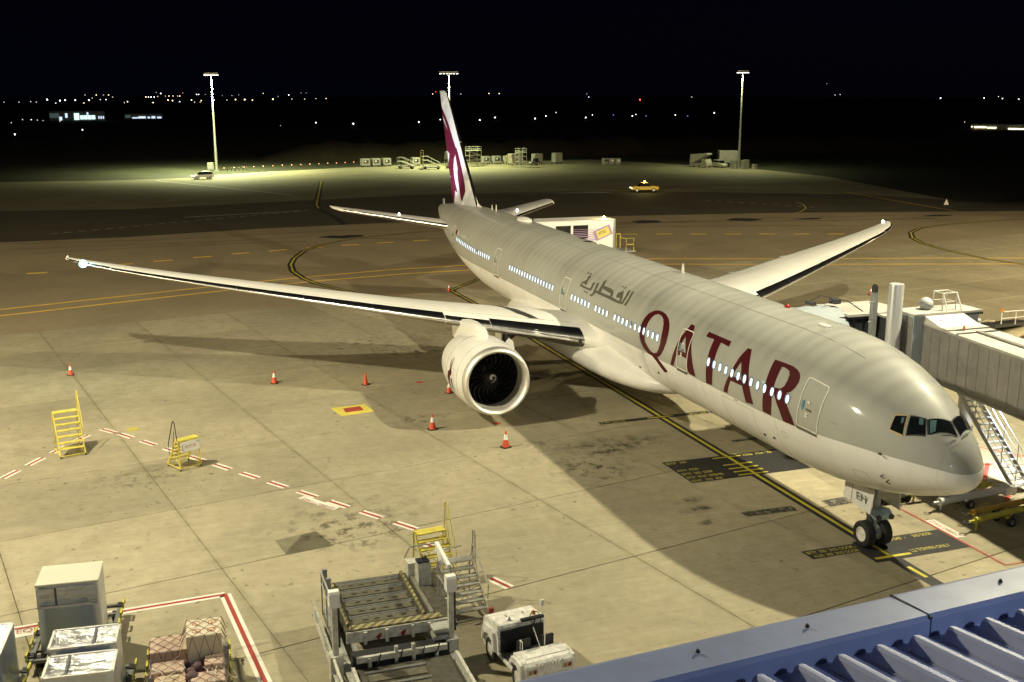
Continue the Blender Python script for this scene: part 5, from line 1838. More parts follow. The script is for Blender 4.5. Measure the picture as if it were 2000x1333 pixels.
# service stairs on the far side of the tunnel
S0, S1 = Vector((8.75, -9.95, .15)), Vector((13.6, -9.95, 4.4))
W_ = .95
for yy in (0, -W_):
    bmk(lambda m: m.bar(S0 + Vector((0, yy, 0)), S1 + Vector((0, yy, 0)), .06, .22), 'stringer', ALU)
    def hr(m, yy=yy):
        m.tube(S0 + Vector((0, yy, 1.0)), S1 + Vector((0, yy, 1.0)), .03)
        m.tube(S0 + Vector((0, yy, .55)), S1 + Vector((0, yy, .55)), .022)
        for k in range(6):
            q = S0.lerp(S1, k / 5) + Vector((0, yy, 0))
            m.tube(q, q + Vector((0, 0, 1.0)), .025)
    bmk(hr, 'stair_rail', ALU)
for k in range(19):
    q = S0.lerp(S1, (k + .5) / 19)
    bmk(lambda m: m.box((q.x, q.y - W_ / 2, q.z + .05), (.23, W_ - .06, .04)), 'tread', ALU)
for yy in (.08, -W_ - .08):
    bmk(lambda m: m.lathe([(-.06, .16), (.06, .16)], (8.75, -9.95 + yy, .16), 'Y', 14, (True, True)), 'stair_wheel', TYRE)
bmk(lambda m: m.b2((13.3, -11.2, 4.25), (14.2, -9.85, 4.36)), 'landing', ALU)
# lamp under the tunnel
bmk(lambda m: m.box((10.8, -10.95, 4.3), (.5, .25, .16)), 'under_lamp', GREYM)
lo = lamp('bridge_lamp', 'SPOT', J((10.8, -11.3, 4.15)), 2200, (.80, .90, 1.0), (.08, -.42, -1), 120, .7, .12)
lo.parent = jb

# ---- high-lift service truck on the port side, near the rear door
TRW = M('truck_white', (.80, .80, .79), .4, 0, .04, .5)
PURP = M('stripe_purple', (.38, .25, .45), .45)
YELL = M('sign_yellow', (.72, .60, .16), .5)
TRG = M('truck_window', (.012, .013, .014), .1)
tr = thing('high_lift_truck', 'white high-lift truck with raised box, purple stripes and amber beacon behind fuselage', 'truck', (61.3, -8.5, 0))
TO = Vector((61.3, -8.5, 0))


def tmk(fn, name, mat, parent=tr, **k):
    mb = MB()
    fn(mb)
    mb.v = [tuple(Vector(v) - TO) for v in mb.v]
    return mb.obj(name, mat, parent, **k)


X0, X1, Y0, Y1, ZA, ZB = 60.1, 62.6, -12.45, -4.4, 4.35, 7.15
bxx = tmk(lambda m: m.b2((X0, Y0, ZA), (X1, Y1, ZB)), 'raised_box', TRW)
tmk(lambda m: m.b2((X0 - .05, Y0 - .06, ZB), (X1 + .05, Y1, ZB + .08)), 'box_roof', TRW)
tmk(lambda m: m.b2((X0 - .06, Y0 - .08, ZA - .1), (X0 + .08, Y0 + .06, ZB + .04)), 'corner_post', GREYM)
tmk(lambda m: m.b2((X0 - .03, Y0, ZA - .02), (X0, Y0 + 1.2, ZA + .32)), 'lower_vent', BRD)
for ya, yb in ((-9.9, -8.5), (-8.25, -6.85)):
    wd = tmk(lambda m: m.b2((X0 - .03, ya, ZB - 1.55), (X0, yb, ZB - .35)), 'box_window', TRG, bxx)
for i in range(7):
    z = ZB - .72 - i * .155
    tmk(lambda m: m.b2((X0 - .036, -11.0, z - .03 - .008 * i), (X0 - .002, -8.52 + .06 * i, z)), 'purple_stripe', PURP)
def plate(m, s, o, ang):
    c, q = math.cos(ang), math.sin(ang)
    pts = [(-s, -s * .55), (s, -s * .55), (s, s * .55), (-s, s * .55)]
    m.prism([(-11.35 - (a * c - b_ * q), ZB - 1.08 + (a * q + b_ * c)) for a, b_ in pts], o, o + .01, lambda a, b_, z: (X0 - z, a, b_))


tmk(lambda m: plate(m, .82, .04, R(22)), 'logo_board', PURP)
tmk(lambda m: plate(m, .62, .052, R(22)), 'logo_plate', YELL)
t_ = text('logo_text', 'MTAS', .42, DK, tr, Vector((X0 - .068, -10.95, ZB - 1.35)) - TO, (R(90), R(-22), R(-90)), .75)
tmk(lambda m: m.b2((X0 + .6, Y1 - .6, ZB + .08), (X0 + 1.8, Y1 + .5, ZB + .3)), 'roof_hatch', BRD)
bk = tmk(lambda m: m.lathe([(0, .12), (.2, .11), (.26, .04)], (X0 + .3, Y0 + .9, ZB + .08), 'Z', 12, (True, True)), 'beacon', M('amber_beacon', (1, .6, .1), .3, emit=(1, .62, .15), est=40))
bl_ = lamp('beacon_lamp', 'POINT', Vector((X0 + .3, Y0 + .9, ZB + .55)) - TO, 90, (1, .62, .2), radius=.1)
bl_.parent = tr
tmk(lambda m: m.b2((X0 + .1, -14.4, .55), (X1 - .1, -4.8, 1.0)), 'chassis', BRD)
tmk(lambda m: m.prism([(-16.2, .6), (-14.2, .6), (-14.2, 2.9), (-15.2, 2.9), (-16.1, 1.8)], X0 + .1, X1 - .1, lambda a, z, x: (x, a, z)), 'driver_cab', TRW)
for ya, yb in ((-12.2, -6.2), (-6.2, -12.2)):
    tmk(lambda m: (m.bar((X0 + .3, ya, 1.0), (X0 + .3, yb, ZA), .2), m.bar((X1 - .3, ya, 1.0), (X1 - .3, yb, ZA), .2)), 'scissor_arm', GREYM)
for yy in (-15.2, -6.4, -7.6):
    for xx in (X0 + .25, X1 - .25):
        tmk(lambda m: m.lathe([(-.15, .3), (-.17, .48), (.17, .48), (.15, .3)], (xx, yy, .5), 'X', 18, (True, True)), 'wheel', TYRE)
tmk(lambda m: (m.path([(X0 - .1, -13.6, 4.35), (X0 - .1, -13.6, 5.45), (X0 - .1, -14.35, 5.45), (X0 - .1, -14.35, 4.35)], .035), m.tube((X0 - .1, -13.6, 4.9), (X0 - .1, -14.35, 4.9), .03), m.tube((X0 - .1, -13.6, 5.45), (X0 + .7, -13.4, 5.45), .03), m.tube((X0 - .1, -12.6, 4.6), (X0 - .1, -12.6, 5.9), .03), m.tube((X0 - .1, -12.6, 5.9), (X0 - .1, -13.0, 5.9), .03), m.tube((X0 - .1, -13.0, 4.6), (X0 - .1, -13.0, 5.9), .03)), 'yellow_rail', M('rail_yellow', (.62, .52, .08), .5))
tmk(lambda m: m.b2((X0 - .2, -14.5, 4.22), (X1 - .6, -12.5, 4.34)), 'side_platform', GREYM)
# ================================================================== cones
CONO = M('cone_orange', (.62, .085, .03), .5, 0, .1, 4)
CONW = M('cone_reflective', (.80, .80, .80), .4)
CONB = M('cone_base_black', (.03, .028, .026), .7)
cone = thing('traffic_cone', 'orange traffic cone with white band under the far end of the starboard wing', 'traffic cone', (46.33, 32.67, 0), 0, 'cones round the aircraft')
MB().prism([(-.21, -.15), (-.15, -.21), (.15, -.21), (.21, -.15), (.21, .15), (.15, .21), (-.15, .21), (-.21, .15)], 0.003, .045).obj('base', CONB, cone)
MB().lathe([(.045, .17), (.10, .155), (.36, .10)], (0, 0, 0), 'Z', 18).obj('body', CONO, cone, True)
MB().lathe([(.36, .10), (.60, .055)], (0, 0, 0), 'Z', 18).obj('white_band', CONW, cone, True)
MB().lathe([(.60, .055), (.75, .025), (.755, .005)], (0, 0, 0), 'Z', 18, (False, True)).obj('tip', CONO, cone, True)
for x, y, s, lab in ((39.88, 20.18, 1.12, 'orange cone with white band in front of the wing shadow, second from the left'), (37.63, 14.72, 1.05, 'plain orange cone in the wing shadow just left of the engine'), (34.03, 10.2, 1.0, 'orange cone half hidden behind the engine cowl'),
                     (27.06, 13.08, 1.18, 'orange cone with white band at the lower left of the engine intake'), (22.78, 10.24, 1.2, 'orange cone with white band standing in front of the engine intake'), (68.43, .64, .95, 'orange and white cone on the lead-in line under the tail'), (54.11, -35.7, 1.0, 'small cone beyond the air bridge behind the white column')):
    c = dup(cone, (x, y, 0), random.uniform(0, 3), lab)
    c.scale = (s, s, s)
# orange-tipped body of the plain cone: no reflective band
for c in COL.objects:
    if c.parent and c.name.startswith('white_band') and abs(c.parent.location.x - 37.63) < .01:
        c.data = c.data.copy()
        c.data.materials[0] = CONO

# ================================================================== yellow maintenance steps
SYE = M('steps_yellow', (.64, .55, .10), .5, 0, .22, 4)
CAST = M('caster_dark', (.03, .03, .03), .6)


def steps(name, label, loc, rz, h, ns, w, d, rail_side, rail_h, board=False, braces=True, dark_rail=False, mat=SYE, group='yellow maintenance steps'):
    """local x: depth (climbing towards +x), local y: width"""
    t = thing(name, label, 'steps', loc, rz, group)
    top = d * .62
    for k in range(1, ns + 1):
        a = k / ns
        x = -d / 2 + a * (d - .38)
        z = .18 + (h - .18) * a
        dep = .26 if k < ns else .46
        MB().box((x + dep / 2 - .1, 0, z - .02), (dep, w - .06, .045)).obj('tread' if k < ns else 'platform', mat, t)
    for s in (-1, 1):
        MB().bar((-d / 2 - .02, s * w / 2, .12), (d / 2 - .3, s * w / 2, h), .045, .09).obj('stringer', mat, t)
        mb = MB()
        mb.bar((d / 2 - .02, s * w / 2, .08), (d / 2 - .12, s * w / 2, h), .05)
        mb.bar((-d / 2, s * w / 2, .12), (d / 2, s * w / 2, .12), .045)
        if braces:
            mb.bar((d / 2 - .05, s * w / 2, .2), (0, s * w / 2, h * .52), .03)
        mb.obj('leg', mat, t)
    for x_ in (d / 2 - .04, -d / 2):
        MB().bar((x_, -w / 2, .12), (x_, w / 2, .12), .045).obj('base_bar', mat, t)
    if braces:
        for q_ in (-1, 1):
            MB().bar((d / 2 - .07 + .02 * q_, -q_ * w / 2, .3), (d / 2 - .09 + .02 * q_, q_ * w / 2, h * .85), .025).obj('cross_brace', mat, t)
    s = rail_side
    mb = MB()
    mb.path([(-d / 2 + .25, s * (w / 2 + .03), h * .42), (-d / 2 + .2, s * (w / 2 + .03), h * .42 + .55), (d / 2 - .5, s * (w / 2 + .03), h + rail_h * .9), (d / 2 - .42, s * (w / 2 + .03), h + rail_h), (d / 2 - .3, s * (w / 2 + .03), h + rail_h * .9), (d / 2 - .16, s * (w / 2 + .03), h)], .026)
    mb.path([(0, s * (w / 2 + .03), h * .62), (d / 2 - .4, s * (w / 2 + .03), h + rail_h * .45)], .018)
    mb.obj('handrail', CAST if dark_rail else mat, t)
    for sx_ in (-1, 1):
        for sy_ in (-1, 1):
            MB().lathe([(-.02, .06), (.02, .06)], (sx_ * (d / 2 - .02), sy_ * w / 2, .063), 'Y', 10, (True, True)).obj('caster', CAST, t)
    if board:
        bd = MB().box((d / 2 + .03, 0, h - .34), (.02, w - .08, .52)).obj('sign_board', M('sign_white', (.80, .79, .76), .45), t)
        tx = text('sign_text', 'SKYSTAR', .21, M('sign_red', (.42, .07, .05), .5), bd, (d / 2 + .043, w / 2 - .28, h - .42), (R(90), 0, R(90)), w - .52)
        tx.rotation_euler = (R(90), 0, R(90))
        tx.location = (d / 2 + .045, -w / 2 + .28, h - .42)
        t2 = text('sign_code', 'TSR', .14, M('sign_blue', (.05, .07, .2), .5), bd, (d / 2 + .045, w / 2 - .26, h - .22), (R(90), 0, R(90)), .2)
        mb = MB()
        q = [(d / 2 + .05, -w / 2 + .22 - .10 * math.sin(a_), h - .36 + .16 * math.cos(a_)) for a_ in [R(20 + 14 * k_) for k_ in range(12)]]
        mb.path(q, .012, 4)
        mb.obj('sign_swoosh', M('sign_blue', (.05, .07, .2), .5), bd)
    return t


steps('maintenance_steps', 'tall yellow maintenance steps at far left among the red dashes', (29.15, 31.85, 0), R(13.5), 2.12, 7, 1.2, 1.6, -1, 1.05)
steps('maintenance_steps', 'yellow steps with a white SKYSTAR board and dark curved handrail', (25.1, 26.33, 0), R(208.5), 1.55, 6, 1.12, 1.2, -1, .95, True, True, True)
steps('maintenance_steps', 'yellow steps standing behind the container loader', (8.05, 17.95, 0), R(8), 2.0, 7, 1.2, 1.5, -1, 1.1)
# aluminium steps beside the loader
ast = steps('aluminium_steps', 'grey aluminium steps with looped handrails beside the container loader', (5.75, 17.55, 0), R(4), 1.6, 7, 1.25, 2.1, -1, .55, False, True, False, M('steps_aluminium', (.40, .40, .36), .45, .4, .2, 4), None)
MB().box((-1.2, -.62, .3), (.08, .16, .4)).obj('red_stop', REDP, ast)
mb = MB()
mb.path([(.45, -.66, 1.55), (.45, -.66, 2.6), (.52, -.66, 2.72), (.62, -.66, 2.72), (.68, -.66, 2.6), (.68, -.66, 1.55)], .03)
mb.path([(.7, .6, 1.6), (.7, .6, 2.1), (.7, -.2, 2.15)], .026)
mb.obj('rail_loop', M('steps_aluminium', (.4, .4, .36)), ast)

# ================================================================== container loader
LWH = M('loader_white', (.56, .55, .49), .5, 0, .42, 4.5, detail=7)
LDK = M('loader_deck', (.075, .07, .05), .65, .1, .4, 4)
LPN = M('loader_panel', (.12, .112, .078), .6, .1, .4, 5)
LRL = M('loader_roller', (.42, .41, .34), .4, .6, .3, 6)
LBK = M('loader_black', (.015, .016, .018), .6)
LFR = M('loader_frame', (.40, .41, .38), .5, .1, .3, 2)
HAZ = bpy.data.materials.new('hazard_stripes')
HAZ.use_nodes = True
n, l, b = nodes_of(HAZ)
g = n.new('ShaderNodeNewGeometry').outputs['Position']
sx = n.new('ShaderNodeSeparateXYZ')
l.new(g, sx.inputs[0])
sw_ = math_node(n, l, 'ADD', sx.outputs[0], sx.outputs[1])
fr_ = math_node(n, l, 'FRACT', math_node(n, l, 'MULTIPLY', sw_, 3.2))
hz = mixc(n, l, math_node(n, l, 'GREATER_THAN', fr_, .5), (.08, .072, .05), (.36, .31, .11))
l.new(mixc(n, l, remap(n, l, noise(n, l, g, 6, 5, .7), .40, .62, 0, .85), hz, (.2, .185, .12)), b.inputs['Base Color'])
b.inputs['Roughness'].default_value = .6
ld = thing('container_loader', 'white cargo container loader with roller deck and two tall white posts', 'container loader', (3, 20.8, 0))
LO = Vector((3, 20.8, 0))


def lmk(fn, name, mat, parent=ld, **k):
    mb = MB()
    fn(mb)
    mb.v = [tuple(Vector(v) - LO) for v in mb.v]
    return mb.obj(name, mat, parent, **k)


DZ = 1.50
Yl, Yr, Xf, Xb = 22.15, 19.25, 2.62, 6.35
dk = lmk(lambda m: m.b2((Xf, Yr - .55, DZ - .16), (Xb, Yl + .15, DZ - .04)), 'deck', LDK)
npn = 5
pw = (Xb - Xf - .45) / npn
for i in range(npn):
    xa = Xf + .38 + i * pw
    pn = lmk(lambda m: m.b2((xa, Yr + .62, DZ - .035), (xa + pw * .55, Yl - .18, DZ)), 'deck_panel', LPN, dk)
    for q in (.60, .80):
        lmk(lambda m: m.tube((xa + pw * q, Yr + .55, DZ + .0), (xa + pw * q, Yl - .12, DZ + .0), .028), 'roller', LRL, dk)
    for q in (.2, .42, .62, .8):
        lmk(lambda m: m.box((xa + pw * .28, Yr + .62 + (Yl - Yr - .8) * q, DZ + .004), (.07, .17, .012)), 'deck_slot', LBK, pn)
lmk(lambda m: m.b2((Xf, Yr - .1, DZ - .03), (Xf + .32, Yl, DZ + .012)), 'hazard_edge', HAZ, dk)
lmk(lambda m: m.b2((Xf + .34, Yr + .36, DZ - .02), (Xb, Yr + .46, DZ + .07)), 'side_guide', HAZ, dk)
lmk(lambda m: m.b2((Xf + .34, Yr + .08, DZ - .02), (Xb, Yr + .2, DZ + .05)), 'side_guide', LRL, dk)
lmk(lambda m: m.b2((Xf + .34, Yl - .04, DZ - .02), (Xb, Yl + .06, DZ + .07)), 'side_guide', HAZ, dk)
lmk(lambda m: m.b2((Xf - .06, Yr - .55, DZ - .42), (Xf - .0, Yl + .15, DZ - .05)), 'front_beam', LWH)
for yy, mt in ((20.15, LWH), (21.0, LWH), (21.7, LWH), (19.6, LWH)):
    lmk(lambda m: m.b2((Xf - .14, yy - .05, DZ - .5), (Xf - .05, yy + .05, DZ - .08)), 'catch_hook', mt)
for yy in (20.5, 21.3):
    lmk(lambda m: m.bar((Xf - .12, yy, DZ - .36), (Xf + .1, yy - .25, DZ - .08), .09), 'red_lever', REDP)
# scissor lift and lower frame
for yy in (Yr + .25, Yl - .2):
    lmk(lambda m: (m.bar((Xf + .1, yy, .45), (Xb - .3, yy, DZ - .2), .12, .22), m.bar((Xf + .1, yy, DZ - .2), (Xb - .3, yy, .45), .12, .22)), 'scissor_arm', LFR)
lmk(lambda m: (m.b2((-3.6, Yr - .35, .32), (6.3, Yr - .1, .62)), m.b2((-3.6, Yl + .1, .32), (6.3, Yl + .35, .62))), 'chassis_rail', LFR)
lmk(lambda m: m.b2((1.75, Yr - .1, .25), (2.2, Yl + .1, 1.0)), 'pump_bay', LBK)
lmk(lambda m: (m.b2((1.62, Yr, .86), (1.74, Yl, 1.04)), m.b2((1.62, Yr, .30), (1.74, Yl, .40))), 'front_frame', LWH)
for yy in (19.6, 20.35, 20.9, 21.75):
    lmk(lambda m: m.b2((1.58, yy - .05, .30), (1.72, yy + .05, 1.25 if 20 < yy < 21 else 1.0)), 'frame_upright', LWH)
for za, zb_ in ((.72, .86), (1.02, 1.16), (1.28, 1.38)):
    lmk(lambda m: m.b2((2.0, 18.95, za), (2.9, 19.6, zb_)), 'side_box', LFR)
# lower bridge deck towards the camera
lk = lmk(lambda m: m.b2((-3.6, Yr - .05, .62), (1.5, Yl + .05, .74)), 'lower_deck', LDK)
for i in range(6):
    xa = -3.4 + i * .8
    lmk(lambda m: m.b2((xa, Yr + .9, .74), (xa + .42, Yl - .2, .775)), 'deck_panel', LPN, lk)
    lmk(lambda m: m.tube((xa + .55, Yr + .85, .77), (xa + .55, Yl - .15, .77), .045), 'roller', LRL, lk)
lmk(lambda m: m.b2((-3.5, Yr - .28, .62), (1.4, Yr - .18, .9)), 'deck_edge', LWH)
lmk(lambda m: m.b2((-3.5, Yl + .12, .62), (1.4, Yl + .22, .9)), 'deck_edge', LWH)
# posts
for (px_, py_) in ((2.1, 22.72), (2.02, 19.02)):
    bs = lmk(lambda m: m.b2((px_ - .2, py_ - .2, .05), (px_ + .2, py_ + .2, 1.05)), 'post_base', LWH)
    lmk(lambda m: m.b2((px_ - .085, py_ - .085, 1.05), (px_ + .085, py_ + .085, 2.8)), 'post', LWH)
    lmk(lambda m: m.b2((px_ - .08, py_ - .15, 1.3), (px_ + .08, py_ - .087, 2.75)), 'hose_guide', LBK)
    lmk(lambda m: m.prism([(-.17, 2.68), (.17, 2.68), (.17, 3.08), (.10, 3.2), (-.12, 3.2), (-.17, 3.13)], py_ - .16, py_ + .16, lambda a, z, y: (px_ + a, y, z)), 'post_head', M('post_white', (.80, .80, .78), .45))
# hydraulic hoses, side frame and cables
for yy, za in ((19.5, .9), (20.0, .8), (20.7, .85), (21.4, .8)):
    lmk(lambda m: m.path([(1.6, yy, za + .3), (1.5, yy + .1, za + .05), (1.62, yy + .25, za - .2), (1.75, yy + .2, za - .4)], .022, 6), 'hose', LBK)
for za, zb_ in ((.95, 1.02), (.45, .52)):
    lmk(lambda m: m.b2((-3.4, 22.78, za), (6.2, 22.86, zb_)), 'side_frame', LWH)
for x_ in (-2.6, -.8, 1.0, 3.4, 5.4):
    lmk(lambda m: m.bar((x_, 22.82, .5), (x_ + .5, 22.82, .98), .05), 'side_frame_brace', LWH)
# left guard rail
def lrail(m):
    for x_ in (2.9, 3.8, 4.8, 5.8):
        m.tube((x_, 22.55, .6), (x_, 22.55, 2.15), .025)
    m.tube((2.9, 22.55, 2.15), (5.8, 22.55, 2.15), .03)
    m.tube((2.9, 22.55, 1.75), (5.8, 22.55, 1.75), .02)
    m.tube((2.9, 22.55, .62), (2.2, 22.6, 1.05), .03)


lmk(lrail, 'guard_rail', LFR)
for x_ in (5.0, 5.75):
    lmk(lambda m: m.b2((x_, 22.35, 1.5), (x_ + .14, 22.5, 2.25)), 'rail_plate', GREYM)
lmk(lambda m: m.box((3.3, 22.5, 1.62), (.14, .2, .12)), 'side_lamp', M('amber_glass', (.6, .25, .03), .3))
# operator stand
lmk(lambda m: m.b2((4.2, 18.25, 1.36), (6.5, 18.75, 1.42)), 'operator_floor', LPN)
op = lmk(lambda m: m.prism([(5.1, 1.42), (5.75, 1.42), (5.6, 2.25), (5.2, 2.25)], 18.85, 19.3, lambda x_, z, y: (x_, y, z)), 'operator_console', LWH)
lmk(lambda m: m.box((5.38, 19.1, 2.28), (.36, .42, .06)), 'control_panel', LBK, op)
for i in range(8):
    lmk(lambda m: m.tube((5.28 + .06 * (i % 4), 18.98 + .1 * (i // 4), 2.3), (5.28 + .06 * (i % 4) + .03, 18.98 + .1 * (i // 4), 2.42), .014), 'control_lever', LBK, op)
lmk(lambda m: m.b2((5.85, 19.0, 1.42), (6.35, 19.5, 2.0)), 'battery_box', LWH)
def orail(m):
    m.path([(4.6, 18.3, 1.4), (4.6, 18.3, 2.4), (6.3, 18.3, 2.4), (6.3, 18.3, 1.4)], .026)
    m.path([(4.6, 18.3, 1.9), (6.3, 18.3, 1.9)], .02)
    m.path([(6.4, 18.4, 2.4), (6.4, 19.3, 2.4), (6.4, 19.5, 2.0)], .024)
    for x_ in (3.0, 3.4, 3.8, 4.2):
        m.tube((x_, 18.85, .65), (x_, 18.85, 2.2), .022)
    m.tube((3.0, 18.85, 2.2), (4.2, 18.85, 2.2), .022)


lmk(orail, 'operator_rail', GREYM)
lmk(lambda m: (m.bar((4.9, 18.6, 2.4), (5.3, 18.6, 2.9), .09), m.bar((5.3, 18.6, 2.9), (3.6, 18.62, 2.75), .12)), 'swing_arm', M('post_white', (.8, .8, .78)))
for x_ in (-2.9, 5.6):
    for yy in (Yr + .1, Yl - .1):
        wheel(ld, Vector((x_, yy, .4)) - LO, .4, .26, 1)

# ================================================================== tow tractor
TGW = M('tractor_white', (.74, .73, .69), .42, 0, .34, 5, detail=7)
tg = thing('tow_tractor', 'white airport tow tractor with open cab and TOYOTA on its tail', 'tow tractor', (1.06, 16.78, 0), R(6.5))
tg.scale = (1.02, 1.0, 1.14)
# local x: forward (away from the camera), y: left of the vehicle
HL, HW = 1.6, .88
body = MB()
body.prism([(-HL, .34), (-HL, .92), (-HL + .12, 1.0), (-.72, 1.02), (-.70, .52), (.42, .52), (.44, .42), (-.9, .40)], -HW + .04, HW - .04, lambda x, z, y: (x, y, z))
body.obj('rear_body', TGW, tg, bevel=.02)
mb = MB()
mb.prism([(.36, .42), (.36, 1.30), (.46, 1.36), (1.3, 1.30), (1.52, 1.20), (1.60, 1.0), (1.60, .40), (1.5, .30)], -HW + .06, HW - .06, lambda x, z, y: (x, y, z))
mb.obj('bonnet', TGW, tg, bevel=.03)
mb = MB()
mb.b2((-.7, -HW + .1, .50), (.36, HW - .1, .56))
mb.b2((.30, -HW + .12, .5), (.37, HW - .12, 1.18))
mb.obj('cab_floor', LBK, tg)
for s in (-1, 1):
    mb = MB()
    mb.prism([(-1.5, .45), (-1.45, .95), (-1.2, 1.0), (-.8, .98), (-.62, .75), (-.62, .62), (-.85, .82), (-1.15, .84), (-1.32, .70), (-1.36, .45)], s * (HW - .05), s * (HW + .06), lambda x, z, y: (x, y, z))
    mb.obj('rear_fender', TGW, tg)
    mb = MB()
    mb.prism([(.52, .5), (.62, 1.02), (.8, 1.1), (1.35, 1.06), (1.5, .8), (1.5, .5), (1.38, .55), (1.3, .8), (1.0, .88), (.74, .78), (.66, .5)], s * (HW - .08), s * (HW + .04), lambda x, z, y: (x, y, z))
    mb.obj('front_fender', TGW, tg)
    wheel(tg, (-1.05, s * (HW - .14), .40), .40, .26, s)
    wheel(tg, (1.02, s * (HW - .15), .36), .36, .24, s)
    mb = MB()
    mb.prism([(-.62, .60), (-.18, .60), (-.18, .78), (-.48, .80), (-.56, 1.28), (-.66, 1.28)], s * .40 - .23, s * .40 + .23, lambda x, z, y: (x, y, z))
    mb.obj('seat', LBK, tg, bevel=.02)
    lb = MB().box((-HL - .012, s * (HW - .28), .78), (.03, .34, .17)).obj('tail_lamp_panel', M('lamp_panel', (.45, .45, .42), .4), tg)
    for q, mt in ((-.075, M('lens_red', (.25, .02, .015), .25)), (.075, M('lens_amber', (.4, .17, .02), .25))):
        MB().lathe([(-.02, .062), (-.032, .05), (-.036, .01)], (-HL - .02, s * (HW - .28) + q, .78), 'X', 14, (False, True)).obj('tail_lamp', mt, lb)
    MB().box((-HL - .012, s * (HW - .22), .50), (.03, .2, .11)).obj('reverse_lamp', LBK, tg)
MB().box((-HL - .06, 0, .40), (.14, .26, .2)).obj('tow_hitch', M('hitch_yellow', (.38, .33, .06), .5), tg)
MB().box((-HL - .01, 0, .46), (.04, HW * 1.7, .28)).obj('rear_bumper', TGW, tg)
text('tail_letters', 'TOYOTA', .2, M('embossed_grey', (.42, .41, .38), .5), tg, (-HL - .008, .52, .86), (R(90), 0, R(-90)), 1.02, extrude=.004)
mb = MB()
mb.path([(.22 + .19 * math.sin(2 * PI * k / 18) * .55, -.42 + .19 * math.cos(2 * PI * k / 18), 1.42 + .19 * math.sin(2 * PI * k / 18) * .83) for k in range(18)], .014, 5, True)
mb.tube((.34, -.42, 1.15), (.22, -.42, 1.42), .02)
mb.bar((.22, -.6, 1.42), (.22, -.24, 1.42), .016)
mb.obj('steering_wheel', LBK, tg)
MB().box((.38, -.38, 1.36), (.12, .8, .07)).obj('dashboard', LBK, tg)
mb = MB()
mb.tube((.5, -.8, 1.3), (.5, -.8, 1.62), .015)
mb.box((.5, -.8, 1.7), (.06, .12, .18))
mb.obj('mirror', RAILW, tg)
mb = MB()
mb.tube((-.75, -.25, 1.0), (-.7, -.3, 1.95), .018)
mb.tube((-.75, -.1, 1.0), (-.45, .0, 1.5), .014)
mb.path([(-.8, .55, 1.0), (-.8, .55, 1.3), (-.65, .55, 1.3), (-.65, .55, 1.0)], .018)
mb.path([(-1.45, -.75, 1.0), (-1.45, -.75, 1.12), (-1.45, .75, 1.12), (-1.45, .75, 1.0)], .014)
mb.obj('rail', RAILW, tg)
MB().lathe([(1.30, .07), (1.36, .06), (1.46, .02)], (.55, .35, 0), 'Z', 10, (False, True)).obj('work_lamp', GREYM, tg)
MB().box((.62, -.55, 1.40), (.1, .1, .12)).obj('indicator', M('amber_glass', (.6, .25, .03)), tg)
for s in (-.3, .3):
    MB().box((.9, s, 1.345), (.14, .03, .02)).obj('bonnet_catch', M('catch_brown', (.3, .22, .1), .5), tg)
text('side_letters', 'TC31', .22, M('sign_blue', (.05, .07, .2)), tg, (.55, HW - .055, .98), (R(90), 0, R(180)), .6)

# ================================================================== cargo on dollies
FOIL = bpy.data.materials.new('foil_wrap')
FOIL.use_nodes = True
n, l, b = nodes_of(FOIL)
tc = n.new('ShaderNodeTexCoord').outputs['Object']
b.inputs['Base Color'].default_value = (.74, .75, .78, 1)
b.inputs['Metallic'].default_value = 1
b.inputs['Roughness'].default_value = .30
mp = n.new('ShaderNodeMapping')
mp.inputs['Scale'].default_value = (3.0, .8, 2.4)
l.new(tc, mp.inputs['Vector'])
nz = n.new('ShaderNodeTexNoise')
nz.inputs['Scale'].default_value = 1.6
nz.inputs['Detail'].default_value = 6
nz.inputs['Roughness'].default_value = .62
nz.inputs['Distortion'].default_value = 1.2
l.new(mp.outputs[0], nz.inputs['Vector'])
bp = n.new('ShaderNodeBump')
bp.inputs['Strength'].default_value = .85
bp.inputs['Distance'].default_value = .10
l.new(nz.outputs[0], bp.inputs['Height'])
l.new(bp.outputs[0], b.inputs['Normal'])
FOILS = M('foil_side', (.54, .60, .72), .33, 1.0, .1, 1.5, 1.0, 3.5)
TAPE = M('foil_tape', (.70, .69, .66), .45, .2, .1, 4, .4, 12)
LIDM = M('lid_cream', (.58, .57, .47), .5, 0, .06, .8)
DYE = M('dolly_yellow', (.50, .45, .06), .55, 0, .25, 5)
DGR = M('dolly_grey', (.16, .165, .15), .6, .3, .3, 4)


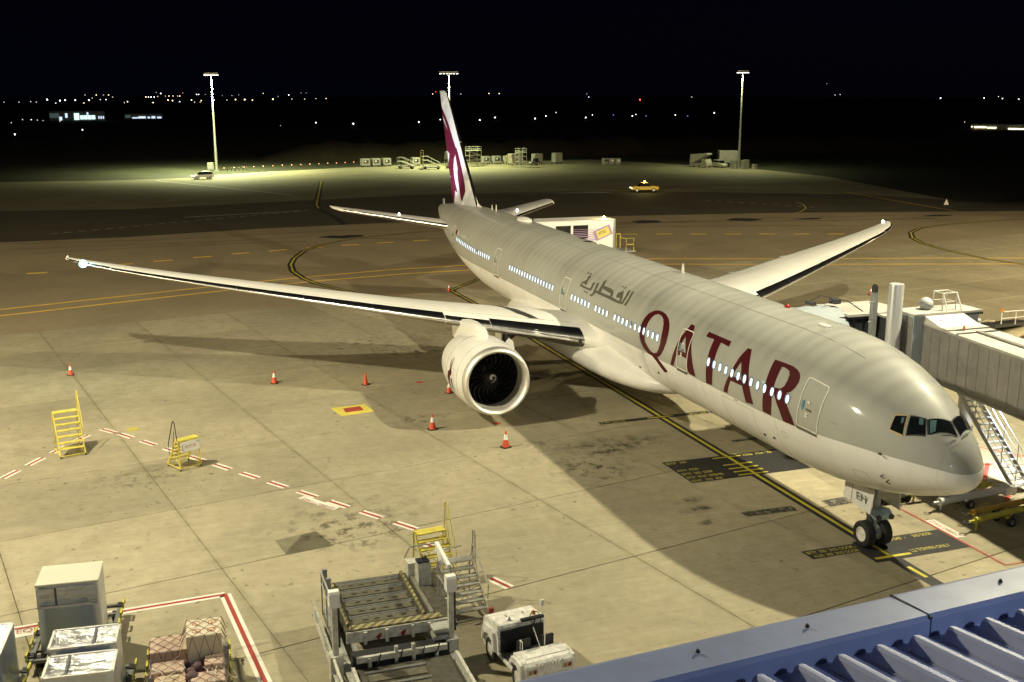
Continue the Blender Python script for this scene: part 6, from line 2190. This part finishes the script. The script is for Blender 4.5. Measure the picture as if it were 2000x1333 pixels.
def dolly(label, loc, rz, ln, w):
    t = thing('cargo_dolly', label, 'dolly', loc, rz, 'cargo dollies in the staging box')
    mb = MB()
    for s in (-1, 1):
        mb.b2((-ln / 2, s * (w / 2 - .08) - .08, .34), (ln / 2, s * (w / 2 - .08) + .08, .50))
    for k in range(6):
        x_ = -ln / 2 + .1 + (ln - .2) * k / 5
        mb.b2((x_ - .06, -w / 2 + .16, .36), (x_ + .06, w / 2 - .16, .46))
    mb.obj('frame', DGR, t)
    for s in (-1, 1):
        for k in range(5):
            x_ = -ln / 2 + .25 + (ln - .5) * k / 4
            mb = MB()
            mb.b2((x_ - .22, s * (w / 2 + .04) - .03, .44), (x_ - .17, s * (w / 2 + .04) + .03, .66))
            mb.b2((x_ + .17, s * (w / 2 + .04) - .03, .44), (x_ + .22, s * (w / 2 + .04) + .03, .66))
            mb.b2((x_ - .22, s * (w / 2 + .04) - .03, .60), (x_ + .22, s * (w / 2 + .04) + .03, .66))
            mb.obj('side_stop', DYE, t)
        for k in range(3):
            x_ = -ln / 2 + .3 + (ln - .6) * k / 2
            mb = MB()
            for r_ in range(3):
                mb.tube((x_ - .12 + r_ * .12, s * (w / 2 - .16), .53), (x_ - .12 + r_ * .12, s * (w / 2 + .02), .53), .04)
            mb.obj('roller_set', LBK, t)
    for sx_ in (-1, 1):
        for s in (-1, 1):
            MB().lathe([(-.07, .1), (-.08, .2), (.08, .2), (.07, .1)], (sx_ * (ln / 2 - .5), s * (w / 2 - .25), .203), 'Y', 16, (True, True)).obj('wheel', TYRE, t)
    MB().bar((-ln / 2, 0, .4), (-ln / 2 - .9, 0, .3), .07).obj('tow_bar', DGR, t)
    return t


def sag_top(x0, x1, y0, y1, z, rnd_, sag=.05, nx=10, ny=14):
    vs, fs = [], []
    for i in range(nx + 1):
        for j in range(ny + 1):
            a, c = i / nx, j / ny
            e = math.sin(PI * a) * math.sin(PI * c)
            vs.append((x0 + (x1 - x0) * a, y0 + (y1 - y0) * c, z - sag * e + rnd_.uniform(-.018, .018) * (1 if 0 < i < nx and 0 < j < ny else 0)))
    for i in range(nx):
        for j in range(ny):
            q = i * (ny + 1) + j
            fs.append((q, q + 1, q + ny + 2, q + ny + 1))
    return vs, fs


def foil_box(label, x0, x1, y0, y1, z0, z1, rz, lid=False, seed=1):
    cx, cy = (x0 + x1) / 2, (y0 + y1) / 2
    t = thing('foil_wrapped_cargo', label, 'cargo', (cx, cy, z0), rz, 'foil-wrapped cargo')
    a, c, h = (x1 - x0) / 2, (y1 - y0) / 2, z1 - z0
    r_ = random.Random(seed)
    # side skirt: wrinkled sheet round the load
    rgs = []
    nz_ = 8
    for k in range(nz_ + 1):
        f_ = k / nz_
        ring = []
        per = [(-a, -c), (a, -c), (a, c), (-a, c)]
        for e in range(4):
            p0_, p1_ = per[e], per[(e + 1) % 4]
            for q in range(8):
                u_ = q / 8
                bul = .03 * math.sin(PI * u_) + r_.uniform(-.012, .012) * (0 if q == 0 else 1)
                nx_, ny_ = ((0, -1), (1, 0), (0, 1), (-1, 0))[e]
                ring.append((p0_[0] + (p1_[0] - p0_[0]) * u_ + nx_ * (bul + .05 * (1 - f_)), p0_[1] + (p1_[1] - p0_[1]) * u_ + ny_ * (bul + .05 * (1 - f_)), h * f_))
        rgs.append(ring)
    mb = MB().loft(rgs, caps=False)
    mb.obj('foil_skirt', FOILS, t, 'all')
    if lid:
        MB().b2((-a - .03, -c - .03, h - .02), (a + .03, c + .03, h + .07)).obj('lid', LIDM, t, bevel=.015)
        vs, fs = sag_top(0, .62, -c + .06, c - .06, 0, r_, .03, 6, 12)
        vs = [(-a - .045 - .02 * math.sin(v[0] * 9), v[1], h - .06 - v[0] + v[2] * .6) for v in vs]
        MB().add(vs, fs).obj('foil_panel', FOIL, t, 'all')
        mb = MB()
        mb.b2((-a - .07, -c, h - .74), (-a - .03, c, h - .66))
        mb.b2((-a - .07, -c, h - .70), (-a - .03, -c + .07, h - .02))
        mb.b2((-a - .07, c - .07, h - .70), (-a - .03, c, h - .02))
        mb.obj('edge_tape', TAPE, t)
    else:
        vs, fs = sag_top(-a, a, -c, c, h, r_, .06)
        MB().add(vs, fs).obj('foil_top', FOIL, t, 'all')
        mb = MB()
        for s in (-1, 1):
            mb.b2((-a - .03, s * (c - .02) - .035, h - .05), (a + .03, s * (c - .02) + .035, h + .02))
            mb.b2((s * a - .035, -c, h - .05), (s * a + .035, c, h + .02))
        mb.obj('edge_tape', TAPE, t)
    MB().box((0 if not lid else -a - .06, c * .38 if seed % 2 else -c * .3, h + .0 if not lid else h - .36), (2 * a * .96, .07, .012) if not lid else (.012, .07, .6)).obj('strap', M('strap_dark', (.10, .11, .13), .6), t)
    return t


DR = R(-5)
dolly('grey dolly with yellow stops under the tall cream-lidded cargo', (7.55, 30.5, 0), DR, 3.7, 2.55)
dolly('grey dolly with yellow stops under the two lower foil boxes', (2.7, 30.1, 0), DR, 4.2, 2.5)
dolly('grey dolly at the far left edge under the cut-off foil box', (3.6, 33.2, 0), DR, 4.0, 2.4)
dolly('grey dolly under the netted cartons', (3.3, 27.1, 0), R(-3), 3.6, 2.45)
foil_box('tall foil-wrapped cargo with a flat cream lid', 6.15, 7.62, 29.6, 31.45, .5, 2.78, DR, True, 1)
foil_box('low foil-wrapped box with one strap, in front of the lidded cargo', 2.92, 4.12, 29.05, 30.95, .5, 2.18, DR, False, 2)
foil_box('foil-wrapped box nearest the camera, bulging front edge', 1.25, 2.5, 29.1, 31.0, .5, 2.16, DR, False, 3)
foil_box('foil-wrapped box cut off by the left edge of the picture', 2.9, 5.2, 32.2, 34.0, .5, 2.2, DR, False, 4)
# netted pallet
CARD = M('carton_tan', (.55, .43, .30), .7, 0, .1, 2)
CARP = M('carton_pink', (.50, .38, .30), .7, 0, .12, 2)
CARL = M('carton_pale', (.66, .60, .46), .6, 0, .08, 2)
NETM = M('cargo_net', (.16, .05, .05), .8)
ROPE = M('white_rope', (.70, .66, .58), .7)
FILM = M('plastic_film', (.62, .60, .55), .25, 0, .1, 2)
pal = thing('netted_pallet', 'pallet of pale and pink cartons under a dark red cargo net', 'cargo pallet', (3.3, 27.1, .5), R(-3))
MB().b2((-1.7, -1.2, .02), (1.7, 1.2, .08)).obj('pallet_sheet', ALU, pal)
cart = [((-.22, .92), (-1.05, .0), 1.30, CARL, 'carton'), ((.15, 1.2), (.02, 1.12), .72, CARP, 'carton'), ((-.95, -.28), (.1, 1.05), .62, CARP, 'carton'), ((-1.6, -1.0), (.05, .95), .55, CARD, 'carton'), ((-.9, -.27), (-1.05, -.5), .66, CARP, 'carton'), ((-1.65, -.98), (-1.08, -.1), .5, CARP, 'carton'), ((.96, 1.5), (-1.0, -.1), .5, CARP, 'carton')]
for (xa, xb), (ya, yb), h, m, nm in cart:
    q = MB().b2((xa, ya, .08), (xb, yb, .08 + h)).obj(nm, m, pal, bevel=.02)
    if m is CARL:
        for ux, uy in ((.1, -.3), (.1, -.75), (.62, -.3), (.62, -.78)):
            mb = MB()
            mb.path([(ux + .13 * math.cos(2 * PI * k / 6), uy + .13 * math.sin(2 * PI * k / 6), .08 + h + .006) for k in range(6)], .012, 4, True)
            mb.path([(ux - .05, uy, .08 + h + .006), (ux + .05, uy + .03, .08 + h + .006)], .012, 4)
            mb.obj('printed_mark', M('print_orange', (.60, .17, .04), .6), q)


def pal_h(x, y):
    h = .1
    for (xa, xb), (ya, yb), hh, m, nm in cart:
        dx = max(xa - x, 0, x - xb)
        dy = max(ya - y, 0, y - yb)
        d_ = math.hypot(dx, dy)
        h = max(h, .08 + hh - d_ * 2.6)
    return h


mb = MB()
for k in range(-11, 12):
    for s in (-1, 1):
        pts = []
        for q in range(60):
            x_ = -1.75 + 3.5 * q / 59
            y_ = s * (x_ * .8) + k * .36
            if abs(y_) < 1.2:
                pts.append((x_, y_, pal_h(x_, y_) + .03))
        if len(pts) > 3:
            mb.path(pts, .009, 4)
mb.obj('net', NETM, pal)
mb = MB()
r_ = random.Random(5)
for k in range(16):
    x_, y_ = r_.uniform(-1.7, -.6), r_.choice([r_.uniform(-1.2, -.4), r_.uniform(.0, 1.1)])
    p_ = [(x_, y_, pal_h(x_, y_) + .05)]
    for q in range(4):
        x_ += r_.uniform(-.3, .3)
        y_ += r_.uniform(-.3, .3)
        p_.append((x_, y_, pal_h(x_, y_) + .06))
    mb.path(p_, .013, 4)
mb.obj('rope', ROPE, pal)
mb = MB()
for k in range(5):
    mb.ball((r_.uniform(-1.5, -.2), r_.uniform(-.4, .1), .45), r_.uniform(.16, .26), 10, 6)
mb.obj('bundle', M('bundle_dark', (.09, .05, .06), .7), pal, 'all')

# ================================================================== tow bars near the nose
TBW = M('towbar_white', (.72, .72, .70), .45, 0, .15, 3)
TBY = M('towbar_yellow', (.48, .45, .06), .5, 0, .2, 4)
TBO = M('towbar_orange', (.55, .36, .06), .5, 0, .2, 4)


def towbar(label, p0, p1, z, r_, mat, wheel_at=.5):
    p0, p1 = Vector((*p0, z)), Vector((*p1, z))
    d = p1 - p0
    t = thing('tow_bar', label, 'tow bar', ((p0.x + p1.x) / 2, (p0.y + p1.y) / 2, 0), math.atan2(d.y, d.x), 'aircraft tow bars on the apron')
    L_ = d.length / 2
    mb = MB()
    mb.tube((-L_ + .45, 0, z), (L_ - .2, 0, z), r_, n=14)
    mb.tube((-L_ + .02, 0, z), (-L_ + .5, 0, z), r_ * .42, r_ * .42, 12)
    mb.tube((-L_ + .40, 0, z), (-L_ + .47, 0, z), r_ * 1.12, r_ * 1.12, 14)
    mb.obj('bar', mat, t, True)
    mb = MB()
    mb.path([(-L_ - .10 + .12 * math.cos(2 * PI * k / 12), .12 * math.sin(2 * PI * k / 12), z) for k in range(12)], .035, 6, True)
    mb.obj('tow_eye', GEARD, t)
    mb = MB()
    mb.box((L_ - .1, 0, z), (.5, r_ * 3.4, r_ * 2.2))
    for s in (-1, 1):
        mb.box((L_ + .2, s * r_ * 1.4, z), (.3, .06, r_ * 1.6))
    mb.obj('head', mat, t)
    w_ = -L_ + 2 * L_ * wheel_at
    mb = MB()
    mb.box((w_, 0, z * .8), (.16, .62, .1))
    mb.bar((w_, 0, z), (w_ - .35, 0, z * .7), .06)
    mb.obj('wheel_bracket', mat, t)
    for s in (-1, 1):
        ty = MB().lathe([(-.06, .12), (-.075, .2), (.075, .2), (.06, .12)], (w_, s * .38, .205), 'Y', 18, (True, True)).obj('wheel', TYRE, t, True)
        MB().lathe([(-.07, .11), (-.08, .02)], (w_, s * .38, .205), 'Y', 12, (True, True)).obj('rim', GREYM, ty)
        MB().lathe([(.07, .11), (.08, .02)], (w_, s * .38, .205), 'Y', 12, (True, True)).obj('rim', GREYM, ty)
    mb = MB()
    mb.path([(-L_ + .7, .02, z + r_), (-L_ + .9, .03, z + r_ + .16), (-L_ + 1.25, .02, z + r_ + .16), (-L_ + 1.4, 0, z + r_)], .02)
    mb.obj('lift_handle', mat, t)
    MB().bar((-L_ + .55, 0, z), (-L_ + .5, 0, .02), .06).obj('rest_leg', mat, t)
    return t


towbar('white tow bar lying under the nose tip with dark wheels', (8.05, -4.75), (8.45, -9.2), .42, .17, TBW, .42)
towbar('yellow-green tow bar nearest the camera beside the storage text', (5.65, -4.6), (6.25, -8.8), .48, .13, TBY, .52)
towbar('orange-yellow tow bar lying behind the yellow-green one', (6.45, -5.2), (6.95, -9.6), .48, .13, TBO, .5)
towbar('yellow tow bar half hidden behind the nose gear', (9.25, -4.2), (9.3, -8.6), .45, .12, TBY, .48)
gp_ = thing('ground_power_unit', 'low dark grey cabinet on the apron behind the nose gear door', 'power unit', (9.75, -3.9, 0), 0)
MB().b2((-.35, -.9, .22), (.35, .75, .78)).obj('cabinet', M('cabinet_dark', (.05, .055, .06), .5, 0, .1, 2), gp_, bevel=.03)
for s in (-.65, .55):
    MB().lathe([(-.32, .14), (-.33, .2), (-.2, .2), (-.19, .14)], (0, s, .2), 'X', 14, (True, True)).obj('wheel', TYRE, gp_)
# belt loader beyond the bridge
bl2 = thing('belt_loader', 'white-railed belt loader standing beyond the air bridge at the right edge', 'belt loader', (35.0, -33.6, 0), R(115))
MB().b2((-2.6, -.9, .35), (2.6, .9, .75)).obj('chassis', M('loader_cream', (.60, .52, .34), .5, 0, .2, 2), bl2)
mb = MB()
mb.prism([(-3.2, .8), (3.4, 1.5), (3.4, 1.75), (-3.2, 1.05)], -.55, .55, lambda x, z, y: (x, y, z))
mb.obj('belt', DK, bl2)
mb = MB()
mb.path([(-2.4, .6, 1.1), (-2.0, .6, 2.1), (2.6, .6, 2.6), (2.6, .6, 1.7)], .05)
mb.tube((0, .6, 1.3), (0, .6, 2.3), .04)
mb.tube((-2.1, .6, 1.6), (2.6, .6, 2.1), .035)
mb.obj('hand_rail', RAILW, bl2)
MB().b2((1.2, -1.0, .75), (2.3, -.4, 1.6)).obj('driver_stand', M('loader_cream', (.60, .52, .34)), bl2)
MB().box((2.6, .6, 2.72), (.2, .2, .2)).obj('beacon', M('amber_glass', (.6, .25, .03)), bl2)
for x_ in (-1.8, 1.8):
    for s in (-1, 1):
        wheel(bl2, (x_, s * .85, .36), .36, .24, s)
# ================================================================== vehicles and equipment on the far apron
def car(name, label, cat, loc, rz, col, prof, cabin, ln, w, wr=.36, group=None, lights=True):
    """prof: body side outline (x forward), cabin: glasshouse outline"""
    t = thing(name, label, cat, loc, rz, group)
    bm_ = M(name + '_paint', col, .35, 0, .06, 1, coat=.4)
    MB().prism(prof, -w / 2, w / 2, lambda x, z, y: (x, y, z)).obj('body', bm_, t, bevel=.06)
    MB().prism(cabin, -w / 2 + .12, w / 2 - .12, lambda x, z, y: (x, y, z)).obj('cabin', TRG, t, bevel=.04)
    xs_ = [q[0] for q in cabin]
    zt_ = max(q[1] for q in cabin)
    top = [q[0] for q in cabin if q[1] > zt_ - .1]
    MB().b2((min(top) - .05, -w / 2 + .12, zt_ - .02), (max(top) + .05, w / 2 - .12, zt_ + .06)).obj('roof', bm_, t)
    for sx_ in (-1, 1):
        for s in (-1, 1):
            wheel(t, (sx_ * ln * .31, s * (w / 2 - .1), wr), wr, .24, s)
    for s in (-1, 1):
        MB().box((ln / 2 + .0, s * (w / 2 - .3), .78), (.06, .3, .18)).obj('headlight', EM['white'] if lights else RAILW, t)
        MB().box((-ln / 2, s * (w / 2 - .25), .85), (.05, .2, .2)).obj('tail_light', M('lens_red', (.25, .02, .015)), t)
    return t


pk = car('pickup_truck', 'yellow pickup truck with bright headlights and amber beacon on the far taxiway', 'pickup truck', (160.5, -63.5, 0), R(78), (.62, .45, .05), [(-2.6, .45), (-2.6, 1.02), (-.75, 1.05), (.9, 1.08), (2.3, .98), (2.6, .8), (2.6, .45)], [(-.8, 1.0), (-.62, 1.68), (.55, 1.7), (1.25, 1.05)], 5.2, 1.9, .4)
MB().lathe([(1.76, .14), (1.98, .13), (2.06, .04)], (-.05, 0, 0), 'Z', 12, (True, True)).obj('beacon', MATS['amber_beacon'], pk)
MB().b2((-2.4, -.8, .98), (-.8, .8, 1.0)).obj('load_bed', DK, pk)
q = lamp('pickup_beacon_lamp', 'POINT', (-.05, 0, 2.5), 300, (1, .75, .2), radius=.1)
q.parent = pk
for s in (-.6, .6):
    q = lamp('headlight_beam', 'SPOT', (2.75, s, .8), 3500, (.9, .95, 1), (1, 0, -.022), 24, .9, .08)
    q.parent = pk
sv = car('station_car', 'white car with headlights on at the foot of the left light mast', 'car', (221, 14.2, 0), R(110), (.66, .66, .62), [(-2.3, .4), (-2.35, 1.0), (-1.2, 1.02), (1.0, 1.0), (2.2, .86), (2.35, .4)], [(-2.1, .98), (-1.8, 1.56), (.3, 1.6), (1.15, 1.0)], 4.7, 1.85, .34)
MB().box((-.6, 0, 1.72), (.3, 1.1, .12)).obj('light_bar', M('light_bar_amber', (1, .6, .2), .3, emit=(1, .65, .2), est=6), sv)
for s in (-.6, .6):
    q = lamp('headlight_beam', 'SPOT', (2.5, s, .75), 2600, (.9, .95, 1), (1, 0, -.022), 24, .9, .08)
    q.parent = sv
STEELG = M('stand_metal', (.46, .47, .40), .5, .2, .2, 1)
ULDM = M('uld_wall', (.30, .30, .26), .45, .3, .15, 1)


def box_unit(name, label, cat, loc, rz, d, wheels=True, dark=True, group=None, z0=.5):
    t = thing(name, label, cat, loc, rz, group)
    MB().box((0, 0, z0 + d[2] / 2), d).obj('box', ULDM, t, bevel=.03)
    if dark:
        MB().box((-d[0] / 2 - .015, 0, z0 + d[2] * .5), (.03, d[1] * .62, d[2] * .5)).obj('panel', DK, t)
        MB().box((-d[0] / 2 - .035, d[1] * .1, z0 + d[2] * .55), (.02, d[1] * .2, d[2] * .2)).obj('badge', RAILW, t)
    MB().b2((-d[0] / 2 - .06, -d[1] / 2 - .05, z0 - .12), (d[0] / 2 + .06, d[1] / 2 + .05, z0 - .01)).obj('bed', GREYM, t)
    if wheels:
        for sx_ in (-1, 1):
            for s in (-1, 1):
                MB().lathe([(-.07, .2), (.07, .2)], (sx_ * (d[0] / 2 - .2), s * (d[1] / 2 - .2), .2), 'Y', 12, (True, True)).obj('wheel', TYRE, t)
    return t


for (y, x, lab) in ((-27.6, 250, 'leftmost container cart of the row at the back of the apron'), (-30.4, 250.5, 'second container cart from the left in the back row'), (-33.2, 250.5, 'third container cart, just left of the belt loader group'), (-41, 251, 'container cart behind the mobile stairs'),
                    (-60.2, 251, 'container cart right of the tall dock behind the fin'), (-63.2, 251, 'container cart left of the dark gap in the row'), (-66.4, 251, 'container cart right of the dark gap in the row')):
    box_unit('container_cart', lab, 'container cart', (x, y, 0), R(10), (1.6, 2.1, 1.6), True, True, 'container carts in the back row')
box_unit('container_cart', 'tall container cart by the tower scaffold', 'container cart', (248, -79.4, 0), R(12), (2.0, 2.2, 2.3), True, False, 'container carts in the back row')
box_unit('container_cart', 'rounded container standing behind the yellow ladder stand', 'container cart', (246, -66.8, 0), R(10), (2.4, 3.2, 2.4), True, False, 'container carts in the back row')
box_unit('container_cart', 'container right of the tower scaffold beside the tractor', 'container cart', (247.5, -73.5, 0), R(10), (2.0, 2.4, 2.2), True, False, 'container carts in the back row')
for k, (y, lab) in enumerate(((-90.2, 'left one of three square bins standing alone'), (-91.8, 'middle one of three square bins standing alone'), (-93.4, 'right one of three square bins standing alone'))):
    t = thing('waste_bin', lab, 'bin', (240.5 - k * .5, y, 0), R(15), 'three bins on the far apron')
    MB().box((0, 0, .75), (1.1, 1.3, 1.5)).obj('bin_body', ULDM, t, bevel=.03)
    MB().box((0, 0, 1.53), (1.16, 1.36, .08)).obj('lid', GREYM, t)
    MB().box((-.57, 0, 1.0), (.03, .8, .5)).obj('label_plate', RAILW if k else DK, t)


def mobile_stairs(label, loc, rz, h, ln, w=1.6, canopy=False):
    t = thing('mobile_stairs', label, 'mobile stairs', loc, rz, 'mobile stairs on the far apron')
    MB().b2((-ln / 2, -w / 2, .35), (ln / 2, w / 2, .6)).obj('chassis', GREYM, t)
    ns = 9
    for k in range(ns):
        a = (k + .5) / ns
        MB().box((-ln / 2 + a * ln * .72, 0, .7 + a * (h - .7)), (.3, w - .1, .06)).obj('tread', STEELG, t)
    for s in (-1, 1):
        mb = MB()
        mb.bar((-ln / 2, s * w / 2, .6), (-ln / 2 + ln * .74, s * w / 2, h), .07, .25)
        mb.obj('stringer', STEELG, t)
        mb = MB()
        mb.path([(-ln / 2, s * w / 2, 1.5), (-ln / 2 + ln * .74, s * w / 2, h + 1.0), (ln / 2, s * w / 2, h + 1.0), (ln / 2, s * w / 2, .5)], .05)
        mb.tube((0, s * w / 2, .5), (0, s * w / 2, h + .3), .04)
        mb.obj('rail', STEELG, t)
    MB().b2((-ln / 2 + ln * .7, -w / 2, h - .05), (ln / 2, w / 2, h + .05)).obj('platform', STEELG, t)
    if canopy:
        mb = MB()
        mb.loft([[(-ln / 2 + .2, s_ * w / 2, 2.0 + .3 * (s_ == 0)) for s_ in (-1, 0, 1)] + [(-ln / 2 + .2, s_ * w / 2, 1.2) for s_ in (1, -1)], [(ln / 2, s_ * w / 2, h + 1.6 + .3 * (s_ == 0)) for s_ in (-1, 0, 1)] + [(ln / 2, s_ * w / 2, h + .2) for s_ in (1, -1)]])
        mb.obj('canopy', ULDM, t)
    for sx_ in (-1, 1):
        for s in (-1, 1):
            MB().lathe([(-.1, .34), (.1, .34)], (sx_ * (ln / 2 - .6), s * (w / 2 - .1), .34), 'Y', 14, (True, True)).obj('wheel', TYRE, t)
    return t


mobile_stairs('leftmost low belt stairs of the equipment row', (240, -36, 0), R(60), 1.8, 4.2)
mobile_stairs('mobile stairs with tall post left of the fin', (236, -41.5, 0), R(75), 2.2, 4.4)
mobile_stairs('covered mobile stairs directly left of the fin', (239, -48.6, 0), R(95), 2.3, 5.4, 1.8, True)


def scaffold(label, loc, rz, wx_, wy_, h, levels, top=True):
    t = thing('access_dock', label, 'access dock', loc, rz, 'scaffold docks on the far apron')
    for sx_ in (-1, 1):
        for s in (-1, 1):
            MB().bar((sx_ * wx_ / 2, s * wy_ / 2, 0), (sx_ * wx_ / 2, s * wy_ / 2, h), .1).obj('post', STEELG, t)
    for k in range(levels + 1):
        z = .4 + (h - .4) * k / levels
        mb = MB()
        for s in (-1, 1):
            mb.bar((-wx_ / 2, s * wy_ / 2, z), (wx_ / 2, s * wy_ / 2, z), .07)
            mb.bar((s * wx_ / 2, -wy_ / 2, z), (s * wx_ / 2, wy_ / 2, z), .07)
        if k < levels:
            z2 = .4 + (h - .4) * (k + 1) / levels
            for s in (-1, 1):
                mb.bar((s * wx_ / 2, -wy_ / 2, z), (s * wx_ / 2, wy_ / 2, z2), .06)
        mb.obj('ring_and_brace', STEELG, t)
    if top:
        MB().b2((-wx_ / 2 - .1, -wy_ / 2 - .1, h), (wx_ / 2 + .1, wy_ / 2 + .1, h + .12)).obj('platform', STEELG, t)
        mb = MB()
        for z in (.5, 1.0):
            for s in (-1, 1):
                mb.bar((-wx_ / 2, s * wy_ / 2, h + z), (wx_ / 2, s * wy_ / 2, h + z), .06)
                mb.bar((s * wx_ / 2, -wy_ / 2, h + z), (s * wx_ / 2, wy_ / 2, h + z), .06)
        for sx_ in (-1, 1):
            for s in (-1, 0, 1):
                mb.bar((sx_ * wx_ / 2, s * wy_ / 2, h), (sx_ * wx_ / 2, s * wy_ / 2, h + 1.0), .06)
        mb.obj('guard_rail', STEELG, t)
    return t


scaffold('wide two-level scaffold dock directly right of the fin', (243.5, -54.6, 0), R(12), 2.2, 3.4, 4.0, 3)
scaffold('tall narrow tower scaffold with two railed top cages', (235, -64.6, 0), R(12), 1.9, 2.2, 3.8, 3)
tp = thing('tail_dock_mast', 'slim yellow post stand left of the fin', 'post stand', (236.5, -39.2, 0))
mb = MB()
for s in (-.35, .35):
    mb.bar((0, s, 0), (0, s, 4.6), .08)
for z in (1.2, 2.4, 3.2, 4.0, 4.6):
    mb.bar((0, -.35, z), (0, .35, z), .07)
mb.obj('ladder', M('stand_yellow', (.5, .45, .12), .5), tp)
MB().b2((-.7, -.8, .05), (.7, .8, .2)).obj('base', GREYM, tp)
yl_ = thing('ladder_stand', 'yellow A-shaped ladder stand beside the rounded container', 'ladder stand', (236, -61.8, 0), R(15))
mb = MB()
for s in (-.9, .9):
    mb.bar((-.7, s * 1.0, 0), (0, s * .75, 3.1), .09)
    mb.bar((.7, s * 1.0, 0), (0, s * .75, 3.1), .09)
for k in range(7):
    z = .4 + k * .4
    mb.bar((-.7 + z * .22, -.8, z), (-.7 + z * .22, .8, z), .06)
mb.obj('frame', M('stand_yellow', (.5, .45, .12)), yl_)
MB().box((0, 0, 3.1), (.5, 1.5, .08)).obj('top_step', M('stand_yellow', (.5, .45, .12)), yl_)
ft = car('baggage_tractor', 'dark baggage tractor parked right of the tower scaffold', 'tractor', (243, -71.2, 0), R(100), (.10, .105, .10), [(-1.3, .3), (-1.3, .9), (-.1, .8), (.2, 1.1), (1.2, 1.0), (1.35, .3)], [(-.9, .85), (-.85, 1.7), (.1, 1.75), (.25, 1.0)], 2.7, 1.4, .32, None, False)
# group at the right-hand mast
st_ = car('stair_truck', 'truck carrying folded passenger stairs at the right light mast', 'stair truck', (221, -108.4, 0), R(200), (.34, .34, .27), [(-3.0, .5), (-3.0, 1.1), (.8, 1.1), (1.0, 2.2), (2.2, 2.1), (2.6, 1.2), (2.6, .5)], [(1.05, 1.3), (1.1, 2.3), (2.0, 2.3), (2.4, 1.35)], 5.8, 2.2, .42, None, False)
mb = MB()
mb.prism([(-3.2, 1.1), (-3.0, 3.2), (1.6, 3.6), (2.6, 3.6), (2.6, 3.3), (-2.0, 1.2)], -.9, .9, lambda x, z, y: (x, y, z))
mb.obj('folded_stairs', STEELG, st_)
car('parked_van', 'small pale van parked between the stair truck and the trailer', 'van', (218.5, -112.3, 0), R(190), (.45, .46, .36), [(-2.1, .4), (-2.15, 1.3), (.7, 1.3), (1.5, 1.0), (2.1, .9), (2.15, .4)], [(-1.9, 1.2), (-1.8, 1.85), (.5, 1.85), (1.3, 1.15)], 4.3, 1.75, .32, None, False)
tl = box_unit('box_trailer', 'white box trailer standing tall beside the right light mast', 'trailer', (222.5, -117.0, 0), R(-20), (3.4, 5.2, 2.9), True, False, None, 1.1)
for (x, y, d, lab) in ((214.2, -113.8, (1.2, 1.6, 1.9), 'left grey cabinet in front of the right light mast'), (212.2, -115.8, (1.2, 1.8, 2.1), 'right grey cabinet in front of the right light mast'), (211.6, -118.2, (1.0, 1.0, 1.0), 'small low cabinet right of the two grey cabinets')):
    t = thing('electrical_cabinet', lab, 'cabinet', (x, y, 0), R(15), 'cabinets at the right mast')
    MB().box((0, 0, d[2] / 2), d).obj('casing', M('cabinet_grey', (.33, .34, .28), .5, 0, .1, 1), t, bevel=.03)
    MB().box((-d[0] / 2 - .01, 0, d[2] / 2), (.03, d[1] * .44, d[2] * .8)).obj('door', M('cabinet_door', (.36, .37, .31), .5), t)
    MB().box((0, 0, d[2] + .03), (d[0] + .1, d[1] + .1, .06)).obj('cap', GREYM, t)
t = thing('electrical_cabinet', 'pale cabinet beside the foot of the left light mast', 'cabinet', (250.5, 10.7, 0), 0)
MB().box((0, 0, .9), (1.0, 1.5, 1.8)).obj('casing', ULDM, t, bevel=.03)
MB().box((-.52, 0, .95), (.03, .7, 1.5)).obj('door', GREYM, t)
for k in range(6):
    t = thing('bollard', 'dark bollard guarding the left light mast, one of a row', 'bollard', (243.5 + k * .5, 7.2 - k * .95, 0), 0, 'bollards at the left mast')
    MB().lathe([(0, .09), (1.0, .09), (1.05, .05)], (0, 0, 0), 'Z', 10, (True, True)).obj('post', DK, t)
    MB().lathe([(.75, .095), (.88, .095)], (0, 0, 0), 'Z', 10).obj('band', RAILW, t)
t = thing('marker_sign', 'small pale marker sign on the dark grass at far right', 'sign', (121.5, -100.8, 0))
MB().prism([(-.5, 0), (.5, 0), (0, .9)], -.05, .05, lambda x, z, y: (y, x, z)).obj('board', M('marker_pale', (.7, .7, .6), .5), t)
for k, (u, v) in enumerate(((325, 318), (374, 316), (222, 323), (398, 325))):
    pass
bpy.context.view_layer.update()
